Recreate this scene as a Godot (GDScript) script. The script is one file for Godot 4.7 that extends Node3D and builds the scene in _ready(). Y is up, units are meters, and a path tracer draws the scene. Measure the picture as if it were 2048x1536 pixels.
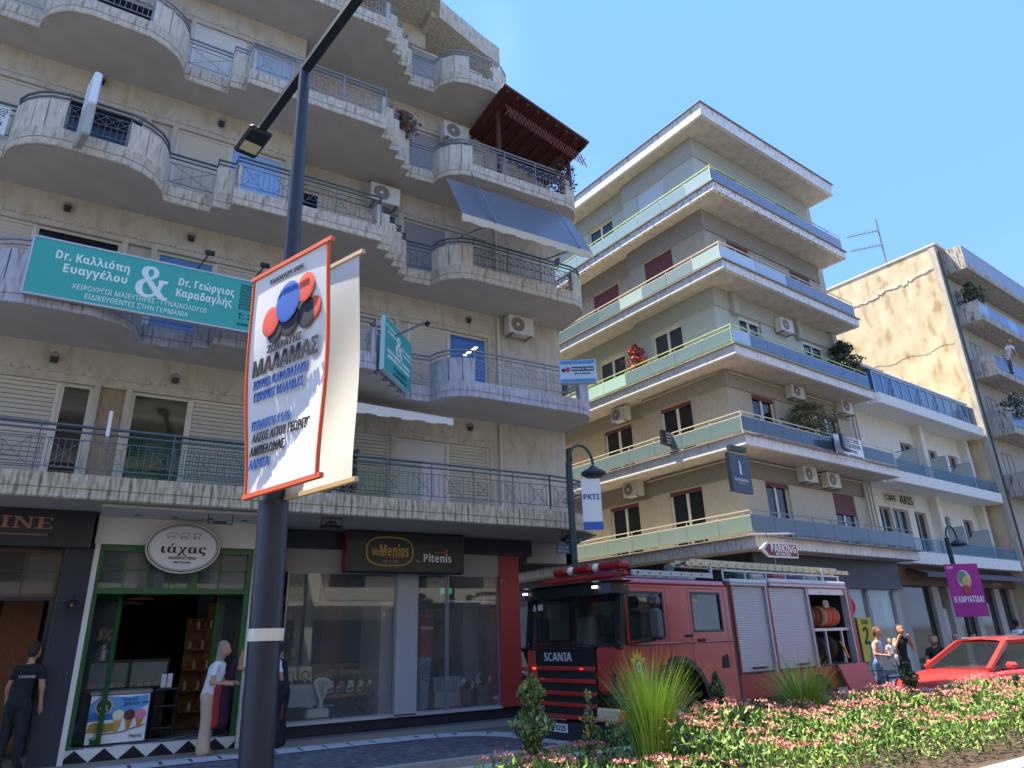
extends Node3D
# A Greek shopping street: balconied corner blocks, a fire engine, flower bed in front.
var mats := {}
var names := {}
var offs := {}
var texs := {}
var rng := RandomNumberGenerator.new()
const PHI := deg_to_rad(5.8)

func numbered(n: String) -> String:
	names[n] = names.get(n, 0) + 1
	return n if names[n] == 1 else "%s_%03d" % [n, names[n] - 1]

func meta(o: Node, label := "", category := "", group := "", kind := "") -> void:
	if label: o.set_meta("label", label)
	if category: o.set_meta("category", category)
	if group: o.set_meta("group", group)
	if kind: o.set_meta("kind", kind)

# a thing: base is given in the thing's own turned frame, parts are then modelled in that frame
func thing(called: String, label: String, category: String, base := Vector3.ZERO, turn := 0.0, group := "") -> Node3D:
	var o := Node3D.new()
	o.name = numbered(called)
	add_child(o)
	o.rotation.y = turn
	o.position = base.rotated(Vector3.UP, turn)
	offs[o] = base
	meta(o, label, category, group)
	return o

func mi(parent: Node, called: String, mesh: Mesh, m: Material, stuff := false) -> MeshInstance3D:
	var o := MeshInstance3D.new()
	o.mesh = mesh
	o.material_override = null
	if mesh is ArrayMesh:
		for i in mesh.get_surface_count(): mesh.surface_set_material(i, m)
	else:
		mesh.material = m
	if parent == self:
		o.name = numbered(called)
		add_child(o)
	else:
		o.name = called
		parent.add_child(o, true)
		if offs.has(parent): o.position = -offs[parent]
	if stuff: o.set_meta("kind", "stuff")
	return o

func put(parent: Node, called: String, s: SurfaceTool, m: Material, stuff := false) -> MeshInstance3D:
	s.generate_normals()
	return mi(parent, called, s.commit(), m, stuff)

func dup(root: Node3D, at: Vector3, turn: float, label: String, group := "") -> Node3D:
	var r: Node3D = root.duplicate()
	r.name = numbered(str(root.name).rstrip("_0123456789"))
	add_child(r)
	r.position = at
	r.rotation.y = turn
	meta(r, label, "", group)
	return r

# ---------- mesh helpers
func S() -> SurfaceTool:
	var s := SurfaceTool.new()
	s.begin(Mesh.PRIMITIVE_TRIANGLES)
	s.set_smooth_group(-1)
	return s

func tri(s: SurfaceTool, a: Vector3, b: Vector3, c: Vector3) -> void:
	s.add_vertex(a); s.add_vertex(c); s.add_vertex(b)

func quad(s: SurfaceTool, a: Vector3, b: Vector3, c: Vector3, d: Vector3) -> void:
	tri(s, a, b, c); tri(s, a, c, d)

func uvquad(s: SurfaceTool, a: Vector3, b: Vector3, c: Vector3, d: Vector3) -> void:
	var p := [a, c, b, a, d, c]
	var u := [Vector2(0, 1), Vector2(1, 0), Vector2(1, 1), Vector2(0, 1), Vector2(0, 0), Vector2(1, 0)]
	for i in 6:
		s.set_uv(u[i]); s.add_vertex(p[i])

func box(s: SurfaceTool, c: Vector3, z: Vector3, b := Basis()) -> void:
	var x := b.x * z.x / 2; var y := b.y * z.y / 2; var w := b.z * z.z / 2
	quad(s, c - x - y + w, c + x - y + w, c + x + y + w, c - x + y + w)
	quad(s, c + x - y - w, c - x - y - w, c - x + y - w, c + x + y - w)
	quad(s, c + x - y + w, c + x - y - w, c + x + y - w, c + x + y + w)
	quad(s, c - x - y - w, c - x - y + w, c - x + y + w, c - x + y - w)
	quad(s, c - x + y + w, c + x + y + w, c + x + y - w, c - x + y - w)
	quad(s, c - x - y - w, c + x - y - w, c + x - y + w, c - x - y + w)

func bx(s: SurfaceTool, x0: float, x1: float, y0: float, y1: float, z0: float, z1: float) -> void:
	box(s, Vector3(x0 + x1, y0 + y1, z0 + z1) / 2, Vector3(abs(x1 - x0), abs(y1 - y0), abs(z1 - z0)))

# chamfered box
func cbox(s: SurfaceTool, c: Vector3, z: Vector3, r: float, b := Basis()) -> void:
	var h := z / 2
	r = minf(r, minf(h.x, minf(h.y, h.z)) * 0.9)
	var P := func(i: int, sx: float, sy: float, sz: float) -> Vector3:
		var v := Vector3(sx * (h.x - (0.0 if i == 0 else r)), sy * (h.y - (0.0 if i == 1 else r)), sz * (h.z - (0.0 if i == 2 else r)))
		return c + b * v
	for a in 3:
		var e := (a + 1) % 3; var f := (a + 2) % 3
		for g in [-1.0, 1.0]:
			var q := []
			for k in [[-1.0, -1.0], [1.0, -1.0], [1.0, 1.0], [-1.0, 1.0]]:
				var v := [0.0, 0.0, 0.0]
				v[a] = g; v[e] = k[0]; v[f] = k[1]
				q.append(P.call(a, v[0], v[1], v[2]))
			if g > 0: quad(s, q[0], q[1], q[2], q[3])
			else: quad(s, q[3], q[2], q[1], q[0])
		for k1 in [-1.0, 1.0]:
			for k2 in [-1.0, 1.0]:
				var v0 := [0.0, 0.0, 0.0]; var v1 := [0.0, 0.0, 0.0]
				v0[a] = -1.0; v1[a] = 1.0
				v0[e] = k1; v1[e] = k1; v0[f] = k2; v1[f] = k2
				var p0: Vector3 = P.call(e, v0[0], v0[1], v0[2]); var p1: Vector3 = P.call(e, v1[0], v1[1], v1[2])
				var p2: Vector3 = P.call(f, v1[0], v1[1], v1[2]); var p3: Vector3 = P.call(f, v0[0], v0[1], v0[2])
				if k1 * k2 > 0: quad(s, p0, p1, p2, p3)
				else: quad(s, p3, p2, p1, p0)
	for sx in [-1.0, 1.0]:
		for sy in [-1.0, 1.0]:
			for sz in [-1.0, 1.0]:
				var t := [P.call(0, sx, sy, sz), P.call(1, sx, sy, sz), P.call(2, sx, sy, sz)]
				if sx * sy * sz > 0: tri(s, t[0], t[1], t[2])
				else: tri(s, t[2], t[1], t[0])

# a square bar between two points
func bar(s: SurfaceTool, a: Vector3, b: Vector3, t: float, t2 := 0.0) -> void:
	var d := b - a
	if d.length() < 1e-5: return
	var z := d.normalized()
	var up := Vector3.UP if absf(z.y) < 0.95 else Vector3.RIGHT
	var x := up.cross(z).normalized()
	box(s, (a + b) / 2, Vector3(t, t2 if t2 > 0 else t, d.length()), Basis(x, z.cross(x), z))

func tube(s: SurfaceTool, pts: Array, r: float, n := 6, r2 := -1.0, caps := true) -> void:
	s.set_smooth_group(0)
	var rings := []
	var px := Vector3.ZERO
	for i in pts.size():
		var d: Vector3 = (pts[mini(i + 1, pts.size() - 1)] - pts[maxi(i - 1, 0)]).normalized()
		if px == Vector3.ZERO:
			px = (Vector3.UP if absf(d.y) < 0.9 else Vector3.RIGHT).cross(d).normalized()
		px = (px - d * px.dot(d)).normalized()
		var py := d.cross(px)
		var rr := r if r2 < 0 else lerpf(r, r2, float(i) / (pts.size() - 1))
		var ring := []
		for k in n:
			var a := TAU * k / n
			ring.append(pts[i] + (px * cos(a) + py * sin(a)) * rr)
		rings.append(ring)
	for i in pts.size() - 1:
		for k in n:
			var k2 := (k + 1) % n
			quad(s, rings[i][k], rings[i][k2], rings[i + 1][k2], rings[i + 1][k])
	s.set_smooth_group(-1)
	if caps:
		for k in range(1, n - 1):
			tri(s, rings[0][0], rings[0][k + 1], rings[0][k])
			tri(s, rings[-1][0], rings[-1][k], rings[-1][k + 1])

func lathe(s: SurfaceTool, c: Vector3, prof: Array, n := 16, b := Basis()) -> void:
	for i in prof.size() - 1:
		s.set_smooth_group(i + 1 if absf(prof[i].x - prof[i + 1].x) < 1e-4 or prof.size() < 5 else 0)
		for k in n:
			var a := TAU * k / n; var a2 := TAU * (k + 1) / n
			var f := func(p: Vector2, q: float) -> Vector3: return c + b * Vector3(cos(q) * p.x, p.y, -sin(q) * p.x)
			quad(s, f.call(prof[i], a), f.call(prof[i], a2), f.call(prof[i + 1], a2), f.call(prof[i + 1], a))
	s.set_smooth_group(-1)

func ball(s: SurfaceTool, c: Vector3, r: Vector3, n := 12, m := 7, b := Basis()) -> void:
	s.set_smooth_group(0)
	for i in m:
		var p0 := PI * i / m - PI / 2; var p1 := PI * (i + 1) / m - PI / 2
		for k in n:
			var a := TAU * k / n; var a2 := TAU * (k + 1) / n
			var f := func(p: float, q: float) -> Vector3: return c + b * (Vector3(cos(p) * cos(q), sin(p), -cos(p) * sin(q)) * r)
			var v := [f.call(p0, a), f.call(p0, a2), f.call(p1, a2), f.call(p1, a)]
			if i > 0: tri(s, v[0], v[1], v[2])
			if i < m - 1: tri(s, v[0], v[2], v[3])
	s.set_smooth_group(-1)

# polygon in local x,y of a transform, thickness towards -z
func plate(s: SurfaceTool, poly: PackedVector2Array, t: Transform3D, th: float) -> void:
	if Geometry2D.is_polygon_clockwise(poly): poly.reverse()
	var idx := Geometry2D.triangulate_polygon(poly)
	var f := func(p: Vector2, z: float) -> Vector3: return t * Vector3(p.x, p.y, z)
	for i in range(0, idx.size(), 3):
		var a := poly[idx[i]]; var b := poly[idx[i + 1]]; var c := poly[idx[i + 2]]
		if (b - a).cross(c - a) < 0:
			var q := b; b = c; c = q
		tri(s, f.call(a, 0.0), f.call(b, 0.0), f.call(c, 0.0))
		if th > 0: tri(s, f.call(a, -th), f.call(c, -th), f.call(b, -th))
	if th > 0:
		for i in poly.size():
			var a := poly[i]; var b := poly[(i + 1) % poly.size()]
			quad(s, f.call(a, -th), f.call(b, -th), f.call(b, 0.0), f.call(a, 0.0))

# plan polygon (x, z) between two heights
func prism(s: SurfaceTool, poly: PackedVector2Array, y0: float, y1: float) -> void:
	var q := PackedVector2Array()
	for p in poly: q.append(Vector2(p.x, -p.y))
	plate(s, q, Transform3D(Basis(Vector3.RIGHT, Vector3.FORWARD, Vector3.UP), Vector3(0, y1, 0)), y1 - y0)

# profile (outward, y) along a plan path; outward is +z for a path that runs to +x
func sweep(s: SurfaceTool, path: Array, prof: Array, y: float) -> void:
	var nn := []
	for i in path.size():
		var d0: Vector2 = (path[i] - path[maxi(i - 1, 0)]).normalized()
		var d1: Vector2 = (path[mini(i + 1, path.size() - 1)] - path[i]).normalized()
		if d0 == Vector2.ZERO: d0 = d1
		if d1 == Vector2.ZERO: d1 = d0
		var n0 := Vector2(-d0.y, d0.x); var n1 := Vector2(-d1.y, d1.x)
		var m := (n0 + n1).normalized()
		nn.append(m / maxf(0.35, m.dot(n0)))
	for i in path.size() - 1:
		for k in prof.size() - 1:
			var f := func(j: int, q: Vector2) -> Vector3:
				var p: Vector2 = path[j] + nn[j] * q.x
				return Vector3(p.x, y + q.y, p.y)
			quad(s, f.call(i, prof[k]), f.call(i + 1, prof[k]), f.call(i + 1, prof[k + 1]), f.call(i, prof[k + 1]))

func frame(s: SurfaceTool, x0: float, x1: float, y0: float, y1: float, z: float, w: float, d: float) -> void:
	bx(s, x0, x0 + w, y0, y1, z - d, z); bx(s, x1 - w, x1, y0, y1, z - d, z)
	bx(s, x0 + w, x1 - w, y1 - w, y1, z - d, z - 0.001); bx(s, x0 + w, x1 - w, y0, y0 + w, z - d, z - 0.001)

# wall in the plane z (front face), with rectangular openings [x0, x1, y0, y1]
func wall(s: SurfaceTool, x0: float, x1: float, y0: float, y1: float, z: float, th: float, holes: Array) -> void:
	var xs := [x0, x1]; var ys := [y0, y1]
	for h in holes:
		for v in [h[0], h[1]]:
			if v > x0 and v < x1 and not xs.has(v): xs.append(v)
		for v in [h[2], h[3]]:
			if v > y0 and v < y1 and not ys.has(v): ys.append(v)
	xs.sort(); ys.sort()
	for j in ys.size() - 1:
		var open := false
		var run := 0.0
		for i in xs.size():
			var solid := i < xs.size() - 1
			if solid:
				var cx: float = (xs[i] + xs[i + 1]) / 2; var cy: float = (ys[j] + ys[j + 1]) / 2
				for h in holes:
					if cx > h[0] and cx < h[1] and cy > h[2] and cy < h[3]: solid = false
			if solid and not open:
				run = xs[i]; open = true
			elif not solid and open:
				bx(s, run, xs[i], ys[j], ys[j + 1], z - th, z)
				open = false

# ---------- lettering
func words(parent: Node, called: String, t: String, h: float, m: Material, xf: Transform3D, bold := true, width := 0.0, font := "Droid Sans", align := HORIZONTAL_ALIGNMENT_CENTER) -> MeshInstance3D:
	var k := font + str(bold)
	if not mats.has(k):
		var f := SystemFont.new()
		f.font_names = PackedStringArray([font])
		f.font_weight = 700 if bold else 400
		mats[k] = f
	var tm := TextMesh.new()
	tm.font = mats[k]
	tm.text = t.replace("Ν", "N")
	tm.font_size = 48
	tm.pixel_size = h / 48.0 / 0.714
	tm.depth = 0.006
	tm.curve_step = 4.0
	tm.horizontal_alignment = align
	tm.vertical_alignment = VERTICAL_ALIGNMENT_CENTER
	var o := mi(parent, called, tm, m)
	if width > 0.0:
		var a := tm.get_aabb().size.x
		xf = xf * Transform3D(Basis.from_scale(Vector3(width / maxf(a, 0.001), 1, 1)), Vector3.ZERO)
	o.transform = Transform3D(Basis(), o.position) * xf
	return o

# ---------- materials
func C(hex: String) -> Color: return Color(hex)

func plain(hex: String, rough := 0.8, metal := 0.0) -> StandardMaterial3D:
	var k := hex + str(rough) + str(metal)
	if not mats.has(k):
		var m := StandardMaterial3D.new()
		m.albedo_color = Color(hex)
		m.roughness = rough
		m.metallic = metal
		mats[k] = m
	return mats[k]

func noise(sd: int, freq: float, ramp: Array, size := 512, oct := 4, type := FastNoiseLite.TYPE_SIMPLEX_SMOOTH) -> NoiseTexture2D:
	var n := FastNoiseLite.new()
	n.seed = sd
	n.noise_type = type
	n.frequency = freq
	n.fractal_octaves = oct
	var t := NoiseTexture2D.new()
	t.width = size; t.height = size
	t.seamless = true
	t.noise = n
	var g := Gradient.new()
	g.offsets = PackedFloat32Array(); g.colors = PackedColorArray()
	var of := PackedFloat32Array(); var co := PackedColorArray()
	for r in ramp:
		of.append(r[0]); co.append(Color(r[1]))
	g.offsets = of; g.colors = co
	t.color_ramp = g
	return t

# rough surface: base noise in world space, an optional second stretched layer multiplied over it, relief
func surf(key: String, ramp: Array, freq: float, scale: Vector3, rough := 0.85, relief := 0.0, over: Array = [], oscale := Vector3.ONE) -> StandardMaterial3D:
	if mats.has(key): return mats[key]
	var m := StandardMaterial3D.new()
	m.resource_name = key
	m.albedo_texture = noise(key.hash() % 9999, freq, ramp)
	m.uv1_triplanar = true
	m.uv1_world_triplanar = true
	m.uv1_scale = scale
	m.roughness = rough
	if relief > 0.0:
		m.heightmap_enabled = true
		m.heightmap_texture = noise(key.hash() % 9999, freq, [[0.0, "000000"], [1.0, "ffffff"]])
		m.heightmap_scale = relief
	if over:
		m.detail_enabled = true
		m.detail_blend_mode = BaseMaterial3D.BLEND_MODE_MUL
		m.detail_albedo = noise(key.hash() % 777 + 5, over[0], over[1])
		m.detail_uv_layer = BaseMaterial3D.DETAIL_UV_2
		m.uv2_triplanar = true
		m.uv2_world_triplanar = true
		m.uv2_scale = oscale
	mats[key] = m
	return m

func glass(key: String, hex: String, alpha: float, rough := 0.02) -> StandardMaterial3D:
	if not mats.has(key):
		var m := StandardMaterial3D.new()
		m.albedo_color = Color(Color(hex), alpha)
		m.transparency = BaseMaterial3D.TRANSPARENCY_ALPHA
		m.roughness = rough
		mats[key] = m
	return mats[key]

func glow(hex: String, e: float) -> StandardMaterial3D:
	var k := "glow" + hex + str(e)
	if not mats.has(k):
		var m := StandardMaterial3D.new()
		m.albedo_color = Color(hex)
		m.emission_enabled = true
		m.emission = Color(hex)
		m.emission_energy_multiplier = e
		mats[k] = m
	return mats[k]

func V(x: float, y: float, z: float) -> Vector3: return Vector3(x, y, z)
func at(x: float, y: float, z: float, turn := 0.0) -> Transform3D: return Transform3D(Basis(Vector3.UP, turn), Vector3(x, y, z))
func pv(a: Array) -> PackedVector2Array:
	var p := PackedVector2Array()
	for i in range(0, a.size(), 2): p.append(Vector2(a[i], a[i + 1]))
	return p
func path2(a: Array) -> Array:
	var p := []
	for i in range(0, a.size(), 2): p.append(Vector2(a[i], a[i + 1]))
	return p

func _ready() -> void:
	rng.seed = 7
	# camera, sky, sun, exposure
	var cam := Camera3D.new()
	cam.name = "camera"
	add_child(cam)
	cam.position = Vector3(0, 1.65, 0)
	cam.rotation_order = EULER_ORDER_YXZ
	cam.rotation_degrees = Vector3(20.431, -30.856, -1.817)
	cam.fov = 58.52
	cam.near = 0.05
	cam.far = 400.0
	cam.current = true
	var we := WorldEnvironment.new()
	we.name = "environment"
	var e := Environment.new()
	e.background_mode = Environment.BG_SKY
	e.tonemap_mode = Environment.TONE_MAPPER_LINEAR
	e.tonemap_exposure = 3.1
	var sm := ProceduralSkyMaterial.new()
	sm.sky_top_color = C("72a6f6")
	sm.sky_horizon_color = C("b6d2fa")
	sm.sky_curve = 0.12
	sm.sky_energy_multiplier = 0.76
	sm.ground_bottom_color = C("6a655c")
	sm.ground_horizon_color = C("8a867e")
	sm.sun_angle_max = 20.0
	sm.sky_cover = noise(3, 0.006, [[0.0, "00000000"], [0.5, "00000000"], [0.75, "ffffff22"], [1.0, "ffffff55"]], 512, 5)
	var sky := Sky.new()
	sky.sky_material = sm
	e.sky = sky
	e.sdfgi_enabled = true
	e.ssao_enabled = true
	e.ssil_enabled = true
	we.environment = e
	add_child(we)
	var sun := DirectionalLight3D.new()
	sun.name = "sun"
	add_child(sun)
	var sd := Vector3(0.30, -1.0, 0.33).normalized()
	sun.look_at_from_position(Vector3(0, 60, 0), Vector3(0, 60, 0) + sd, Vector3.FORWARD)
	sun.light_energy = 1.6
	sun.light_color = Color(1.0, 0.96, 0.88)
	sun.light_angular_distance = 0.5
	sun.shadow_enabled = true
	build_ground()
	build_block_a()
	build_block_b()
	build_block_c()
	build_block_d()
	build_opposite()
	build_shops()
	build_signs()
	build_street()
	build_truck()
	build_car()
	build_people()
	build_plants()
	build_balcony_things()

# ================= ground
func build_ground() -> void:
	var road := surf("asphalt", [[0.0, "45454a"], [0.5, "58585c"], [1.0, "6a6a6c"]], 0.03, V(0.6, 0.6, 0.6), 0.92, 0.25, [0.01, [[0.2, "b8b8b8"], [0.6, "ffffff"]]], V(0.12, 0.12, 0.12))
	var s := S()
	quad(s, V(-300, -0.26, 300), V(300, -0.26, 300), V(300, -0.26, -300), V(-300, -0.26, -300))
	meta(put(self, "ground", s, road), "grey asphalt road between the shops and the flower bed", "", "", "structure")
	# far pavement in front of the shops with a rounded corner into the side street
	var edge := [-30, -10.45, 6.6, -10.45, 7.4, -10.6, 8.1, -11.0, 8.6, -11.7, 8.9, -12.6, 9.6, -15.2, 9.9, -40]
	var sett := surf("setts", [[0.0, "4c4d52"], [0.5, "5f6064"], [1.0, "747474"]], 0.06, V(1, 1, 1), 0.85, 0.3)
	var pa := pv(edge); pa.append(Vector2(-30, -40))
	s = S()
	prism(s, pa, -0.3, -0.012)
	var pave := put(self, "pavement", s, sett)
	meta(pave, "grey sett pavement in front of the shops", "", "", "structure")
	# kerb stones
	var kp := path2(edge.slice(0, 14))
	var km := surf("kerb", [[0.0, "8c8a84"], [1.0, "aaa8a0"]], 0.05, V(1, 1, 1), 0.85, 0.1)
	for i in kp.size() - 1:
		var a: Vector2 = kp[i]; var b: Vector2 = kp[i + 1]
		var n := maxi(1, roundi(a.distance_to(b) / 0.9))
		for k in n:
			var p := a.lerp(b, float(k) / n); var q := a.lerp(b, (k + 1.0) / n)
			if p.x < -3 or p.y < -17: continue
			s = S()
			var d := (q - p).normalized(); p += d * 0.004; q -= d * 0.004
			bar(s, V(p.x, -0.13, p.y), V(q.x, -0.13, q.y), 0.15, 0.27)
			put(pave, "kerbstone", s, km)
	# setts: small stones in rows, joined
	var tone := [plain("55565c", 0.85), plain("64656a", 0.85), plain("4a4b52", 0.85)]
	for t in 3:
		s = S()
		for i in 120:
			for j in 26:
				var r := RandomNumberGenerator.new(); r.seed = hash(i * 131 + j * 17007)
				if (hash(Vector2i(i, j)) >> 3) % 3 != t: continue
				var x := 0.6 + i * 0.102 + (0.05 if j % 2 else 0.0); var z := -10.6 - j * 0.085
				if x > 8.3 + (z + 10.6) * -0.15 or (x > 7.2 and z > -11.2): continue
				box(s, V(x, -0.012 + r.randf() * 0.003, z), V(0.096, 0.02, 0.079))
		put(pave, "sett_paving", s, tone[t], true)
	# light band of slabs that bends round the corner
	var lm := surf("slab", [[0.0, "a3a7ad"], [1.0, "bcbfc4"]], 0.05, V(1.2, 1.2, 1.2), 0.8, 0.05)
	var band := path2([-3, -13.2, 5.6, -13.2, 6.3, -13.05, 6.8, -12.7, 7.1, -12.2, 7.25, -11.4, 7.3, -10.7])
	for off in [-0.26, 0.26]:
		s = S()
		sweep(s, band, [Vector2(off - 0.05, 0.0), Vector2(off + 0.05, 0.0)], 0.004)
		put(pave, "light_edging", s, lm)
	var cur := 0.0
	for i in band.size() - 1:
		var a: Vector2 = band[i]; var b: Vector2 = band[i + 1]
		var n := maxi(1, roundi(a.distance_to(b) / 0.42))
		for k in n:
			var p := a.lerp(b, float(k) / n); var q := a.lerp(b, (k + 1.0) / n)
			if p.x < -1.0: continue
			var d := (q - p).normalized(); p += d * 0.03; q -= d * 0.03
			s = S()
			bar(s, V(p.x, -0.008, p.y), V(q.x, -0.008, q.y), 0.38, 0.026)
			put(pave, "paving_slab", s, lm)
	s = S()
	bx(s, -4, 9.3, -0.01, 0.001, -14.4, -13.5)
	put(pave, "plain_strip", s, surf("strip", [[0.0, "77726a"], [1.0, "8f8a80"]], 0.05, V(0.8, 0.8, 0.8), 0.85))
	# pavement before block B and beyond
	s = S()
	prism(s, pv([16.2, -13.3, 64, -18.2, 64, -22, 17.4, -40]), -0.3, -0.02)
	meta(put(self, "pavement", s, surf("strip2", [[0.0, "8a8680"], [1.0, "a5a19a"]], 0.05, V(0.8, 0.8, 0.8), 0.85)), "pavement along the far shops", "", "", "structure")

# ================= block A
const WL := -14.25
const WR := -15.15
const STOREY := [3.95, 7.03, 10.16, 13.3, 16.44, 19.58]
var planA := [[-6.0, -13.45, 0], [-2.62, -13.45, 1], [-2.56, -13.17, 1], [-2.44, -12.98, 1], [-2.25, -12.80, 1], [-2.05, -12.69, 1], [-1.75, -12.63, 2], [-0.74, -12.65, 1], [-0.42, -12.78, 1], [-0.2, -12.96, 1], [-0.07, -13.2, 1], [-0.02, -13.53, 3], [0.91, -13.54, 1], [0.915, -13.28, 1], [1.24, -13.27, 1], [1.245, -12.98, 4], [4.38, -12.95, 1], [4.375, -13.27, 1], [4.68, -13.26, 1], [4.675, -13.57, 1], [4.95, -13.56, 1], [4.945, -13.85, 1], [5.22, -13.84, 1], [5.215, -14.12, 1], [5.45, -14.11, 1], [5.445, -14.39, 3], [6.27, -14.35, 1], [6.33, -14.05, 1], [6.5, -13.8, 1], [6.78, -13.62, 1], [7.07, -13.55, 2], [10.1, -13.53, 1], [10.36, -13.59, 1], [10.58, -13.78, 1], [10.72, -14.06, 1], [10.75, -14.4, 5], [10.75, -15.3, 5]]
var planTop := [[-6.0, -13.45, 0], [-2.62, -13.45, 1], [-2.56, -13.17, 1], [-2.44, -12.98, 1], [-2.25, -12.80, 1], [-2.05, -12.69, 1], [-1.75, -12.63, 2], [-0.74, -12.65, 1], [-0.42, -12.78, 1], [-0.2, -12.96, 1], [-0.07, -13.2, 1], [-0.02, -13.53, 3], [0.91, -13.54, 1], [0.915, -13.28, 1], [1.24, -13.27, 1], [1.245, -12.98, 4], [4.38, -12.95, 1], [4.375, -13.27, 1], [4.68, -13.26, 1], [4.675, -13.57, 1], [4.95, -13.56, 1], [4.945, -13.85, 1], [5.22, -13.84, 1], [5.215, -14.12, 1], [5.45, -14.11, 1], [5.445, -14.39, 3], [6.27, -14.35, 1], [6.35, -13.98, 1], [6.6, -13.7, 1], [7.0, -13.56, 2], [7.75, -13.53, 1], [8.1, -13.6, 1], [8.36, -13.8, 1], [8.55, -14.15, 1], [8.62, -14.5, 5], [8.62, -15.3, 5]]
var planOne := [[-6.0, -12.85, 4], [8.6, -12.87, 4], [9.2, -12.95, 4], [9.75, -13.15, 4], [10.15, -13.45, 4], [10.45, -13.9, 4], [10.6, -14.4, 5], [10.62, -15.3, 5]]


func rail_run(s: SurfaceTool, a: Vector2, b: Vector2, y: float, style: int) -> void:
	var L := a.distance_to(b)
	var P := func(t: float, h: float) -> Vector3:
		var p := a.lerp(b, t / L)
		return V(p.x, y + h, p.y)
	var r := 0.014
	bar(s, P.call(0, 0.5), P.call(L, 0.5), r); bar(s, P.call(0, 0.96), P.call(L, 0.96), r)
	if style == 2:
		bar(s, P.call(0, 0.74), P.call(L, 0.74), r)
		var n := maxi(2, roundi(L / 0.21))
		for i in n:
			var t0 := L * i / n; var t1 := L * (i + 1) / n
			bar(s, P.call(t0, 0.75), P.call(t1, 0.955), 0.009); bar(s, P.call(t0, 0.955), P.call(t1, 0.75), 0.009)
			bar(s, P.call(t0, 0.5), P.call(t0, 0.96), 0.009); bar(s, P.call((t0 + t1) / 2, 0.5), P.call((t0 + t1) / 2, 0.74), 0.009)
	elif style == 3 or style == 0:
		var n := maxi(1, roundi(L / 0.75))
		for i in n:
			var t0 := L * i / n; var t1 := L * (i + 1) / n; var w := t1 - t0
			bar(s, P.call(t0 + 0.06, 0.5), P.call(t1 - 0.06, 0.96), 0.009); bar(s, P.call(t0 + 0.06, 0.96), P.call(t1 - 0.06, 0.5), 0.009)
			for k in [0.06, 0.3, 0.5, 0.7, 0.94]: bar(s, P.call(t0 + w * k, 0.5), P.call(t0 + w * k, 0.96), 0.009)
	else:
		var n := maxi(1, roundi(L / 0.68))
		for i in n:
			var t0 := L * i / n; var w := L / n
			var x0 := t0 + w * 0.2; var x1 := t0 + w * 0.86
			bar(s, P.call(t0 + 0.03, 0.5), P.call(t0 + 0.03, 0.96), 0.009)
			bar(s, P.call(x0, 0.5), P.call(x0, 0.96), 0.009); bar(s, P.call(x1, 0.5), P.call(x1, 0.96), 0.009)
			bar(s, P.call(x0, 0.5), P.call(x1, 0.96), 0.009); bar(s, P.call(x0, 0.96), P.call(x1, 0.5), 0.009)
			var q := 0.11
			if i % 3 != 1:
				bar(s, P.call(x0 + q, 0.5 + q), P.call(x0 + q, 0.96 - q), 0.009); bar(s, P.call(x1 - q, 0.5 + q), P.call(x1 - q, 0.96 - q), 0.009)
				bar(s, P.call(x0 + q, 0.5 + q), P.call(x1 - q, 0.5 + q), 0.009); bar(s, P.call(x0 + q, 0.96 - q), P.call(x1 - q, 0.96 - q), 0.009)
			else:
				for k in [0.3, 0.5, 0.7]: bar(s, P.call(lerpf(x0, x1, k), 0.5), P.call(lerpf(x0, x1, k), 0.96), 0.009)
	var m := maxi(1, roundi(L / 1.0))
	for i in m + 1:
		bar(s, P.call(L * i / m, 0.38), P.call(L * i / m, 1.2), 0.018)

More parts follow.
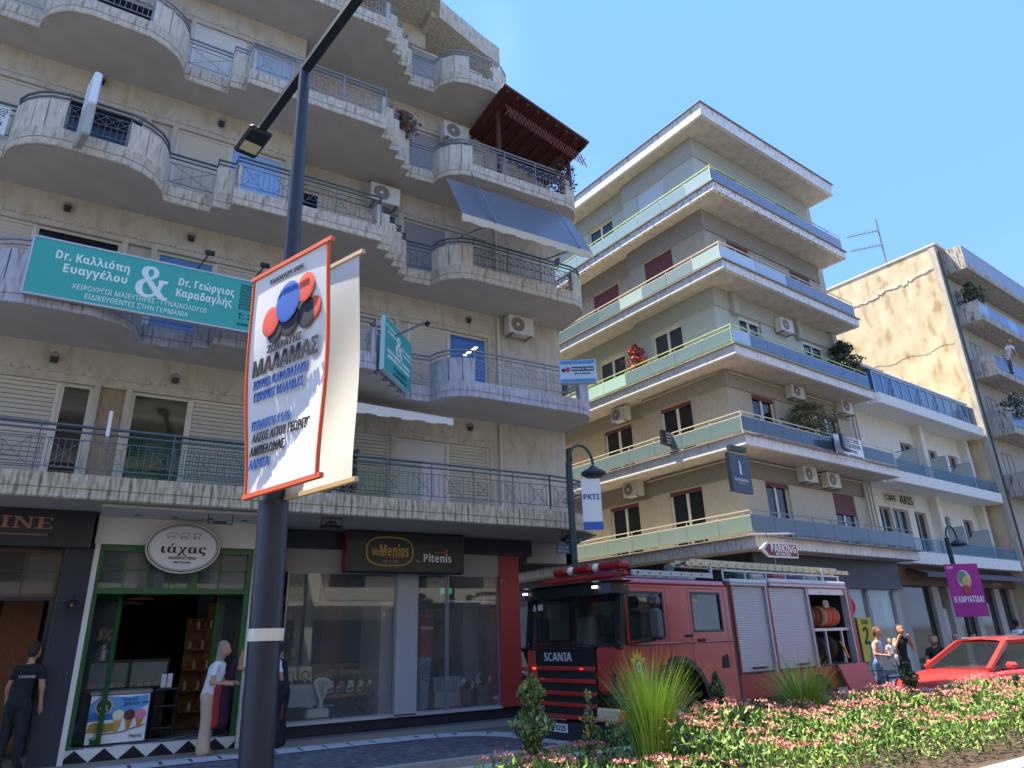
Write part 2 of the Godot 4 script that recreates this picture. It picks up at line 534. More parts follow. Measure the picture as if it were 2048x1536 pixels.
func balcony(root: Node3D, plan: Array, y: float, fm: Material, pm: Material, railm: Material) -> void:
	var pts := []
	for p in plan: pts.append(Vector2(p[0], p[1]))
	var poly := PackedVector2Array()
	for p in pts: poly.append(p)
	poly.append(Vector2(pts[-1].x, -15.6)); poly.append(Vector2(-6, -15.6))
	var s := S()
	var inner := PackedVector2Array()
	# slab set in a little from the fascia
	prism(s, poly, y + 0.012, y + 0.3)
	var bal := put(root, "balcony", s, mats["soffit"])
	s = S()
	sweep(s, pts, [Vector2(-0.1, 0.03), Vector2(0.012, 0.0), Vector2(0.03, 0.02), Vector2(0.03, 0.05), Vector2(0.02, 0.06), Vector2(0.02, 0.145), Vector2(0.002, 0.15), Vector2(0.002, 0.168), Vector2(0.02, 0.173), Vector2(0.02, 0.4), Vector2(-0.12, 0.4), Vector2(-0.12, 0.25)], y)
	put(bal, "fascia", s, fm)
	# parapet panels on the curved stretches
	var inset := 0.0
	for i in pts.size() - 1:
		if plan[i][2] != 1: continue
		var a: Vector2 = pts[i]; var b: Vector2 = pts[i + 1]
		var d := (b - a).normalized(); var nrm := Vector2(-d.y, d.x)
		var L := a.distance_to(b)
		var e0 := 0.0
		s = S()
		var c := (a + b) / 2 - nrm * 0.04
		box(s, V(c.x, y + 0.69, c.y), V(maxf(L - 0.016, 0.02), 0.59, 0.12), Basis(V(d.x, 0, d.y), Vector3.UP, V(nrm.x, 0, nrm.y)))
		put(bal, "parapet_panel", s, pm)
	# backing strip that closes the joints between panels
	s = S()
	for i in pts.size() - 1:
		if plan[i][2] != 1: continue
		var a: Vector2 = pts[i]; var b: Vector2 = pts[i + 1]
		var d := (b - a).normalized(); var nrm := Vector2(-d.y, d.x)
		var c := (a + b) / 2 - nrm * 0.06
		box(s, V(c.x, y + 0.68, c.y), V(a.distance_to(b) + 0.02, 0.57, 0.05), Basis(V(d.x, 0, d.y), Vector3.UP, V(nrm.x, 0, nrm.y)))
	put(bal, "parapet_core", s, fm)
	s = S()
	for i in pts.size() - 1:
		var k: int = plan[i][2]
		if k == 1 or k == 5: continue
		rail_run(s, pts[i], pts[i + 1], y, k)
	put(bal, "railing", s, railm)
	# handrail and second rail all along
	for h in [[1.2, 0.026], [1.1, 0.019]]:
		s = S()
		var tp := []
		for p in pts: tp.append(V(p.x, y + h[0], p.y - 0.03))
		tube(s, tp, h[1], 6)
		put(bal, "handrail", s, railm)

var slat_count := 0
var block_a: Node3D

# sliding door or window opening: frame, a louvred shutter with its slats, a pane
func shutter(root: Node3D, x0: float, x1: float, y0: float, y1: float, z: float, fm: Material) -> void:
	var s := S()
	frame(s, x0, x1, y0, y1, z, 0.06, 0.05)
	var sh := put(root, "shutter", s, fm)
	var n := int((y1 - y0 - 0.12) / 0.083)
	var all := S()
	for i in n:
		var y := y0 + 0.06 + (i + 0.5) * (y1 - y0 - 0.12) / n
		if slat_count < 290:
			var t := S()
			box(t, V((x0 + x1) / 2, y, z - 0.028), V(x1 - x0 - 0.12, 0.07, 0.014), Basis(Vector3.RIGHT, 0.5))
			put(sh, "slat", t, fm)
			slat_count += 1
		else:
			box(all, V((x0 + x1) / 2, y, z - 0.028), V(x1 - x0 - 0.12, 0.07, 0.014), Basis(Vector3.RIGHT, 0.5))
	if slat_count >= 290: put(sh, "slats", all, fm, true)
	s = S()
	bx(s, x0 + 0.06, x1 - 0.06, y0 + 0.06, y1 - 0.06, z - 0.07, z - 0.06)
	put(sh, "backing", s, plain("57544e", 0.9))

func pane(root: Node3D, x0: float, x1: float, y0: float, y1: float, z: float, fm: Material, gm: Material, called := "window", w := 0.06) -> Node3D:
	var s := S()
	frame(s, x0, x1, y0, y1, z, w, 0.05)
	var f := put(root, called, s, fm)
	s = S()
	bx(s, x0 + w - 0.01, x1 - w + 0.01, y0 + w - 0.01, y1 - w + 0.01, z - 0.035, z - 0.025)
	put(f, "pane", s, gm)
	return f

func build_block_a() -> void:
	var root := thing("apartment_block", "cream apartment block with stacked curved and stepped balconies over three shops", "building", V(4, 0, -14.3))
	block_a = root
	var wm := surf("render_a", [[0.0, "bfb8aa"], [0.45, "c6bfb1"], [1.0, "cdc7ba"]], 0.05, V(1.6, 0.22, 1.6), 0.95, 0.5, [0.012, [[0.1, "e2dcd2"], [0.5, "f8f6f2"], [1.0, "ffffff"]]], V(0.5, 0.16, 0.5))
	var pm := surf("parapet_a", [[0.0, "b4ad9c"], [0.28, "cdc7b8"], [0.6, "d6d0c2"], [1.0, "dcd7ca"]], 0.012, V(0.9, 0.35, 0.9), 0.9, 0.2, [0.03, [[0.12, "b8b0a0"], [0.34, "f2eee6"], [1.0, "ffffff"]]], V(1.1, 0.1, 1.1))
	var fm := surf("fascia_a", [[0.0, "b0a99a"], [0.35, "c9c3b5"], [1.0, "d5d0c3"]], 0.014, V(0.9, 0.5, 0.9), 0.9, 0.3, [0.03, [[0.1, "a8a294"], [0.4, "eeeae2"], [1.0, "ffffff"]]], V(0.9, 0.1, 0.9))
	var grey := surf("parapet_grey", [[0.0, "a9aab4"], [0.5, "b9bac4"], [1.0, "c4c5ce"]], 0.014, V(0.9, 0.4, 0.9), 0.85, 0.1, [0.03, [[0.18, "b4b2b0"], [0.4, "f2f2f2"], [1.0, "ffffff"]]], V(0.9, 0.08, 0.9))
	var conc := surf("fascia_one", [[0.0, "a29a88"], [0.4, "bdb5a3"], [1.0, "cfc8b6"]], 0.014, V(0.8, 0.5, 0.8), 0.92, 0.4, [0.035, [[0.12, "948c7e"], [0.42, "e4ded4"], [0.7, "ffffff"]]], V(0.8, 0.08, 0.8))
	var so := surf("soffit", [[0.0, "b3afa8"], [1.0, "c1bdb6"]], 0.008, V(0.3, 0.3, 0.3), 0.95)
	var frm := plain("cfc9b8", 0.55)
	var dk := plain("14181d", 0.06)
	var bl := plain("4f74a6", 0.05)
	var railm := plain("5d6a74", 0.5, 0.3)
	var raill := plain("8b949c", 0.5, 0.3)
	# solid upper body: two wall planes with a step behind the lamp pole
	var holesL := []; var holesR := []
	for f in 5:
		var y: float = STOREY[f]; var top := y + 2.42 + (0.0 if f else -0.04)
		holesL.append_array([[-4.4, -0.58, y + 0.3, top], [-0.47, -0.05, y + 0.3, top], [0.06, 2.4, y + 0.3, top]])
		holesR.append_array([[3.0, 5.62, y + 0.3, top], [5.75, 8.33, y + 0.3, top]])
	var s := S()
	wall(s, -9, 2.62, 3.95, 19.6, WL, 0.22, holesL)
	bx(s, 2.4, 2.62, 3.95, 19.6, WR, WL - 0.22)
	put(root, "wall", s, wm)
	s = S()
	wall(s, 2.62, 10.72, 3.95, 16.74, WR, 0.22, holesR)
	wall(s, 2.62, 6.3, 16.74, 19.6, WR, 0.22, holesR)
	bx(s, 10.5, 10.72, 3.95, 16.74, -30, WR - 0.22)
	bx(s, 6.08, 6.3, 16.74, 19.6, -30, WR - 0.22)
	put(root, "wall", s, wm)
	# recessed back walls of the openings, floors and roof close the body
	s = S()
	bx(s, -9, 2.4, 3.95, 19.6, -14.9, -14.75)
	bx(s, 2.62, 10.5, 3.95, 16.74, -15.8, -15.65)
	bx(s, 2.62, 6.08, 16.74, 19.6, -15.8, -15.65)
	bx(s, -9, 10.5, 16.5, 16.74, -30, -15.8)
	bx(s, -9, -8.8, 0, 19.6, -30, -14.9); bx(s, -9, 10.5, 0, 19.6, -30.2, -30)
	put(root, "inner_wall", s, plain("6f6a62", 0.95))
	# step trim lines over the openings
	for f in 5:
		var y: float = STOREY[f] + 2.56
		s = S()
		bx(s, -8.9, 2.62, y - 0.02, y + 0.02, WL, WL + 0.02)
		put(root, "string_course", s, fm)
		if f < 4:
			s = S()
			bx(s, 2.63, 8.45, y - 0.02, y + 0.02, WR, WR + 0.02)
			put(root, "string_course", s, fm)
	for f in 5:
		var plan: Array = planOne if f == 0 else (planTop if f == 4 else planA)
		balcony(root, plan, STOREY[f], conc if f == 0 else (grey if f == 1 else fm), grey if f == 1 else pm, railm if f == 0 or f == 2 else raill)
	# roof slab with its slanted right end
	s = S()
	prism(s, pv([-7, -12.5, 5.55, -12.5, 5.72, -12.62, 6.46, -14.45, 8.2, -15.0, 9.0, -15.2, 9.0, -30, -7, -30]), 19.58, 20.3)
	put(root, "roof", s, fm)
	s = S()
	bx(s, 6.16, 6.34, 19.42, 19.58, -15.1, -14.4)
	put(root, "roof_beam", s, fm)
	# windows, floor by floor
	for f in 5:
		var y: float = STOREY[f] + 0.3; var t: float = STOREY[f] + 2.42 + (0.0 if f else -0.04)
		var zl := WL - 0.06; var zr := WR - 0.06
		# left pair
		if f == 0:
			shutter(root, -2.9, -1.1, y, t, zl, frm)
			pane(root, -1.1, -0.58, y, t, zl - 0.02, frm, dk)
			pane(root, 0.06, 1.1, y, t, zl - 0.02, frm, mats["tree_glass"] if mats.has("tree_glass") else plain("2c3226", 0.05))
			shutter(root, 1.08, 2.4, y, t, zl, frm)
		else:
			shutter(root, -4.4, -2.02, y, t, zl, frm)
			pane(root, -2.04, -0.58, y, t, zl - 0.02, frm, dk)
			if f == 2 or f == 3:
				shutter(root, 0.06, 1.2, y, t, zl, plain("dcdcd8", 0.5) if f == 3 else frm)
				pane(root, 1.18, 2.4, y, t, zl - 0.02, frm, plain("8fb4e0", 0.35) if f == 2 else plain("aab4c4", 0.4))  # the blue pane has its sky reflection painted into the colour
			else:
				pane(root, 0.06, 1.2, y, t, zl - 0.02, frm, bl)
				shutter(root, 1.18, 2.4, y, t, zl, frm)
		s = S()
		bx(s, -0.47, -0.05, y, t, WL - 0.12, WL - 0.08)
		put(root, "niche", s, surf("niche", [[0.0, "8f7c66"], [1.0, "a8937a"]], 0.02, V(1.6, 0.3, 1.6), 0.9) if f == 0 else wm)
		# right pair
		var c := 4.33
		if f == 2: c = 3.5
		pane(root, 3.0, c, y, t, zr - 0.02, frm, dk)
		shutter(root, c - 0.02, 5.62 if f != 2 else 5.1, y, t, zr, frm)
		if f == 2: pane(root, 5.08, 5.62, y, t, zr - 0.02, frm, dk)
		if f == 0:
			pane(root, 5.75, 7.14, y, t, zr - 0.02, frm, plain("c9c6c2", 0.6))
			shutter(root, 7.12, 8.33, y, t, zr, frm)
		elif f == 1:
			s = S()
			bx(s, 5.75, 6.0, y, t, zr - 0.05, zr)
			put(root, "door_jamb", s, wm)
			shutter(root, 6.0, 7.18, y, t, zr, frm)
			var bp := pane(root, 7.16, 8.33, y, t, zr - 0.02, frm, plain("3c66a4", 0.05))
			for k in 2:
				s = S()
				bar(s, V(7.62 + k * 0.05, 8.85 + k * 0.0, zr - 0.052), V(8.0 + k * 0.05, 9.17, zr - 0.052), 0.03)
				put(bp, "lit_tube", s, glow("fff6e0", 1.4))
		else:
			var sc := pane(root, 5.75, 7.12, y, t, zr - 0.02, frm, surf("flyscreen", [[0.0, "8d8a88"], [1.0, "a29f9c"]], 0.2, V(4, 4, 4), 0.9))
			shutter(root, 7.1, 8.33, y, t, zr, frm)
	# rainwater pipes
	for y in [[3.98, 6.95], [7.4, 10.1], [10.55, 13.2]]:
		s = S()
		tube(s, [V(8.62, y[0], WR + 0.05), V(8.62, y[1], WR + 0.05)], 0.045, 8)
		put(root, "rainwater_pipe", s, frm)
		s = S()
		tube(s, [V(2.68, y[0] + 0.4, WR + 0.06), V(2.68, y[1], WR + 0.06)], 0.05, 8)
		put(root, "rainwater_pipe", s, frm)

# ================= block B: corner block with glass balconies
const SB := [3.93, 7.03, 10.08, 13.24, 16.5, 19.8]

func double_window(root: Node3D, front: bool, a: float, b: float, y0: float, y1: float, plane: float, fm: Material, gm: Material, blind := 0.0, bm: Material = null) -> void:
	# built facing +z, turned for the side street face
	var xf := Transform3D(Basis(), V(0, 0, plane)) if front else Transform3D(Basis(Vector3.UP, -PI / 2), V(plane, 0, 0))
	var x0 := a; var x1 := b
	var s := S()
	frame(s, x0, x1, y0, y1, -0.1, 0.06, 0.06)
	var mid := (x0 + x1) / 2
	bx(s, mid - 0.05, mid + 0.05, y0 + 0.06, y1 - 0.06, -0.16, -0.098)
	var f := put(root, "window", s, fm)
	f.transform = Transform3D(Basis(), f.position) * xf
	for k in [[x0 + 0.05, mid - 0.05], [mid + 0.05, x1 - 0.05]]:
		s = S()
		bx(s, k[0], k[1], y0 + 0.05, y1 - 0.05, -0.15, -0.14)
		put(f, "pane", s, gm)
	if blind > 0.0:
		s = S()
		bx(s, x0, x1, y1 - blind, y1, -0.09, -0.06)
		var n := int(blind / 0.055)
		for i in n: bx(s, x0 + 0.01, x1 - 0.01, y1 - blind + i * 0.055 + 0.006, y1 - blind + i * 0.055 + 0.05, -0.062, -0.05)
		put(f, "roller_blind", s, bm)

func build_block_b() -> void:
	var root := thing("apartment_block", "six storey corner block with white slab edges and tinted glass balconies", "building", V(18.85, 0, -13.2), PHI)
	var white := surf("slab_white", [[0.0, "d4d4d4"], [0.5, "e4e3e0"], [1.0, "efeeea"]], 0.02, V(0.7, 0.5, 0.7), 0.85, 0.15, [0.03, [[0.15, "a8a39a"], [0.32, "f4f2ee"], [1.0, "ffffff"]]], V(0.6, 0.08, 0.6))
	var peel := surf("slab_peeled", [[0.0, "8c857c"], [0.36, "a19a90"], [0.39, "e2dfd8"], [1.0, "efece6"]], 0.018, V(0.55, 0.8, 0.55), 0.9, 0.6)
	var sof := surf("soffit_b", [[0.0, "b2aa9c"], [0.5, "c4bcae"], [1.0, "d0c9bb"]], 0.012, V(0.35, 0.35, 0.35), 0.95)
	var cols := [
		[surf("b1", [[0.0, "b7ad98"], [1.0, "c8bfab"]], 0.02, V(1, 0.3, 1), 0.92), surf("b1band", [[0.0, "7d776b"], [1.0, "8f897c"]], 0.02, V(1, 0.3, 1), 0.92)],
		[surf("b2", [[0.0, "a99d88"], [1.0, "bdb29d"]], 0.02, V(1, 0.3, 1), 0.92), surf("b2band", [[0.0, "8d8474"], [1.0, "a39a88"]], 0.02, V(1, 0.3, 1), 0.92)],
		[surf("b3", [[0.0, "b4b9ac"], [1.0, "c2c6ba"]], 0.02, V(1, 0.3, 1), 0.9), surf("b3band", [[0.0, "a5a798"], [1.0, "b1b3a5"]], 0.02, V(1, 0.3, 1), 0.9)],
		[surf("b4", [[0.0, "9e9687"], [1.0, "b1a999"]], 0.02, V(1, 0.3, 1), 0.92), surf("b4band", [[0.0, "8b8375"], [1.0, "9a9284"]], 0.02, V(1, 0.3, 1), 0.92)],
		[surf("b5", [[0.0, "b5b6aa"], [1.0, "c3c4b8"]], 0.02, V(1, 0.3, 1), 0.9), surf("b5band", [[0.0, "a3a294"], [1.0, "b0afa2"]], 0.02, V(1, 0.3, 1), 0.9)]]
	var fw := plain("dedcd4", 0.5)
	var blindm := plain("6d4044", 0.7)
	var cream := plain("cfc3ac", 0.5, 0.2)
	var green := plain("b9c884", 0.5, 0.2)
	var gd := [plain("1c2226", 0.05), plain("241f1e", 0.05), plain("39424a", 0.05), plain("20242a", 0.05), plain("2c333a", 0.05)]
	var UW := 18.85; var WF := -13.2
	for f in 5:
		var y0: float = SB[f] + 0.32; var y1: float = SB[f + 1]
		var wt: float = SB[f] + 2.42
		# front wall
		var s := S()
		wall(s, UW, 26.6, y0, y1, WF, 0.3, [[20.2, 21.55, y0 + 0.02, wt], [24.3, 25.8, y0 + 0.02, wt]])
		put(root, "wall", s, cols[f][0])
		# side wall; its far part stands back a little
		s = S()
		wall(s, -17.0, -13.5, y0, y1, 0.0, 0.3, [[-16.2, -14.75, y0 + 0.02, wt]])
		wall(s, -30.0, -17.0, y0, y1, -0.22, 0.3, [[-19.45, -17.9, y0 + 0.02, wt], [-23.0, -21.5, y0 + 0.02, wt], [-26.5, -25.0, y0 + 0.02, wt]])
		var sw := put(root, "wall", s, cols[f][0])
		sw.transform = Transform3D(Basis(), sw.position) * Transform3D(Basis(Vector3.UP, -PI / 2), V(UW, 0, 0))
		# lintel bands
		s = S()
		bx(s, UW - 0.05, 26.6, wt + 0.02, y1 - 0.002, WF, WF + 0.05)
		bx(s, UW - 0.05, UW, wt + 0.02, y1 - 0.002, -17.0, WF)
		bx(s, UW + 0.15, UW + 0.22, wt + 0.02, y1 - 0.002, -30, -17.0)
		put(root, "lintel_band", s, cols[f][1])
		if f == 2:
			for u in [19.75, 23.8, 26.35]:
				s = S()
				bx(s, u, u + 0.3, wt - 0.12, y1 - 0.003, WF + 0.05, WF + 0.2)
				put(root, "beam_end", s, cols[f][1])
		var g: Material = gd[f]
		if f == 3:
			double_window(root, true, 20.2, 21.55, y0 + 0.02, wt, WF, fw, g, 1.7, blindm)
			double_window(root, true, 24.3, 25.8, y0 + 0.02, wt, WF, fw, g, 1.7, blindm)
			double_window(root, false, -16.2, -14.75, y0 + 0.02, wt, UW, fw, g, 1.9, blindm)
			double_window(root, false, -19.45, -17.9, y0 + 0.02, wt, UW + 0.22, fw, g, 1.9, blindm)
		elif f == 4:
			double_window(root, true, 20.2, 21.55, y0 + 0.02, wt, WF, fw, g, 0.3, blindm)
			double_window(root, true, 24.3, 25.8, y0 + 0.02, wt, WF, fw, g, 0.3, blindm)
			double_window(root, false, -16.2, -14.75, y0 + 0.02, wt, UW, fw, g, 2.0, plain("d0d4da", 0.7))
			double_window(root, false, -19.45, -17.9, y0 + 0.02, wt, UW + 0.22, fw, g)
		else:
			var bh := 0.14
			double_window(root, true, 20.2, 21.55, y0 + 0.02, wt, WF, fw, g, bh, blindm if f < 2 else fw)
			double_window(root, true, 24.3, 25.8, y0 + 0.02, wt, WF, fw, g, 0.75 if f == 0 else bh, blindm if f < 2 else fw)
			double_window(root, false, -16.2, -14.75, y0 + 0.02, wt, UW, fw, g, bh, blindm if f < 2 else fw)
			double_window(root, false, -19.45, -17.9, y0 + 0.02, wt, UW + 0.22, fw, g, bh, blindm if f < 2 else fw)
		double_window(root, false, -23.0, -21.5, y0 + 0.02, wt, UW + 0.22, fw, g)
		double_window(root, false, -26.5, -25.0, y0 + 0.02, wt, UW + 0.22, fw, g)
	# inner core and the concrete pier at the right
	var s := S()
	bx(s, UW + 0.6, 26.5, 3.9, 20.0, -29, -13.7)
	put(root, "inner_wall", s, plain("5a554e", 0.95))
	s = S()
	bx(s, 26.6, 27.4, 0, 20.4, -26, -13.35)
	put(root, "pier", s, surf("pier", [[0.0, "a39c90"], [0.4, "b9b2a6"], [1.0, "c9c3b8"]], 0.02, V(0.7, 0.2, 0.7), 0.95, 0.4))
	# slabs, roof and balustrades
	var right := [27.45, 27.4, 26.75, 26.85, 27.05, 27.2]
	var left := [17.55, 17.8, 17.98, 18.03, 18.2, 18.16]
	for f in 6:
		var y: float = SB[f]; var u0: float = left[f]; var u1: float = right[f]
		var th := 0.32 if f < 5 else 0.55
		var m: Material = peel if f == 4 else white
		s = S()
		bx(s, u0 + 0.1, u1 - 0.1, y + 0.01, y + th - 0.01, -30, -12.16)
		var b := put(root, "balcony" if f < 5 else "roof", s, sof)
		s = S()
		sweep(s, path2([u0, -30, u0, -12.06, u1, -12.06, u1, -13.4]).map(func(p): return Vector2(p.x, p.y)), [Vector2(-0.14, 0.0), Vector2(0, 0.0), Vector2(0, th), Vector2(-0.14, th)], y)
		put(b, "slab_edge", s, m)
		# dark joint and metal lip over the slab edge
		s = S()
		sweep(s, path2([u0, -30, u0, -12.06, u1, -12.06, u1, -13.3]), [Vector2(-0.2, th), Vector2(0.07 if f else 0.16, th), Vector2(0.07 if f else 0.16, th + 0.03), Vector2(-0.2, th + 0.03)], y)
		put(b, "lip", s, plain("8f8880", 0.7))
		if f == 5: continue
		var rm: Material = green if f == 2 or f == 4 else (cream if f != 0 else plain("7b8084", 0.5, 0.3))
		var rmL: Material = green if f == 2 or f == 4 else cream
		var fl := [["4a5660"], ["46525e"], ["9fb8c8", "3f5d80", "3f5d80"], ["a7bccb", "8ea6bb", "3b587a", "3b587a"], ["3d5c80"]]
		var sl := [["76877f"], ["6b7f80"], ["6f868a", "6f868a", "a8c8ba", "a8c8ba"], ["a9c0bc", "84959a", "7d9296", "a9c2bb", "6d8388", "62787e"], ["9fb4b8", "86a0a6", "86a0a6"]]
		# front panels
		var n := 9
		for i in n:
			var a := lerpf(u0 + 0.06, u1 - 0.06, float(i) / n); var c := lerpf(u0 + 0.06, u1 - 0.06, (i + 1.0) / n)
			var pal: Array = fl[f]
			var hex: String = pal[mini(i / (1 if pal.size() == 3 else 2), pal.size() - 1)] if pal.size() > 1 else pal[0]
			s = S()
			bx(s, a + 0.006, c - 0.006, y + 0.48, y + 0.93, -12.125, -12.11)
			put(b, "glass_panel", s, plain(hex, 0.18))
		s = S()
		for h in [1.09, 0.945, 0.465]: bar(s, V(u0 + 0.05, y + h, -12.14), V(u1 - 0.05, y + h, -12.14), 0.03)
		for i in n + 1:
			var a := lerpf(u0 + 0.06, u1 - 0.06, float(i) / n)
			bar(s, V(a, y + th, -12.15), V(a, y + 1.09, -12.15), 0.022)
			if i < n: bar(s, V(a + 0.5, y + th, -12.15), V(a + 0.5, y + 0.47, -12.15), 0.014)
		put(b, "railing", s, rm)
		# side panels
		for i in 14:
			var a := -12.12 - i * 1.22; var pal: Array = sl[f]
			s = S()
			bx(s, u0 + 0.06, u0 + 0.075, y + 0.48, y + 0.93, a - 1.21, a - 0.005)
			put(b, "glass_panel", s, plain(pal[mini(i / (2 if pal.size() == 4 else 1), pal.size() - 1)], 0.22))
		s = S()
		for h in [1.09, 0.945, 0.465]: bar(s, V(u0 + 0.09, y + h, -12.14), V(u0 + 0.09, y + h, -29), 0.03)
		for i in 15:
			bar(s, V(u0 + 0.1, y + th, -12.14 - i * 1.22), V(u0 + 0.1, y + 1.09, -12.14 - i * 1.22), 0.022)
			bar(s, V(u0 + 0.1, y + th, -12.75 - i * 1.22), V(u0 + 0.1, y + 0.47, -12.75 - i * 1.22), 0.014)
		put(b, "railing", s, rmL)
	# cables under the slabs
	for c in [[1, WF + 0.1], [2, WF + 0.1]]:
		s = S()
		tube(s, [V(19.0, SB[c[0]] - 0.1, c[1]), V(22.0, SB[c[0]] - 0.12, c[1]), V(26.5, SB[c[0]] - 0.1, c[1])], 0.025, 5)
		tube(s, [V(18.7, SB[c[0]] - 0.1, -13.3), V(18.7, SB[c[0]] - 0.14, -17.0)], 0.02, 5)
		put(root, "cable_run", s, plain("c8bca6", 0.7))
	for u in [26.45, 26.75, 27.0]:
		s = S()
		tube(s, [V(u, 4.3, WF + 0.12), V(u, 12.8 if u > 26.5 else 6.9, WF + 0.12)], 0.04, 6)
		put(root, "drain_pipe", s, plain("b0a898", 0.7))
	# ground floor shop: dark fascia, piers, glass
	s = S()
	bx(s, 18.6, 27.35, 2.95, 3.93, -13.15, -12.9)
	bx(s, 18.5, 18.75, 2.95, 3.93, -30, -12.9)
	put(root, "shop_fascia", s, plain("2d3038", 0.5))
	for p in [[18.6, 18.9], [22.4, 22.6], [25.05, 25.25], [27.0, 27.4]]:
		s = S()
		bx(s, p[0], p[1], -0.02, 2.95, -13.4, -13.1)
		put(root, "shop_pier", s, plain("8b8d90", 0.6) if p[0] < 27 else plain("b4b0a8", 0.8))
	for p in [[18.9, 22.4], [22.6, 25.05], [25.25, 27.0]]:
		pane(root, p[0], p[1], 0.05, 2.95, -13.15, plain("b8bcc0", 0.4, 0.5), glass("shop_glass", "9fb0ae", 0.22), "shop_window", 0.05)
	s = S()
	bx(s, 18.6, 18.7, 0, 2.95, -26, -13.4)
	put(root, "side_shopfront", s, plain("3a3d40", 0.3))
	s = S()
	bx(s, 18.9, 27.2, -0.02, 0.0, -18, -13.4)
	bx(s, 18.9, 27.2, -0.02, 3.9, -18.2, -18)
	bx(s, 27.2, 27.3, -0.02, 3.9, -18, -13.4)
	put(root, "shop_room", s, plain("4d5450", 0.9))
	s = S()
	bx(s, 24.0, 26.0, 2.1, 2.8, -14.6, -14.55)
	put(root, "orange_panel", s, plain("c06a44", 0.8))
	for k in 3:
		s = S()
		lathe(s, V(22.8 + k * 0.7, 2.72, -13.9), [Vector2(0.0, 0.05), Vector2(0.12, 0.0), Vector2(0.13, -0.03)], 12)
		put(root, "ceiling_spot", s, plain("d8d8d4", 0.5))

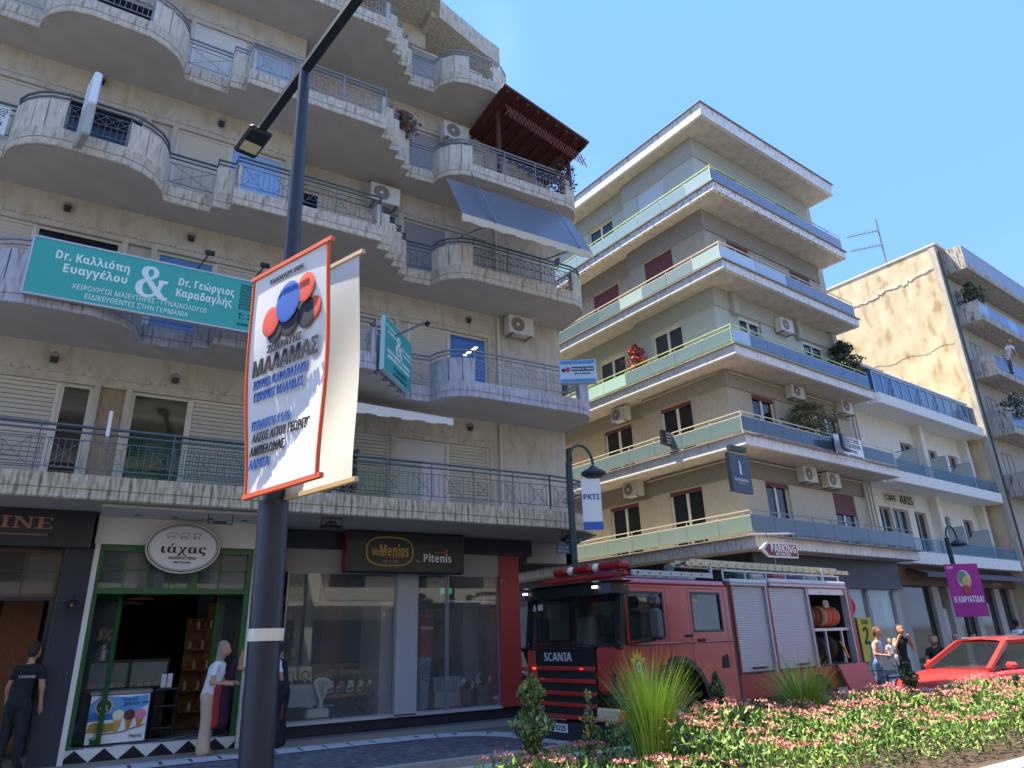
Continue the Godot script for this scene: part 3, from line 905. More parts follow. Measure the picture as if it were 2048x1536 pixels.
# ================= block C: low hotel with blue railings
func build_block_c() -> void:
	var root := thing("hotel_building", "low white hotel with blue barred balconies and a glazed roof terrace", "building", V(33, 0, -13.7), PHI)
	var wh := surf("c_wall", [[0.0, "d6d0be"], [1.0, "e6e1d2"]], 0.015, V(0.6, 0.3, 0.6), 0.92)
	var sl := surf("c_slab", [[0.0, "b5b0a6"], [0.3, "d8d5cd"], [1.0, "eceae4"]], 0.02, V(0.6, 0.6, 0.6), 0.9, 0.3)
	var blue := plain("4c7f9e", 0.45, 0.2)
	var fw := plain("9a9488", 0.5)
	var gl := plain("2a3034", 0.05)
	var lv := [3.9, 7.05, 10.35]
	for f in 3:
		var y: float = lv[f]
		var s := S()
		if f < 2:
			var holes := []
			var ws: Array = [[28.6, 29.6], [29.7, 31.05], [31.6, 32.7], [34.1, 35.0], [36.4, 37.4]] if f == 0 else [[31.8, 33.0], [34.4, 35.4], [36.6, 37.6]]
			for w in ws: holes.append([w[0], w[1], y + 0.45, y + 2.42])
			wall(s, 27.4, 38.62, y + 0.4, lv[f + 1], -13.7, 0.3, holes)
			put(root, "wall", s, wh)
			for w in ws:
				double_window(root, true, w[0], w[1], y + 0.45, y + 2.42, -13.72, fw, gl)
			for u in [33.2, 38.0]:
				s = S()
				bx(s, u, u + 0.4, y + 0.4, lv[f + 1], -13.7, -13.35)
				put(root, "pilaster", s, wh)
		s = S()
		var pl := pv([28.0, -13.9, 28.0, -12.75, 28.08, -12.58, 28.25, -12.5, 38.3, -12.5, 38.45, -12.55, 38.55, -12.7, 38.55, -13.9])
		prism(s, pl, y, y + 0.45)
		var b := put(root, "balcony", s, sl)
		s = S()
		bx(s, 27.5, 28.1, y + 0.02, y + 0.4, -13.7, -12.9)
		put(b, "slab_end", s, sl)
		if f < 2:
			s = S()
			for h in [0.5, 0.98]:
				bar(s, V(28.15, y + h, -12.62), V(38.4, y + h, -12.62), 0.03)
				bar(s, V(28.15, y + h, -12.62), V(28.15, y + h, -13.6), 0.03)
			for i in 94: bar(s, V(28.15 + i * 0.11, y + 0.5, -12.62), V(28.15 + i * 0.11, y + 0.98, -12.62), 0.016)
			for i in 9: bar(s, V(28.15, y + 0.5, -12.62 - i * 0.11), V(28.15, y + 0.98, -12.62 - i * 0.11), 0.016)
			for u in [28.15, 30.9, 33.6, 36.2, 38.4]: bar(s, V(u, y + 0.44, -12.62), V(u, y + 1.05, -12.62), 0.04)
			put(b, "railing", s, blue)
			for u in [30.9, 33.6, 36.2]:
				if f == 0 and u < 33: continue
				s = S()
				plate(s, pv([0.1, 0.5, 1.02, 0.5, 1.02, 1.4, 0.62, 1.75, 0.1, 1.75]), Transform3D(Basis(Vector3.UP, PI / 2), V(u, y, -12.62)), 0.02)
				var d := put(b, "divider_panel", s, plain("a9b0a8", 0.6))
				s = S()
				var pp := [V(u, y + 0.48, -12.64), V(u, y + 1.4, -12.62), V(u, y + 1.76, -13.2), V(u, y + 1.76, -13.66)]
				var q := [V(u, y + 0.48, -13.66), V(u, y + 0.48, -13.64), V(u, y + 1.4, -13.64)]
				bar(s, V(u + 0.01, y + 0.48, -12.72), V(u + 0.01, y + 1.74, -12.72), 0.035)
				bar(s, V(u + 0.01, y + 0.48, -13.2), V(u + 0.01, y + 1.76, -13.2), 0.035)
				bar(s, V(u + 0.01, y + 1.76, -12.72), V(u + 0.01, y + 1.76, -13.6), 0.035)
				put(d, "divider_frame", s, blue)
	# roof terrace enclosure of tinted panes under a corrugated roof
	var ey := 10.8
	for i in 12:
		var a := 28.3 + i * 0.83
		var s := S()
		bx(s, a + 0.02, a + 0.81, ey, ey + 1.0, -12.72, -12.7)
		put(root, "terrace_pane", s, plain(["3f5f86", "47688c", "566f86", "5d7480", "67797c", "5a6e74"][mini(i / 2, 5)], 0.1))
	for i in 3:
		var s := S()
		bx(s, 28.28, 28.3, ey, ey + 1.15, -13.7 + i * 0.33, -13.4 + i * 0.33)
		put(root, "terrace_pane", s, plain("3d66a0", 0.1))
	var s := S()
	for i in 13:
		bar(s, V(28.3 + i * 0.83, ey, -12.69), V(28.3 + i * 0.83, ey + 1.05, -12.69), 0.04)
	for i in [2, 5, 7, 10]:
		bar(s, V(28.3 + i * 0.83, ey + 0.95, -12.66), V(28.1 + i * 0.83, ey, -12.5), 0.03)
		bar(s, V(28.3 + i * 0.83, ey + 0.5, -12.66), V(28.55 + i * 0.83, ey, -12.5), 0.03)
	bar(s, V(28.3, ey + 1.02, -12.69), V(38.3, ey + 1.02, -12.69), 0.05)
	put(root, "terrace_frame", s, plain("a9b8c4", 0.4, 0.4))
	s = S()
	bx(s, 27.6, 38.0, 11.84, 11.98, -12.95, -12.9)
	put(root, "roof_gutter", s, plain("6b4f40", 0.7))
	s = S()
	for i in 70:
		var u := 27.5 + i * 0.15
		tube(s, [V(u, 12.02, -12.75), V(u, 12.6, -16.5)], 0.075, 6)
	put(root, "corrugated_roof", s, plain("c9c4ba", 0.6, 0.2), true)
	s = S()
	bx(s, 27.5, 38.5, 10.8, 12.0, -16.6, -13.8)
	put(root, "terrace_room", s, plain("4a4d50", 0.9))
	# ground floor: brown fascia, piers, glazing
	s = S()
	bx(s, 27.5, 38.6, 3.15, 3.88, -13.5, -13.1)
	put(root, "shop_fascia", s, plain("6f4c3c", 0.7))
	s = S()
	quad(s, V(28.4, 3.55, -12.35), V(38.3, 3.55, -12.35), V(38.3, 3.8, -13.1), V(28.4, 3.8, -13.1))
	bx(s, 28.4, 38.3, 3.4, 3.56, -12.37, -12.33)
	put(root, "awning_case", s, plain("55565a", 0.8))
	for p in [[27.5, 28.1], [30.4, 31.0], [31.8, 32.4], [34.0, 34.5], [36.4, 37.0], [38.1, 38.6]]:
		s = S()
		bx(s, p[0], p[1], -0.02, 3.15, -13.7, -13.2)
		put(root, "shop_pier", s, plain("a39d92", 0.85))
	for p in [[28.1, 30.4], [32.4, 34.0], [34.5, 36.4], [37.0, 38.1]]:
		pane(root, p[0], p[1], 0.05, 3.15, -13.35, plain("2c2c2e", 0.5), plain("3c3a36", 0.04), "shop_window", 0.06)
	s = S()
	bx(s, 31.0, 31.8, -0.02, 2.3, -13.45, -13.4)
	var dr := put(root, "door", s, plain("c7c2b6", 0.7))
	s = S()
	var pts := []
	for i in 9: pts.append(V(31.08 + 0.5 * sin(i * 0.19), 2.1 - i * 0.22, -13.39))
	tube(s, pts, 0.02, 5)
	put(dr, "painted_curve", s, plain("2f4a46", 0.6))
	s = S()
	bx(s, 27.5, 38.6, 0, 3.9, -18, -14.5)
	put(root, "inner_wall", s, plain("45423e", 0.9))

# ================= block D: tall block with a blank side wall
func build_block_d() -> void:
	var root := thing("apartment_block", "tall beige block with a blank cracked side wall and blue fronted balconies", "building", V(38.65, 0, -12.54), PHI)
	var wm := surf("d_wall", [[0.0, "bfae90"], [0.5, "d0bf9f"], [1.0, "ddcdae"]], 0.01, V(0.25, 0.12, 0.25), 0.95, 0.6, [0.02, [[0.12, "c8bda8"], [0.4, "f6f2ec"], [1.0, "ffffff"]]], V(0.12, 0.05, 0.12))
	var fl := [7.43, 10.46, 13.58, 16.67, 19.75]
	var s := S()
	bx(s, 38.65, 60, 0, 21.4, -26, -12.8)
	put(root, "wall", s, wm)
	s = S()
	bx(s, 38.63, 38.95, 0, 21.42, -12.8, -12.5)
	put(root, "corner_pilaster", s, surf("d_pil", [[0.0, "a49a88"], [1.0, "c4bba8"]], 0.02, V(0.5, 0.15, 0.5), 0.95))
	s = S()
	bx(s, 38.95, 60, 0, 19.7, -12.8, -12.62)
	put(root, "front_wall", s, surf("d_front", [[0.0, "a79d8c"], [1.0, "bdb4a3"]], 0.02, V(0.5, 0.3, 0.5), 0.9))
	s = S()
	bx(s, 38.6, 60, 21.4, 21.5, -26, -12.4)
	put(root, "roof", s, plain("cfc8ba", 0.9))
	# cracked plaster bands: raised broken strips below the roof and at one floor line
	var crack := surf("d_crack", [[0.0, "b3a68c"], [1.0, "e6dcc6"]], 0.05, V(1, 1, 1), 0.95, 0.5)
	var r := RandomNumberGenerator.new(); r.seed = 5
	s = S()
	for i in 46:
		var w := -12.9 - i * 0.13
		var y := 20.1 + 0.25 * sin(i * 0.4) * 0.3 - i * 0.012
		box(s, V(38.64, y + r.randf_range(-0.06, 0.06), w), V(0.03 + r.randf() * 0.02, 0.06 + r.randf() * 0.2, 0.17), Basis(Vector3.RIGHT, r.randf_range(-0.4, 0.4)))
	put(root, "cracked_plaster", s, crack, true)
	s = S()
	for i in 40:
		box(s, V(38.645, 15.6 + 0.1 * sin(i * 0.7), -12.9 - i * 0.2), V(0.02, 0.05 + r.randf() * 0.08, 0.24), Basis(Vector3.RIGHT, r.randf_range(-0.25, 0.25)))
	put(root, "cracked_plaster", s, wm, true)
	s = S()
	tube(s, [V(38.85, 0.5, -12.42), V(38.85, 21, -12.42)], 0.05, 6)
	put(root, "drain_pipe", s, plain("4a4c50", 0.6))
	var conc := surf("d_conc", [[0.0, "a29c92"], [0.5, "b6b0a6"], [1.0, "c8c3ba"]], 0.02, V(0.5, 0.3, 0.5), 0.95, 0.3, [0.03, [[0.2, "8d8578"], [0.4, "f2efe9"], [1.0, "ffffff"]]], V(0.4, 0.05, 0.4))
	for f in 5:
		var y: float = fl[f]
		s = S()
		bx(s, 39.4, 60, y, y + 0.36, -12.7, -11.5)
		var b := put(root, "balcony", s, conc)
		s = S()
		bx(s, 39.4, 39.5, y + 0.36, y + 1.12 + (0.3 if f == 4 else 0.0), -12.62, -11.5)
		put(b, "side_parapet", s, conc)
		for i in 14:
			s = S()
			bx(s, 39.56 + i * 1.3, 40.83 + i * 1.3, y + 0.42, y + 1.05 + (0.3 if f == 4 else 0.0), -11.56, -11.53)
			put(b, "blue_panel", s, plain("3a5486" if (f + i) % 3 else "5f8ab0", 0.3) if f < 4 else plain("3e5a74", 0.3))
		s = S()
		bar(s, V(39.45, y + 1.12 + (0.3 if f == 4 else 0.0), -11.55), V(58, y + 1.12 + (0.3 if f == 4 else 0.0), -11.55), 0.05)
		put(b, "handrail", s, plain("b6b2aa", 0.5, 0.3))
		if f < 4:
			double_window(root, true, 40.2, 41.5, y + 0.4, y + 2.4, -12.5, plain("8a8378", 0.6), plain("23262a", 0.06))
			double_window(root, true, 44.2, 45.5, y + 0.4, y + 2.4, -12.5, plain("d8d4ca", 0.6), plain("23262a", 0.06))
			double_window(root, true, 48.2, 49.5, y + 0.4, y + 2.4, -12.5, plain("d8d4ca", 0.6), plain("23262a", 0.06))
	s = S()
	bx(s, 38.7, 60, 2.6, 3.6, -12.6, -12.2)
	put(root, "shop_fascia", s, plain("54483e", 0.7))

# ================= across the street, behind the camera: seen in the reflections, and it throws back the sun
func build_opposite() -> void:
	var hues := ["d9cfba", "cfc6b6", "ded8cc", "cdbfa6"]
	for k in 4:
		var x0 := -22.0 + k * 16.0
		var root := thing("apartment_block", ["pale yellow block across the street, reflected in the left shop window", "grey cream block across the street, reflected in the wide shop windows", "off white block across the street, reflected in the truck windscreen", "sand coloured block across the street, reflected in the red car windows"][k], "building", V(x0 + 8, 0, 9.0), 0.0)
		var m := surf("opp%d" % k, [[0.0, hues[k]], [1.0, C(hues[k]).lightened(0.2).to_html(false)]], 0.02, V(0.5, 0.3, 0.5), 0.9)
		var s := S()
		bx(s, x0, x0 + 15.8, -0.1, 15.0 + (k % 2) * 3.0, 9.2, 20)
		put(root, "wall", s, m)
		for f in 5:
			var y := 3.6 + f * 2.9
			s = S()
			bx(s, x0 + 0.3, x0 + 15.5, y, y + 0.25, 7.9, 9.2)
			var b := put(root, "balcony", s, plain("e0dcd2", 0.8))
			s = S()
			bx(s, x0 + 0.3, x0 + 15.5, y + 0.3, y + 0.95, 7.9, 7.96)
			put(b, "parapet", s, plain(["c4c8c8", "b8b2a4", "d8d4c8", "9fb0b8"][k], 0.6))
			for i in 4:
				s = S()
				bx(s, x0 + 1.2 + i * 3.8, x0 + 3.2 + i * 3.8, y + 0.3, y + 2.4, 9.16, 9.2)
				put(root, "window", s, plain("2a3036", 0.08))
		s = S()
		bx(s, x0 + 0.4, x0 + 15.4, 0.1, 2.9, 9.14, 9.2)
		put(root, "shop_window", s, plain("30343a", 0.1))

# ================= the three shops under block A
func build_shops() -> void:
	var root := block_a
	var black := plain("1f222b", 0.45)
	var greend := plain("2c6234", 0.4)
	var cream := plain("d8d4c8", 0.8)
	var alu := plain("9aa0aa", 0.4, 0.4)
	var sg := glass("pane_glass", "9aa6a6", 0.12)
	# common shell: floors, back walls, ceilings, dividing walls
	var s := S()
	bx(s, -9, -0.62, -0.1, 0.16, -22, -14.35); bx(s, -0.1, 2.7, -0.1, 0.18, -22, -14.28)
	bx(s, 3.1, 8.9, -0.1, 0.2, -22, -15.0)
	put(root, "shop_floor", s, plain("6b665f", 0.6))
	s = S()
	bx(s, -9, 9, -0.1, 3.96, -22.2, -22)
	put(root, "shop_back_wall", s, plain("2e3138", 0.9))
	s = S()
	bx(s, -0.6, -0.2, 0, 3.95, -22, -14.35); bx(s, 2.72, 3.12, 0, 3.95, -22, -14.4); bx(s, 8.9, 9.0, 0, 3.95, -22, -15.2)
	put(root, "dividing_wall", s, plain("8f8c86", 0.9))
	s = S()
	bx(s, -9, 9, 3.6, 3.7, -22, -15.1)
	put(root, "shop_ceiling", s, plain("a8a69f", 0.9))
	# --- left shop: black fascia with copper serif letters
	s = S()
	bx(s, -9, -0.17, 3.34, 3.95, -14.25, -14.0)
	var fa := put(root, "shop_fascia", s, black)
	s = S()
	bx(s, -0.52, -0.1, 0.0, 3.34, -14.3, -14.12)
	put(root, "shop_pier", s, surf("pier_dark", [[0.0, "2b2c33"], [1.0, "3a3b43"]], 0.05, V(1, 1, 1), 0.7))
	var cop := plain("a8705c", 0.45, 0.2)
	words(root, "lettering", "CUISINE", 0.195, cop, at(-4.0 + 0.92, 3.72, -13.997), true, 1.7, "Droid Serif").position.x += 1.45
	s = S()
	bx(s, -2.6, -0.82, 3.52, 3.535, -14.0, -13.994)
	put(root, "sign_underline", s, cop)
	for k in 3:
		var a := -3.6 + k * 1.02
		s = S()
		frame(s, a, a + 1.0, 0.16, 2.55, -14.3, 0.06, 0.06)
		var f := put(root, "shop_window", s, plain("24262c", 0.5))
		if k != 2:
			s = S(); bx(s, a + 0.05, a + 0.95, 0.2, 2.5, -14.335, -14.33)
			put(f, "pane", s, sg)
	for k in 3:
		var a := -3.6 + k * 1.02
		s = S()
		frame(s, a, a + 1.0, 2.55, 3.32, -14.3, 0.05, 0.06)
		bx(s, a + 0.48, a + 0.5, 2.6, 3.3, -14.33, -14.302); bx(s, a + 0.03, a + 0.97, 2.95, 2.965, -14.33, -14.304)
		var f := put(root, "transom_window", s, plain("5a4234", 0.5))
		s = S(); bx(s, a + 0.04, a + 0.96, 2.58, 3.28, -14.335, -14.331)
		put(f, "pane", s, plain("46443e", 0.04))
	s = S()
	for i in 7: bx(s, -3.4, -1.3, 0.35 + i * 0.36, 0.37 + i * 0.36, -16.3, -15.9)
	bx(s, -3.4, -1.3, 0.2, 2.6, -16.35, -16.3)
	var shelf := thing("jar_shelf", "dark shelves of red jars and dark bottles inside the left shop", "shelf", V(-2.3, 0.16, -16.1))
	put(shelf, "shelf_boards", s, plain("4a3526", 0.7))
	var jm := [plain("7c2f28", 0.3), plain("5b2620", 0.3), plain("a8603a", 0.4), plain("22331f", 0.2), plain("8a4a30", 0.4)]
	for i in 6:
		for k in 15:
			s = S()
			var h := 0.2 if i == 3 else 0.15
			lathe(s, V(-3.3 + k * 0.135, 0.372 + i * 0.36, -16.05), [Vector2(0, 0), Vector2(0.05, 0), Vector2(0.05, h * 0.75), Vector2(0.025 if i == 3 else 0.045, h), Vector2(0, h)], 8)
			put(shelf, "bottle" if i == 3 else "jar", s, jm[3 if i == 3 else (i * 2 + k / 5) % 3 + (2 if (i + k) % 7 == 0 else 0)])
	s = S()
	bx(s, -1.35, -0.75, 0.16, 2.75, -15.6, -15.5)
	var wood := surf("wood", [[0.0, "6b3f22"], [0.5, "8a5630"], [1.0, "a06a3e"]], 0.05, V(2.5, 0.25, 2.5), 0.6)
	put(root, "wooden_panel", s, wood)
	var dl := thing("wall_lamp", "dark disc lamp with a brass bulb holder on the black pier", "lamp", V(-0.28, 2.4, -13.98))
	s = S()
	lathe(s, V(-0.28, 2.43, -13.93), [Vector2(0.0, 0.05), Vector2(0.04, 0.045), Vector2(0.16, 0.0), Vector2(0.165, -0.012), Vector2(0.0, 0.02)], 20)
	put(dl, "shade", s, plain("20232a", 0.5))
	s = S(); lathe(s, V(-0.28, 2.40, -13.93), [Vector2(0, 0.03), Vector2(0.03, 0.03), Vector2(0.03, -0.02), Vector2(0, -0.02)], 10)
	put(dl, "bulb_holder", s, plain("a8843c", 0.3, 0.8))
	s = S(); tube(s, [V(-0.28, 2.48, -13.93), V(-0.28, 2.56, -13.96), V(-0.28, 2.56, -14.12)], 0.012, 6)
	put(dl, "bracket", s, plain("20232a", 0.5))
	# --- cheese shop
	s = S()
	bx(s, -0.12, 2.72, 3.43, 3.95, -14.28, -14.12)
	bx(s, -0.1, -0.02, 0.0, 3.43, -14.28, -14.1); bx(s, 2.55, 2.72, 0.0, 3.43, -14.28, -14.12)
	var sur := put(root, "shop_surround", s, cream)
	s = S()
	bx(s, -0.1, 2.72, 3.9, 3.948, -14.12, -13.1)
	var sofm := put(root, "dropped_soffit", s, plain("c9c6bf", 0.9))
	for k in 4:
		s = S(); lathe(s, V(0.45 + k * 0.6, 3.902, -13.75), [Vector2(0, 0), Vector2(0.06, 0), Vector2(0.06, -0.012), Vector2(0.04, -0.012), Vector2(0.035, 0.0)], 12)
		put(sofm, "downlight", s, plain("5a5a58", 0.4))
	s = S()
	bx(s, -0.02, 0.05, 0.2, 3.42, -14.36, -14.2); bx(s, 2.46, 2.55, 0.2, 3.42, -14.36, -14.2)
	bx(s, 0.05, 2.46, 3.32, 3.42, -14.36, -14.2); bx(s, 0.05, 2.46, 2.6, 2.7, -14.36, -14.2)
	for x in [0.4, 0.78, 1.14, 1.98]: bx(s, x, x + 0.02, 2.7, 3.32, -14.29, -14.26)
	bx(s, 1.46, 1.62, 2.7, 3.32, -14.32, -14.24); bx(s, 0.05, 1.46, 3.0, 3.02, -14.289, -14.262); bx(s, 1.62, 2.46, 3.0, 3.02, -14.289, -14.262)
	var gf := put(root, "shopfront_frame", s, greend)
	for p in [[0.05, 0.4], [0.42, 0.78], [0.8, 1.14], [1.16, 1.46], [1.62, 1.98], [2.0, 2.46]]:
		for q in [[2.7, 3.0], [3.02, 3.32]]:
			s = S(); bx(s, p[0], p[1], q[0], q[1], -14.28, -14.275)
			put(gf, "pane", s, glass("transom", "707c78", 0.45))
	# folded green doors at both jambs
	for d in [[0.1, 0.35, 0.95], [2.4, -0.3, -1.05]]:
		s = S()
		var b := Basis(Vector3.UP, d[2] + PI / 2)
		for k in [-0.28, 0.28]: box(s, V(d[0] + d[1] * 0.3, 1.42, -14.65) + b.x * k, V(0.06, 2.35, 0.05), b)
		for k in [0.26, 2.58]: box(s, V(d[0] + d[1] * 0.3, k, -14.65), V(0.62, 0.07, 0.05), b)
		var dd := put(root, "shop_door", s, greend)
		s = S(); box(s, V(d[0] + d[1] * 0.3, 1.42, -14.65), V(0.5, 2.25, 0.008), b)
		put(dd, "pane", s, sg)
	# step faced with white and black triangles
	s = S()
	bx(s, -0.12, 2.75, 0.0, 0.195, -14.28, -14.2)
	var st := put(root, "step", s, plain("d6d6d2", 0.5))
	for k in 7:
		var x := -0.1 + k * 0.42
		s = S()
		plate(s, pv([x, 0.004, x + 0.42, 0.004, x + 0.21, 0.19]), at(0, 0, -14.194), 0.006)
		put(st, "black_triangle", s, plain("16181c", 0.4))
	# chequered floor tiles
	for t in 2:
		s = S()
		for i in 12:
			for j in 20:
				if (i + j) % 2 == t: box(s, V(-0.02 + (i + 0.5) * 0.23, 0.183, -14.3 - (j + 0.5) * 0.23), V(0.226, 0.012, 0.226))
		put(root, "floor_tiles", s, plain("c4c2bc", 0.3) if t else plain("1c1d20", 0.3), true)
	s = S()
	bx(s, -0.1, 2.7, 0.18, 3.6, -19.2, -19.1)
	put(root, "shop_back_wall", s, plain("262a33", 0.9))
	s = S(); bx(s, 2.0, 2.3, 0.18, 3.6, -17.2, -16.9)
	put(root, "column", s, plain("6c6a68", 0.9))
	# gelato freezer
	var fz := thing("ice_cream_freezer", "white gelato freezer with cones on its front panel, in the cheese shop doorway", "freezer", V(0.68, 0.2, -14.85))
	s = S(); cbox(s, V(0.68, 0.58, -14.86), V(0.92, 0.78, 0.6), 0.02)
	put(fz, "body", s, plain("4e555c", 0.5))
	s = S(); cbox(s, V(0.68, 0.99, -14.86), V(0.96, 0.06, 0.64), 0.015)
	put(fz, "lid", s, plain("8c8f8c", 0.4, 0.3))
	s = S(); bx(s, 0.235, 1.12, 0.22, 0.955, -14.556, -14.548)
	var pn := put(fz, "front_panel", s, plain("e4e8ea", 0.4))
	var Z := -14.544
	var fl := func(called: String, a: Array, hex: String, dz: float) -> void:
		var q := S(); plate(q, pv(a), at(0.235, 0.22, Z + dz), 0.003)
		put(pn, called, q, plain(hex, 0.5))
	fl.call("sky_print", [0.0, 0.4, 0.0, 0.62, 0.1, 0.7, 0.3, 0.72, 0.55, 0.7, 0.87, 0.72, 0.87, 0.56, 0.6, 0.42, 0.4, 0.36, 0.2, 0.42], "5a9bd4", 0.0)
	fl.call("sea_print", [0.0, 0.34, 0.0, 0.46, 0.15, 0.5, 0.35, 0.44, 0.42, 0.36, 0.2, 0.36], "2f6fb8", 0.001)
	fl.call("sand_print", [0.0, 0.18, 0.03, 0.3, 0.1, 0.33, 0.25, 0.3, 0.45, 0.32, 0.5, 0.26, 0.44, 0.19, 0.2, 0.16], "a8893c", 0.002)
	fl.call("wave_line", [0.15, 0.13, 0.5, 0.15, 0.87, 0.25, 0.87, 0.265, 0.5, 0.165, 0.15, 0.145], "26343a", 0.004)
	var cx := [0.44, 0.61, 0.77]
	for k in 3:
		fl.call("cone", [cx[k] - 0.065, 0.36, cx[k] - 0.025, 0.14 + k * 0.035, cx[k] + 0.015, 0.14 + k * 0.035, cx[k] + 0.065, 0.36], ["c99a58", "b58244", "c08a4c"][k], 0.005)
		s = S(); ball(s, V(0.235 + cx[k], 0.22 + 0.42, Z + 0.006), V(0.09, 0.085, 0.006), 14, 8)
		put(pn, "scoop", s, plain(["e6e2b8", "5e3430", "e27aa0"][k], 0.6))
	s = S(); lathe(s, V(0.44, 0.79, Z + 0.006), [Vector2(0, 0.004), Vector2(0.13, 0.004), Vector2(0.135, 0.0)], 20, Basis(Vector3.RIGHT, PI / 2))
	var bd := put(pn, "round_badge", s, plain("c0b890", 0.5))
	s = S(); lathe(s, V(0.44, 0.79, Z + 0.012), [Vector2(0, 0.003), Vector2(0.105, 0.003), Vector2(0.11, 0.0)], 20, Basis(Vector3.RIGHT, PI / 2))
	put(pn, "badge_centre", s, plain("2c4a34", 0.5))
	var wt := plain("f0f0ea", 0.5); var ink := plain("20303c", 0.6)
	words(fz, "lettering", "αίξ", 0.06, wt, at(0.44, 0.765, Z + 0.018))
	words(fz, "lettering", "παγωτό", 0.05, ink, at(0.82, 0.885, Z + 0.004), false)
	words(fz, "lettering", "gelato", 0.06, ink, at(0.85, 0.82, Z + 0.004), false)
	words(fz, "lettering", "100%", 0.03, ink, at(1.06, 0.82, Z + 0.004))
	words(fz, "lettering", "Τέμπη", 0.045, ink, at(0.97, 0.31, Z + 0.004), true, 0.0, "Droid Serif")
	words(fz, "lettering", "αίξ", 0.035, ink, at(0.32, 0.31, Z + 0.004))
	# display case behind it
	var dc := thing("display_case", "dark framed glass case of pastries behind the gelato freezer", "display case", V(0.75, 0.2, -15.5))
	s = S()
	frame(s, 0.12, 0.78, 1.02, 1.5, -15.2, 0.03, 0.04); frame(s, 0.78, 1.42, 1.02, 1.5, -15.2, 0.03, 0.04)
	bx(s, 0.12, 1.42, 0.2, 1.0, -15.8, -15.2); bx(s, 0.12, 1.42, 1.49, 1.51, -15.8, -15.2)
	put(dc, "frame", s, plain("1d1f22", 0.4))
	s = S(); bx(s, 0.15, 0.75, 1.05, 1.47, -15.225, -15.22); bx(s, 0.81, 1.39, 1.05, 1.47, -15.226, -15.221)
	put(dc, "pane", s, glass("case_glass", "b8c4c0", 0.25))
	var r := RandomNumberGenerator.new(); r.seed = 12
	for k in 16:
		var pa := thing("pastry", "golden pastry on the lit shelf of the dark display case", "pastry", V(0.22 + (k % 8) * 0.15, 1.02, -15.3 - (k / 8) * 0.15), r.randf(), "pastries in the display case") if false else null
		s = S(); ball(s, V(0.22 + (k % 8) * 0.15, 1.07, -15.32 - (k / 8) * 0.15), V(0.07, 0.04 + r.randf() * 0.03, 0.06), 8, 5)
		put(dc, "pastry", s, plain(["b9874e", "a4703a", "c99b60"][k % 3], 0.7))
	s = S()
	for k in 2: bx(s, 1.3 + k * 0.1, 1.38 + k * 0.1, 1.02, 1.25, -14.98, -14.92)
	var cups := thing("tub_stack", "pair of white ice cream tub stacks on the dark trolley beside the freezer", "tubs", V(1.38, 1.0, -14.95))
	put(cups, "tubs", s, plain("d8d0d4", 0.6))
	var tr := thing("trolley", "slim black metal trolley beside the gelato freezer", "trolley", V(1.4, 0.2, -15.0))
	s = S()
	for y in [0.35, 0.7, 0.98]: bx(s, 1.22, 1.6, y, y + 0.03, -15.15, -14.8)
	put(tr, "shelf", s, plain("202226", 0.5))
	for c in [[1.23, -15.13], [1.58, -15.13], [1.23, -14.82], [1.58, -14.82]]:
		s = S(); tube(s, [V(c[0], 0.2, c[1]), V(c[0], 1.02, c[1])], 0.012, 6)
		put(tr, "leg", s, plain("30343a", 0.4, 0.5))
	# milk churn and bags on the case, wooden rack, pendants
	var ch := thing("milk_churn", "steel milk churn on top of the display case at the left door", "churn", V(0.3, 1.51, -15.5))
	s = S(); lathe(s, V(0.3, 1.51, -15.5), [Vector2(0, 0), Vector2(0.1, 0), Vector2(0.1, 0.18), Vector2(0.06, 0.23), Vector2(0.07, 0.27), Vector2(0, 0.27)], 14)
	put(ch, "body", s, plain("b0b4b8", 0.3, 0.8))
	var sk := thing("sausage_bunch", "bunch of tan sausages hanging over the milk churn", "sausages", V(0.34, 1.8, -15.45))
	for k in 7:
		s = S(); ball(s, V(0.22 + (k % 4) * 0.07, 1.9 + (k / 4) * 0.1 + 0.02 * (k % 2), -15.42), V(0.035, 0.07, 0.035), 8, 5, Basis(Vector3.BACK, 0.5 * (k % 3 - 1)))
		put(sk, "sausage", s, plain(["b08a68", "9a6c4c"][k % 2], 0.6))
	var rk := thing("wooden_rack", "tall wooden rack of small bottles and packets in the cheese shop", "rack", V(2.1, 0.18, -15.9))
	s = S(); bx(s, 1.75, 2.12, 0.2, 2.25, -16.3, -16.26); bx(s, 2.12, 2.42, 0.2, 2.55, -16.2, -16.14)
	put(rk, "board", s, wood)
	for k in 5:
		s = S(); bx(s, 1.75, 2.42, 0.5 + k * 0.38, 0.525 + k * 0.38, -16.25, -15.95)
		put(rk, "shelf", s, wood)
		for q in 5:
			s = S(); lathe(s, V(1.83 + q * 0.12, 0.527 + k * 0.38, -16.03), [Vector2(0, 0), Vector2(0.03, 0), Vector2(0.03, 0.12), Vector2(0.012, 0.16), Vector2(0, 0.16)], 8)
			put(rk, "bottle", s, plain(["7a3c28", "c9b48a", "6a4a2c", "b8a88c"][(k + q) % 4], 0.4))
	for k in 3:
		var pl := thing("pendant_lamp", ["large round straw pendant lamp, the highest of three in the cheese shop", "middle straw pendant lamp in the cheese shop", "lowest straw pendant lamp, seen edge on in the cheese shop"][k], "lamp", V(0.6 + k * 0.22, 2.6, -16.0 + k * 0.2), 0.0, "straw pendant lamps")
		s = S(); lathe(s, V(0.62 + k * 0.2, 2.55 + k * 0.07, -16.2 + k * 0.25), [Vector2(0.02, 0.05), Vector2(0.26, 0.0), Vector2(0.25, -0.012), Vector2(0.0, 0.0)], 22)
		put(pl, "shade", s, plain("cfa878", 0.7))
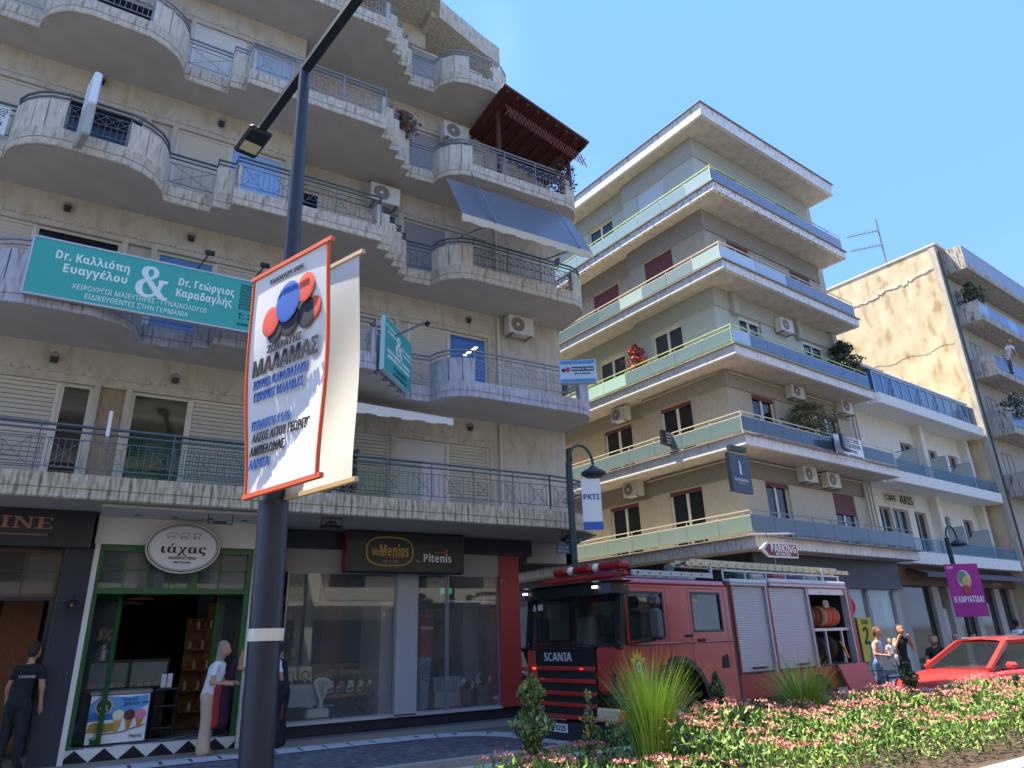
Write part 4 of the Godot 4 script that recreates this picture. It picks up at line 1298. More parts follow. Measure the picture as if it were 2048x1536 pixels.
		s = S(); tube(s, [V(0.62 + k * 0.2, 2.6 + k * 0.07, -16.2 + k * 0.25), V(0.62 + k * 0.2, 3.58, -16.2 + k * 0.25)], 0.006, 4)
		put(pl, "cord", s, plain("22201e", 0.8))
	# --- third shop: grey front, red corner column
	s = S(); bx(s, 3.15, 9.3, 3.57, 3.95, -15.1, -14.86)
	put(root, "shop_fascia", s, plain("232634", 0.5))
	s = S(); bx(s, 3.15, 8.36, 3.1, 3.57, -15.06, -14.9)
	put(root, "transom_panel", s, plain("a8a49e", 0.7))
	s = S(); bx(s, 2.7, 3.15, 0.0, 3.95, -15.1, -14.3)
	put(root, "shop_pier", s, plain("262a33", 0.6))
	s = S(); bx(s, 9.3, 10.72, 3.45, 3.95, -15.37, -15.1); bx(s, 10.5, 10.72, 3.45, 3.95, -30, -15.1)
	put(root, "beam", s, plain("b4aea4", 0.85))
	s = S(); bx(s, 5.78, 6.27, 0.22, 3.1, -15.06, -14.88)
	put(root, "shop_pier", s, plain("a4a8b2", 0.45))
	s = S(); bx(s, 8.36, 8.9, 0.22, 3.56, -15.6, -14.86)
	var rc := put(root, "red_column", s, surf("red_col", [[0.0, "9c2f2a"], [1.0, "ab3833"]], 0.05, V(1, 1, 1), 0.5))
	s = S(); bx(s, 3.15, 9.0, 0.0, 0.2, -15.3, -14.93)
	put(root, "plinth", s, plain("23262f", 0.5))
	s = S(); bx(s, 3.3, 8.4, 0.2, 0.25, -15.02, -14.88)
	put(root, "sill", s, plain("c2c6ca", 0.4, 0.3))
	for p in [[3.4, 5.78], [6.27, 7.0], [7.02, 8.36]]:
		s = S(); frame(s, p[0], p[1], 0.25, 3.1, -14.93, 0.03, 0.05)
		var f := put(root, "shop_window", s, alu)
		s = S(); bx(s, p[0] + 0.02, p[1] - 0.02, 0.27, 3.08, -14.955, -14.948)
		put(f, "pane", s, sg)
	s = S(); bx(s, 7.02, 8.3, 2.5, 2.54, -15.1, -15.06)
	put(root, "door_rail", s, plain("a8acb0", 0.3, 0.6))
	var cam := thing("security_camera", "small white dome camera on the red corner column", "camera", V(8.42, 2.95, -14.84))
	s = S(); lathe(s, V(8.42, 2.95, -14.86), [Vector2(0, 0.07), Vector2(0.035, 0.065), Vector2(0.04, 0.0)], 12, Basis(Vector3.RIGHT, PI / 2))
	put(cam, "housing", s, plain("b4b0ac", 0.4))
	s = S(); ball(s, V(8.42, 2.94, -14.79), V(0.022, 0.022, 0.01), 10, 6)
	put(cam, "lens", s, plain("101214", 0.1))
	# room
	s = S(); bx(s, 3.1, 8.9, 0.2, 3.6, -19.6, -19.5)
	put(root, "shop_back_wall", s, plain("35343a", 0.9))
	s = S(); bx(s, 4.75, 5.25, 0.2, 3.6, -17.4, -17.0)
	put(root, "red_pillar", s, plain("7e2724", 0.5))
	s = S(); bx(s, 5.5, 5.8, 0.2, 2.5, -16.4, -15.1)
	put(root, "partition", s, plain("9a9894", 0.8))
	s = S(); bx(s, 7.9, 8.3, 0.2, 2.55, -16.2, -15.9)
	put(root, "partition", s, plain("80848a", 0.8))
	s = S(); bx(s, 7.35, 8.2, 1.25, 2.45, -17.05, -17.0)
	var bw := put(root, "back_window", s, plain("8d8f84", 0.1))
	s = S(); bx(s, 7.4, 7.75, 1.25, 2.4, -16.99, -16.97)
	put(bw, "red_shutter", s, plain("8a4640", 0.8))
	words(root, "lettering", "ΚΟΥΡΕΙΟ", 0.07, plain("2a2a28", 0.7), at(7.75, 2.1, -16.96))
	var cnt := thing("shop_counter", "long dark counter with a red top edge inside the corner shop", "counter", V(4.6, 0.2, -16.9))
	s = S(); bx(s, 3.3, 5.4, 0.2, 1.2, -16.7, -16.3)
	put(cnt, "front", s, plain("3a1f1e", 0.5))
	s = S(); bx(s, 3.3, 5.4, 1.2, 1.25, -16.75, -16.2)
	put(cnt, "top", s, plain("8e4a34", 0.4))
	for k in 4:
		var bxs := thing("wall_shelf", ["lower shelf of pale packets behind the shop counter", "second shelf of pale packets behind the shop counter", "third shelf of pale packets behind the shop counter", "top shelf of pale packets behind the shop counter"][k], "shelf", V(4, 1.4 + k * 0.42, -18.6), 0.0, "shelves behind the counter")
		s = S(); bx(s, 3.2, 4.6, 1.38 + k * 0.42, 1.4 + k * 0.42, -18.8, -18.5)
		put(bxs, "board", s, plain("4a4642", 0.7))
		for q in 9:
			s = S(); bx(s, 3.25 + q * 0.15, 3.36 + q * 0.15, 1.4 + k * 0.42, 1.6 + k * 0.42, -18.7, -18.58)
			put(bxs, "packet", s, plain(["a8a48e", "7c8a7a", "5a4a3c", "90302c"][(q + k) % 4], 0.6))
	# table with a white cloth, cards, jars
	var tb := thing("display_table", "small table under a pale cloth in the corner shop window", "table", V(3.95, 0.25, -15.7))
	s = S(); cbox(s, V(3.95, 0.9, -15.7), V(0.66, 0.03, 0.6), 0.01); bx(s, 3.62, 4.28, 0.5, 0.9, -15.402, -15.392)
	bx(s, 3.612, 3.622, 0.45, 0.9, -16.0, -15.4); bx(s, 4.278, 4.288, 0.5, 0.9, -16.0, -15.4)
	put(tb, "cloth", s, plain("a9b8b8", 0.8))
	for c in [[3.66, -15.96], [4.24, -15.96], [3.66, -15.44], [4.24, -15.44]]:
		s = S(); bx(s, c[0] - 0.02, c[0] + 0.02, 0.25, 0.9, c[1] - 0.02, c[1] + 0.02)
		put(tb, "leg", s, plain("3c2e24", 0.7))
	for k in 2:
		var cd := thing("picture_card", ["pale card with a drawn circle on the cloth covered table", "framed cream card with a dark ring on the cloth covered table"][k], "card", V(3.8 + k * 0.32, 0.92, -15.75))
		s = S(); box(s, V(3.8 + k * 0.32, 1.08, -15.78), V(0.26, 0.32, 0.015), Basis(Vector3.RIGHT, -0.15))
		put(cd, "card", s, plain(["b4b8b4", "c2bea0"][k], 0.7))
		s = S(); var ring := []
		for q in 17: ring.append(V(3.8 + k * 0.32 + 0.08 * cos(q * TAU / 16), 1.07 + 0.08 * sin(q * TAU / 16), -15.765))
		tube(s, ring, 0.008 + k * 0.008, 5)
		put(cd, "ring", s, plain("30302c", 0.6))
	for k in 4:
		var jr := thing("honey_jar", ["honey jar at the left end of the row on the cloth", "second honey jar from the left on the cloth", "third honey jar from the left on the cloth", "honey jar at the right end of the row on the cloth"][k], "jar", V(3.72 + k * 0.13, 0.915, -15.5), 0.0, "honey jars on the cloth")
		s = S(); lathe(s, V(3.72 + k * 0.13, 0.916, -15.5), [Vector2(0, 0), Vector2(0.045, 0), Vector2(0.045, 0.08), Vector2(0, 0.08)], 12)
		put(jr, "body", s, plain("5c3420", 0.15))
		s = S(); lathe(s, V(3.72 + k * 0.13, 0.998, -15.5), [Vector2(0, 0), Vector2(0.043, 0), Vector2(0.043, 0.022), Vector2(0, 0.022)], 12)
		put(jr, "lid", s, plain("d0d0cc", 0.3, 0.3))
	# old shop scale
	var sc := thing("shop_scale", "old white fan shaped weighing scale on the shop window floor", "scale", V(4.25, 0.25, -15.3))
	s = S(); cbox(s, V(4.27, 0.36, -15.3), V(0.46, 0.18, 0.26), 0.03)
	put(sc, "base", s, plain("c4cbc6", 0.35))
	s = S(); cbox(s, V(4.34, 0.55, -15.3), V(0.1, 0.22, 0.1), 0.02)
	put(sc, "neck", s, plain("b4bcb8", 0.35))
	s = S(); plate(s, pv([-0.05, 0, 0.05, 0, 0.17, 0.34, 0.12, 0.385, 0.06, 0.41, 0.0, 0.415, -0.06, 0.41, -0.12, 0.385, -0.17, 0.34]), at(4.34, 0.62, -15.24), 0.1)
	put(sc, "head", s, plain("c4cbc6", 0.35))
	s = S(); plate(s, pv([-0.03, 0.04, 0.03, 0.04, 0.13, 0.32, 0.0, 0.37, -0.13, 0.32]), at(4.34, 0.62, -15.236), 0.003)
	put(sc, "dial", s, plain("98a29e", 0.3))
	s = S(); bar(s, V(4.34, 0.68, -15.23), V(4.34, 0.95, -15.23), 0.008)
	put(sc, "needle", s, plain("202428", 0.5))
	for k in 2:
		s = S(); lathe(s, V(4.06 + k * 0.42, 0.48, -15.3), [Vector2(0, 0), Vector2(0.12, 0.0), Vector2(0.14, 0.02), Vector2(0, 0.012)], 16)
		put(sc, "pan", s, plain("b8bfbc", 0.3))
	# handcart with goods
	var hc := thing("handcart", "old wooden handcart with spoked iron wheels in the shop window", "handcart", V(5.1, 0.25, -15.7))
	s = S(); box(s, V(5.0, 0.66, -15.65), V(1.15, 0.05, 0.6), Basis(Vector3.BACK, 0.03))
	put(hc, "bed", s, wood)
	for wl in [[4.72, 0.17], [5.35, 0.22]]:
		for z in [-15.38, -15.92]:
			s = S(); var rg := []
			for q in 21: rg.append(V(wl[0] + wl[1] * cos(q * TAU / 20), 0.25 + wl[1] + wl[1] * sin(q * TAU / 20), z))
			tube(s, rg, 0.02, 6)
			for q in 8: bar(s, V(wl[0], 0.25 + wl[1], z), V(wl[0] + wl[1] * cos(q * TAU / 8), 0.25 + wl[1] + wl[1] * sin(q * TAU / 8), z), 0.02)
			put(hc, "wheel", s, plain("22242a", 0.5, 0.4))
	var gx := 0.0
	for k in 14:
		var hex: String = ["d2cdb8", "c6c2b2", "cfcabc", "b4b09c", "a22c34", "8f8a80", "c8c4b8"][k % 7]
		var gd := thing("paper_bag" if k % 3 else "glass_jar", "%s goods packet on the handcart, %s from the left" % [["cream", "grey", "pale", "olive", "red", "dusty", "white"][k % 7], ["first", "second", "third", "fourth", "fifth", "sixth", "seventh", "eighth", "ninth", "tenth", "eleventh", "twelfth", "thirteenth", "last"][k]], "packet", V(4.52 + k * 0.075, 0.69, -15.5 - (k % 3) * 0.12), 0.0, "goods on the handcart")
		s = S()
		var c := V(4.52 + k * 0.075, 0.7, -15.48 - (k % 3) * 0.12)
		if k % 3: cbox(s, c + V(0, 0.11, 0), V(0.1, 0.2 + (k % 4) * 0.02, 0.07), 0.02, Basis(Vector3.BACK, 0.1 * (k % 3 - 1)))
		else: lathe(s, c, [Vector2(0, 0), Vector2(0.045, 0), Vector2(0.05, 0.1), Vector2(0.03, 0.14), Vector2(0, 0.14)], 10)
		put(gd, "body", s, plain(hex, 0.6))
		s = S(); bx(s, c.x - 0.028, c.x + 0.028, c.y + 0.05, c.y + 0.1, c.z + 0.04, c.z + 0.052)
		put(gd, "label_patch", s, plain("2c2c2c", 0.6))
	# tall cup shaped advert, baskets, boxed bottles
	var cu := thing("cup_display", "tall red and pale blue cup shaped cardboard display leaning in the shop window", "display", V(6.55, 0.25, -15.2))
	s = S(); lathe(s, V(6.56, 0.28, -15.3), [Vector2(0, 0), Vector2(0.14, 0), Vector2(0.22, 1.05), Vector2(0.2, 1.05)], 20)
	put(cu, "lower_cup", s, plain("7f97a4", 0.5))
	s = S(); lathe(s, V(6.56, 1.33, -15.3), [Vector2(0.22, 0), Vector2(0.275, 0.85), Vector2(0.29, 0.86), Vector2(0.29, 0.9), Vector2(0, 0.9)], 20)
	put(cu, "upper_cup", s, plain("8f2a2a", 0.5))
	words(cu, "lettering", "Pitenis", 0.06, plain("e8e4e0", 0.5), at(6.56, 1.95, -15.02))
	s = S(); var sp := []
	for q in 40: sp.append(V(6.56 + 0.09 * sin(q * 0.55), 1.28 - q * 0.012, -15.09 + 0.0012 * q))
	tube(s, sp, 0.008, 5)
	put(cu, "drawn_curl", s, plain("1f2a34", 0.6))
	for k in 2:
		var bk := thing("wicker_basket", ["small tan wicker basket beside the wrapped hamper", "large wicker hamper basket with cellophane wrapped goods by the red column"][k], "basket", V(7.75 + k * 0.45, 0.25, -15.5))
		var R := 0.16 + k * 0.06
		s = S(); lathe(s, V(7.75 + k * 0.45, 0.26, -15.45), [Vector2(0, 0), Vector2(R * 0.75, 0), Vector2(R, 0.34 + k * 0.06), Vector2(R + 0.02, 0.36 + k * 0.06), Vector2(R - 0.02, 0.36 + k * 0.06)], 18)
		put(bk, "weave", s, surf("wicker", [[0.0, "7c5c34"], [1.0, "b08c58"]], 0.1, V(2, 12, 2), 0.8, 0.4))
		for q in 5 + k * 3:
			s = S(); box(s, V(7.75 + k * 0.45 + 0.1 * cos(q * 1.7), 0.66 + 0.05 * (q % 3) + k * 0.1, -15.45 + 0.1 * sin(q * 1.7)), V(0.1, 0.16, 0.1), Basis(V(1, 1, 0.3).normalized(), q * 0.7))
			put(bk, "packet", s, plain(["c8c2a0", "3c4a3c", "d8d4c4", "7a5a3c"][q % 4], 0.4))
	for k in 7:
		var bo := thing("boxed_bottle", "grey boxed bottle, %s of the row beside the baskets" % ["first", "second", "third", "fourth", "fifth", "sixth", "seventh"][k], "box", V(7.1 + k * 0.1, 0.25, -15.8), 0.0, "boxed bottles")
		s = S(); cbox(s, V(7.1 + k * 0.1, 0.25 + 0.48, -15.8), V(0.09, 0.3, 0.09), 0.006)
		put(bo, "carton", s, plain("8d96a0" if k % 2 else "a8aeb4", 0.5))
	var ps := thing("display_plinth", "white plinth under the boxed bottles in the right shop window", "plinth", V(7.4, 0.25, -15.85))
	s = S(); bx(s, 7.02, 7.82, 0.25, 0.575, -16.0, -15.6)
	put(ps, "block", s, plain("b8b4ae", 0.7))
	var ex := thing("exit_sign", "green emergency exit sign over the corner shop door", "sign", V(7.3, 2.78, -15.6))
	s = S(); bx(s, 7.15, 7.45, 2.72, 2.86, -15.62, -15.6)
	put(ex, "board", s, glow("2f9a62", 0.25))
	words(ex, "lettering", "EXIT", 0.07, plain("e8f4ec", 0.5), at(7.3, 2.79, -15.596))
	var tl := thing("ceiling_tube_light", "long white ceiling tube light in the corner shop", "lamp", V(7.7, 2.95, -16.5))
	s = S(); bar(s, V(7.0, 3.4, -17.5), V(8.4, 3.4, -16.5), 0.04)
	put(tl, "tube", s, glow("f4f4ee", 0.8))

# ================= signs on the blocks
func build_signs() -> void:
	var teal := plain("35a79f", 0.45); var wt := plain("dfeeec", 0.5); var ink := plain("12343a", 0.6); var alu := plain("b8bcc0", 0.4, 0.4)
	# big teal board on the second floor
	var g := thing("doctor_sign", "large teal clinic board with white lettering hung along the second floor balcony", "sign", V(0.08, 7.2, -12.55))
	var s := S(); bx(s, -1.75, 2.75, 7.2, 8.23, -12.56, -12.5)
	put(g, "board", s, teal)
	s = S(); frame(s, -1.78, 2.78, 7.17, 8.26, -12.49, 0.03, 0.08)
	put(g, "frame", s, alu)
	s = S(); bx(s, -0.515, -0.51, 7.2, 8.23, -12.5, -12.497)
	put(g, "joint", s, plain("2b8781", 0.6))
	var z := -12.497
	var L := HORIZONTAL_ALIGNMENT_LEFT
	words(g, "lettering", "Dr. Καλλιόπη", 0.155, wt, at(-0.87, 7.98, z), true, 1.1)
	words(g, "lettering", "Ευαγγέλου", 0.155, wt, at(-0.8, 7.755, z), true, 0.95)
	words(g, "lettering", "Dr. Γεώργιος", 0.15, wt, at(0.95, 7.93, z), true, 0.95)
	words(g, "lettering", "Καραδαγλής", 0.15, wt, at(0.93, 7.71, z), true, 0.95)
	words(g, "lettering", "ΧΕΙΡΟΥΡΓΟΙ ΜΑΙΕΥΤΗΡΕΣ - ΓΥΝΑΙΚΟΛΟΓΟΙ", 0.095, wt, at(-0.05, 7.455, z), false, 2.1)
	words(g, "lettering", "ΕΙΔΙΚΕΥΘΕΝΤΕΣ ΣΤΗΝ ΓΕΡΜΑΝΙΑ", 0.095, wt, at(-0.1, 7.31, z), false, 1.6)
	words(g, "ampersand", "&", 0.62, plain("d8e8e8", 0.5), at(0.06, 7.8, z), true, 0.52, "Droid Serif")
	var lines := ["ΛΑΠΑΡΟΣΚΟΠΙΚΗ ΧΕΙΡΟΥΡΓΙΚΗ", "ΥΣΤΕΡΟΣΚΟΠΗΣΗ", "ΘΕΡΑΠΕΙΑ ΕΝΔΟΜΗΤΡΙΩΣΗΣ", "ΠΑΘΟΛΟΓΙΑ ΜΑΣΤΟΥ", "ΟΓΚΟΛΟΓΙΚΗ ΧΕΙΡΟΥΡΓΙΚΗ", "ΚΟΛΠΟΣΚΟΠΗΣΗ", "ΟΥΡΟΓΥΝΑΙΚΟΛΟΓΙΑ", "ΚΥΗΣΗ ΥΨΗΛΟΥ ΚΙΝΔΥΝΟΥ"]
	for i in 8: words(g, "lettering", lines[i], 0.05, ink, at(1.53, 8.12 - i * 0.068, z), true, 0.0, "Droid Sans", L)
	words(g, "lettering", "Τ: 2410 552525", 0.11, ink, at(1.53, 7.48, z), true, 0.0, "Droid Sans", L)
	words(g, "lettering", "www.gynaikologoslarisa.gr", 0.06, ink, at(1.53, 7.32, z), true, 0.0, "Droid Sans", L)
	for k in 2:
		var fl := thing("sign_floodlight", ["small black floodlight on an arm over the ampersand", "small black floodlight on an arm over the list of treatments"][k], "floodlight", V(0.75 + k * 0.98, 8.25, -12.6), 0.0, "floodlights over the teal board")
		s = S(); bar(s, V(0.72 + k * 0.98, 8.24, -12.6), V(0.88 + k * 0.98, 8.47, -12.25), 0.025)
		put(fl, "arm", s, plain("4c5660", 0.5))
		s = S(); cbox(s, V(0.9 + k * 0.98, 8.5, -12.22), V(0.17, 0.1, 0.1), 0.02, Basis(Vector3.RIGHT, 0.5))
		put(fl, "lamp_head", s, plain("1e242a", 0.5))
	# projecting teal sign, end on to the street
	var t := thing("doctor_sign", "tall teal clinic sign sticking out from the stepped balcony corner", "sign", V(5.0, 7.05, -13.4))
	var a := V(4.5, 7.03, -12.86); var b := V(5.62, 7.06, -14.1)
	var dir := (b - a); dir.y = 0; dir = dir.normalized()
	var bs := Basis(dir, Vector3.UP, dir.cross(Vector3.UP))
	var mid := (a + b) / 2; var W := V(a.x, 0, a.z).distance_to(V(b.x, 0, b.z))
	s = S(); box(s, V(mid.x, 7.68, mid.z), V(W, 1.26, 0.1), bs)
	put(t, "case", s, plain("a8c8cc", 0.4))
	s = S(); box(s, V(mid.x, 7.68, mid.z) + bs.z * 0.052, V(W - 0.03, 1.22, 0.006), bs)
	put(t, "face", s, plain("2f9a98", 0.45))
	var sx := func(u: float, y: float) -> Transform3D: return Transform3D(bs, V(mid.x, y, mid.z) + bs.x * u + bs.z * 0.058)
	words(t, "ampersand", "&", 0.46, plain("cfe2e2", 0.5), sx.call(0.0, 7.86), true, 0.42, "Droid Serif")
	words(t, "lettering", "Dr. Καλλιόπη", 0.07, wt, sx.call(-0.48, 8.12), false, 0.58); words(t, "lettering", "Ευαγγέλου", 0.07, wt, sx.call(-0.45, 8.0), false, 0.5)
	words(t, "lettering", "Dr. Γεώργιος", 0.07, wt, sx.call(0.5, 7.92), false, 0.55); words(t, "lettering", "Καραδαγλής", 0.07, wt, sx.call(0.5, 7.8), false, 0.55)
	words(t, "lettering", "ΧΕΙΡΟΥΡΓΟΙ ΜΑΙΕΥΤΗΡΕΣ - ΓΥΝΑΙΚΟΛΟΓΟΙ", 0.07, wt, sx.call(0.02, 7.56), true, 1.4); words(t, "lettering", "ΕΙΔΙΚΕΥΘΕΝΤΕΣ ΣΤΗΝ ΓΕΡΜΑΝΙΑ", 0.07, wt, sx.call(0.02, 7.44), true, 1.35)
	words(t, "lettering", "Τ: 2410 552525", 0.09, ink, sx.call(0.1, 7.27), true, 0.8); words(t, "lettering", "www.gynaikologoslarisa.gr", 0.05, ink, sx.call(0.1, 7.15), true, 0.85)
	s = S(); bar(s, V(4.9, 8.05, -13.3), V(5.5, 8.38, -12.95), 0.03)
	put(t, "lamp_arm", s, plain("5a646c", 0.5))
	s = S(); cbox(s, V(5.56, 8.36, -12.92), V(0.1, 0.07, 0.16), 0.02, Basis(Vector3.BACK, -0.5))
	put(t, "lamp_head", s, plain("20262c", 0.5))
	# light box beside the flag
	var lb := thing("light_box", "blank upright white light box with a grey lower half on the third floor balcony", "sign", V(-1.42, 10.2, -12.4))
	var lbs := Basis(V(0.25, 0, -0.97), Vector3.UP, V(0.97, 0, 0.25))
	lbs = Basis(Vector3.UP, 0.25)
	s = S(); cbox(s, V(-1.42, 11.25, -12.35), V(0.13, 0.72, 0.55), 0.03, lbs)
	put(lb, "lit_half", s, plain("dfe6ec", 0.4))
	s = S(); cbox(s, V(-1.42, 10.55, -12.35), V(0.14, 0.68, 0.55), 0.03, lbs)
	put(lb, "grey_half", s, plain("a9aaa4", 0.6))
	s = S(); tube(s, [V(-1.42, 11.62, -12.5), V(-1.42, 11.8, -12.5)], 0.05, 8)
	put(lb, "top_bracket", s, plain("a0a09a", 0.5))
	# small plates
	var q := thing("name_plate", "white plate with black Greek lettering and an arrow at the far left balcony", "sign", V(-2.85, 10.6, -13.35))
	s = S(); bx(s, -3.2, -2.7, 10.6, 11.2, -13.4, -13.37)
	put(q, "plate", s, plain("dedede", 0.5))
	for i in 5: words(q, "lettering", ["ΑΜΜΟΣ", "ΛΟΓΟΣ", "ΠΑΛΙΑΣ", "ΧΩΣΗ", "ΟΦΟΣ"][i], [0.08, 0.08, 0.05, 0.08, 0.06][i], plain("1c1e22", 0.6), at(-2.92, 11.12 - i * 0.1, -13.366), i == 3)
	s = S(); plate(s, pv([-2.95, 10.66, -2.75, 10.64, -2.95, 10.7]), at(0, 0, -13.366), 0.003)
	put(q, "arrow", s, plain("1c1e22", 0.6))
	q = thing("name_plate", "white doctor plate turned edge on at the first floor railing", "sign", V(-0.2, 4.95, -12.7))
	var nb := Basis(Vector3.UP, 0.9)
	s = S(); box(s, V(-0.2, 5.1, -12.65), V(0.05, 0.42, 0.62), Basis(Vector3.UP, 0.0))
	put(q, "plate", s, plain("e0e0de", 0.5))
	words(q, "lettering", "ΙΑΤΡΟΣ", 0.08, plain("1c1e24", 0.6), Transform3D(Basis(Vector3.UP, -PI / 2), V(-0.228, 5.2, -12.65))); words(q, "lettering", "ΟΔΟΝΤΙΑΤΡΟΣ", 0.07, plain("1c1e24", 0.6), Transform3D(Basis(Vector3.UP, -PI / 2), V(-0.228, 5.06, -12.65)))
	q = thing("light_box", "white and blue double sided light box at the right end of the second floor balcony", "sign", V(9.7, 7.6, -13.3))
	var lp := V(9.32, 0, -13.24); var rp := V(10.1, 0, -12.75)
	var d2 := (rp - lp).normalized(); var b2 := Basis(d2, Vector3.UP, d2.cross(Vector3.UP))
	var m2 := (lp + rp) / 2
	s = S(); cbox(s, V(m2.x, 7.92, m2.z), V(0.92, 0.62, 0.16), 0.01, b2)
	put(q, "case", s, plain("b4c6d8", 0.35))
	for k in [[0.24, 0.1], [-0.25, 0.08]]:
		s = S(); box(s, V(m2.x, 7.92 + k[0], m2.z) + b2.z * 0.083, V(0.86, k[1], 0.006), b2)
		put(q, "blue_band", s, plain("3f8cc0", 0.4))
	s = S(); box(s, V(m2.x, 7.98, m2.z) + b2.z * 0.083 + b2.x * 0.12, V(0.56, 0.12, 0.006), b2)
	put(q, "dark_band", s, plain("23303c", 0.5))
	words(q, "lettering", "Φυσ/ριο Στ. Γκούνη", 0.055, wt, Transform3D(b2, V(m2.x, 7.98, m2.z) + b2.z * 0.09 + b2.x * 0.12), true, 0.52)
	words(q, "lettering", "Med. & τεχνική", 0.045, ink, Transform3D(b2, V(m2.x, 7.86, m2.z) + b2.z * 0.088 + b2.x * 0.1), true, 0.4)
	s = S(); ball(s, V(m2.x, 7.97, m2.z) + b2.z * 0.085 - b2.x * 0.25, V(0.06, 0.07, 0.008), 10, 6, b2)
	put(q, "red_mark", s, plain("b03a44", 0.5))
	s = S(); ball(s, V(m2.x, 7.95, m2.z) + b2.z * 0.085 - b2.x * 0.36, V(0.05, 0.06, 0.008), 10, 6, b2)
	put(q, "dark_mark", s, plain("2c3440", 0.5))
	# shop signs
	var ov := thing("oval_sign", "oval white cheese shop sign with three small farm animals over the green doorway", "sign", V(1.28, 2.94, -14.0))
	s = S(); var el := []
	for i in 40: el.append_array([0.62 * cos(i * TAU / 40), 0.45 * sin(i * TAU / 40)])
	plate(s, pv(el), at(1.28, 3.38, -13.94), 0.16)
	put(ov, "case", s, plain("5a5a56", 0.5))
	for k in [[1.0, "c4c2bc", 0.0], [0.955, "22242a", 0.003], [0.925, "c9c8c4", 0.006], [0.9, "22242a", 0.009], [0.888, "d6d6d4", 0.012]]:
		s = S(); var e2 := []
		for i in 40: e2.append_array([0.62 * k[0] * cos(i * TAU / 40), 0.45 * (k[0] - (1 - k[0]) * 0.4) * sin(i * TAU / 40)])
		plate(s, pv(e2), at(1.28, 3.38, -13.936 + k[2]), 0.003)
		put(ov, "face" if k[0] < 0.89 else "ring", s, plain(k[1], 0.45))
	var dk := plain("2a2a2c", 0.6)
	words(ov, "lettering", "ιάχας", 0.155, dk, at(1.28, 3.36, -13.918), true, 0.74, "Droid Serif")
	words(ov, "lettering", "ΕΚΛΕΚΤΑ ΤΥΡΙΑ", 0.045, dk, at(1.28, 3.2, -13.918), true, 0.46, "Droid Serif")
	words(ov, "lettering", "ΑΠΟ ΤΟ 1963", 0.035, dk, at(1.28, 3.125, -13.918), true, 0.28, "Droid Serif")
	for k in 3:
		s = S(); var c := V(1.06 + k * 0.21, 3.6, -13.92); var w := 0.075 - k * 0.01
		var out := [c + V(-w, 0.02, 0), c + V(-w * 0.6, 0.04, 0), c + V(w * 0.6, 0.04, 0), c + V(w, 0.06, 0), c + V(w * 1.2, 0.03, 0), c + V(w * 0.8, 0.0, 0), c + V(w * 0.7, -0.03, 0), c + V(w * 0.65, -0.06, 0), c + V(w * 0.5, -0.06, 0), c + V(w * 0.4, -0.02, 0), c + V(-w * 0.5, -0.02, 0), c + V(-w * 0.6, -0.06, 0), c + V(-w * 0.8, -0.06, 0), c + V(-w * 0.9, -0.01, 0), c + V(-w, 0.02, 0)]
		for i in out.size() - 1: bar(s, out[i], out[i + 1], 0.006)
		put(ov, ["cow_drawing", "goat_drawing", "sheep_drawing"][k], s, dk)
	var mm := thing("shop_sign", "black light box with gold and white lettering over the corner shop", "sign", V(5.85, 3.08, -14.6))
	s = S(); cbox(s, V(5.85, 3.51, -14.62), V(2.75, 0.86, 0.3), 0.02)
	put(mm, "case", s, plain("1b1d24", 0.35))
	s = S(); bx(s, 4.46, 4.475, 3.1, 3.93, -14.77, -14.48)
	put(mm, "red_end", s, plain("7c2030", 0.4))
	var gold := plain("c9a24a", 0.45)
	s = S(); var rg := []
	for i in 41:
		var an := i * TAU / 40
		var cx := signf(cos(an)) * pow(absf(cos(an)), 0.7); var cy := signf(sin(an)) * pow(absf(sin(an)), 0.7)
		rg.append(V(5.42 + 0.53 * cx, 3.52 + 0.3 * cy, -14.46))
	tube(s, rg, 0.018, 6)
	put(mm, "gold_outline", s, gold)
	words(mm, "lettering", "Mr", 0.14, gold, at(5.1, 3.5, -14.465), true, 0.16); words(mm, "lettering", "Menios", 0.24, gold, at(5.52, 3.53, -14.465), true, 0.66)
	s = S(); bar(s, V(5.3, 3.385, -14.465), V(5.84, 3.4, -14.465), 0.02)
	put(mm, "red_stroke", s, plain("b83a34", 0.5))
	words(mm, "lettering", "από το 1955", 0.06, plain("a89878", 0.5), at(5.44, 3.31, -14.465), false, 0.36)
	words(mm, "lettering", "by", 0.05, plain("b8b8b8", 0.5), at(6.08, 3.33, -14.465), false)
	words(mm, "lettering", "Pitenis", 0.17, plain("e4e4e4", 0.5), at(6.55, 3.4, -14.465), true, 0.68)
	s = S(); bar(s, V(6.5, 3.53, -14.465), V(6.78, 3.53, -14.465), 0.02); plate(s, pv([6.74, 3.545, 6.82, 3.545, 6.78, 3.62]), at(0, 0, -14.463), 0.004)
	put(mm, "kebab_mark", s, plain("c05a3a", 0.5))
	# block B signs
	var k2 := thing("hanging_sign", "black square shop sign with a small white figure hung from the second balcony corner", "sign", V(17.15, 5.4, -11.9), PHI)
	s = S(); box(s, V(17.15, 6.02, -12.0), V(1.0, 1.15, 0.12), Basis(Vector3.UP, 0.05))
	put(k2, "board", s, plain("1c2230", 0.35))
	s = S(); bx(s, 16.85, 17.6, 6.7, 6.85, -12.1, -11.95)
	put(k2, "bracket", s, plain("2a2a2c", 0.5))
	words(k2, "lettering", "karystianou", 0.11, plain("d4dae0", 0.5), at(17.13, 5.82, -11.935, 0.05), false, 0.66)
	s = S(); bar(s, V(16.95, 5.7, -11.93), V(17.35, 5.7, -11.94), 0.008)
	put(k2, "thin_line", s, plain("d4dae0", 0.5))
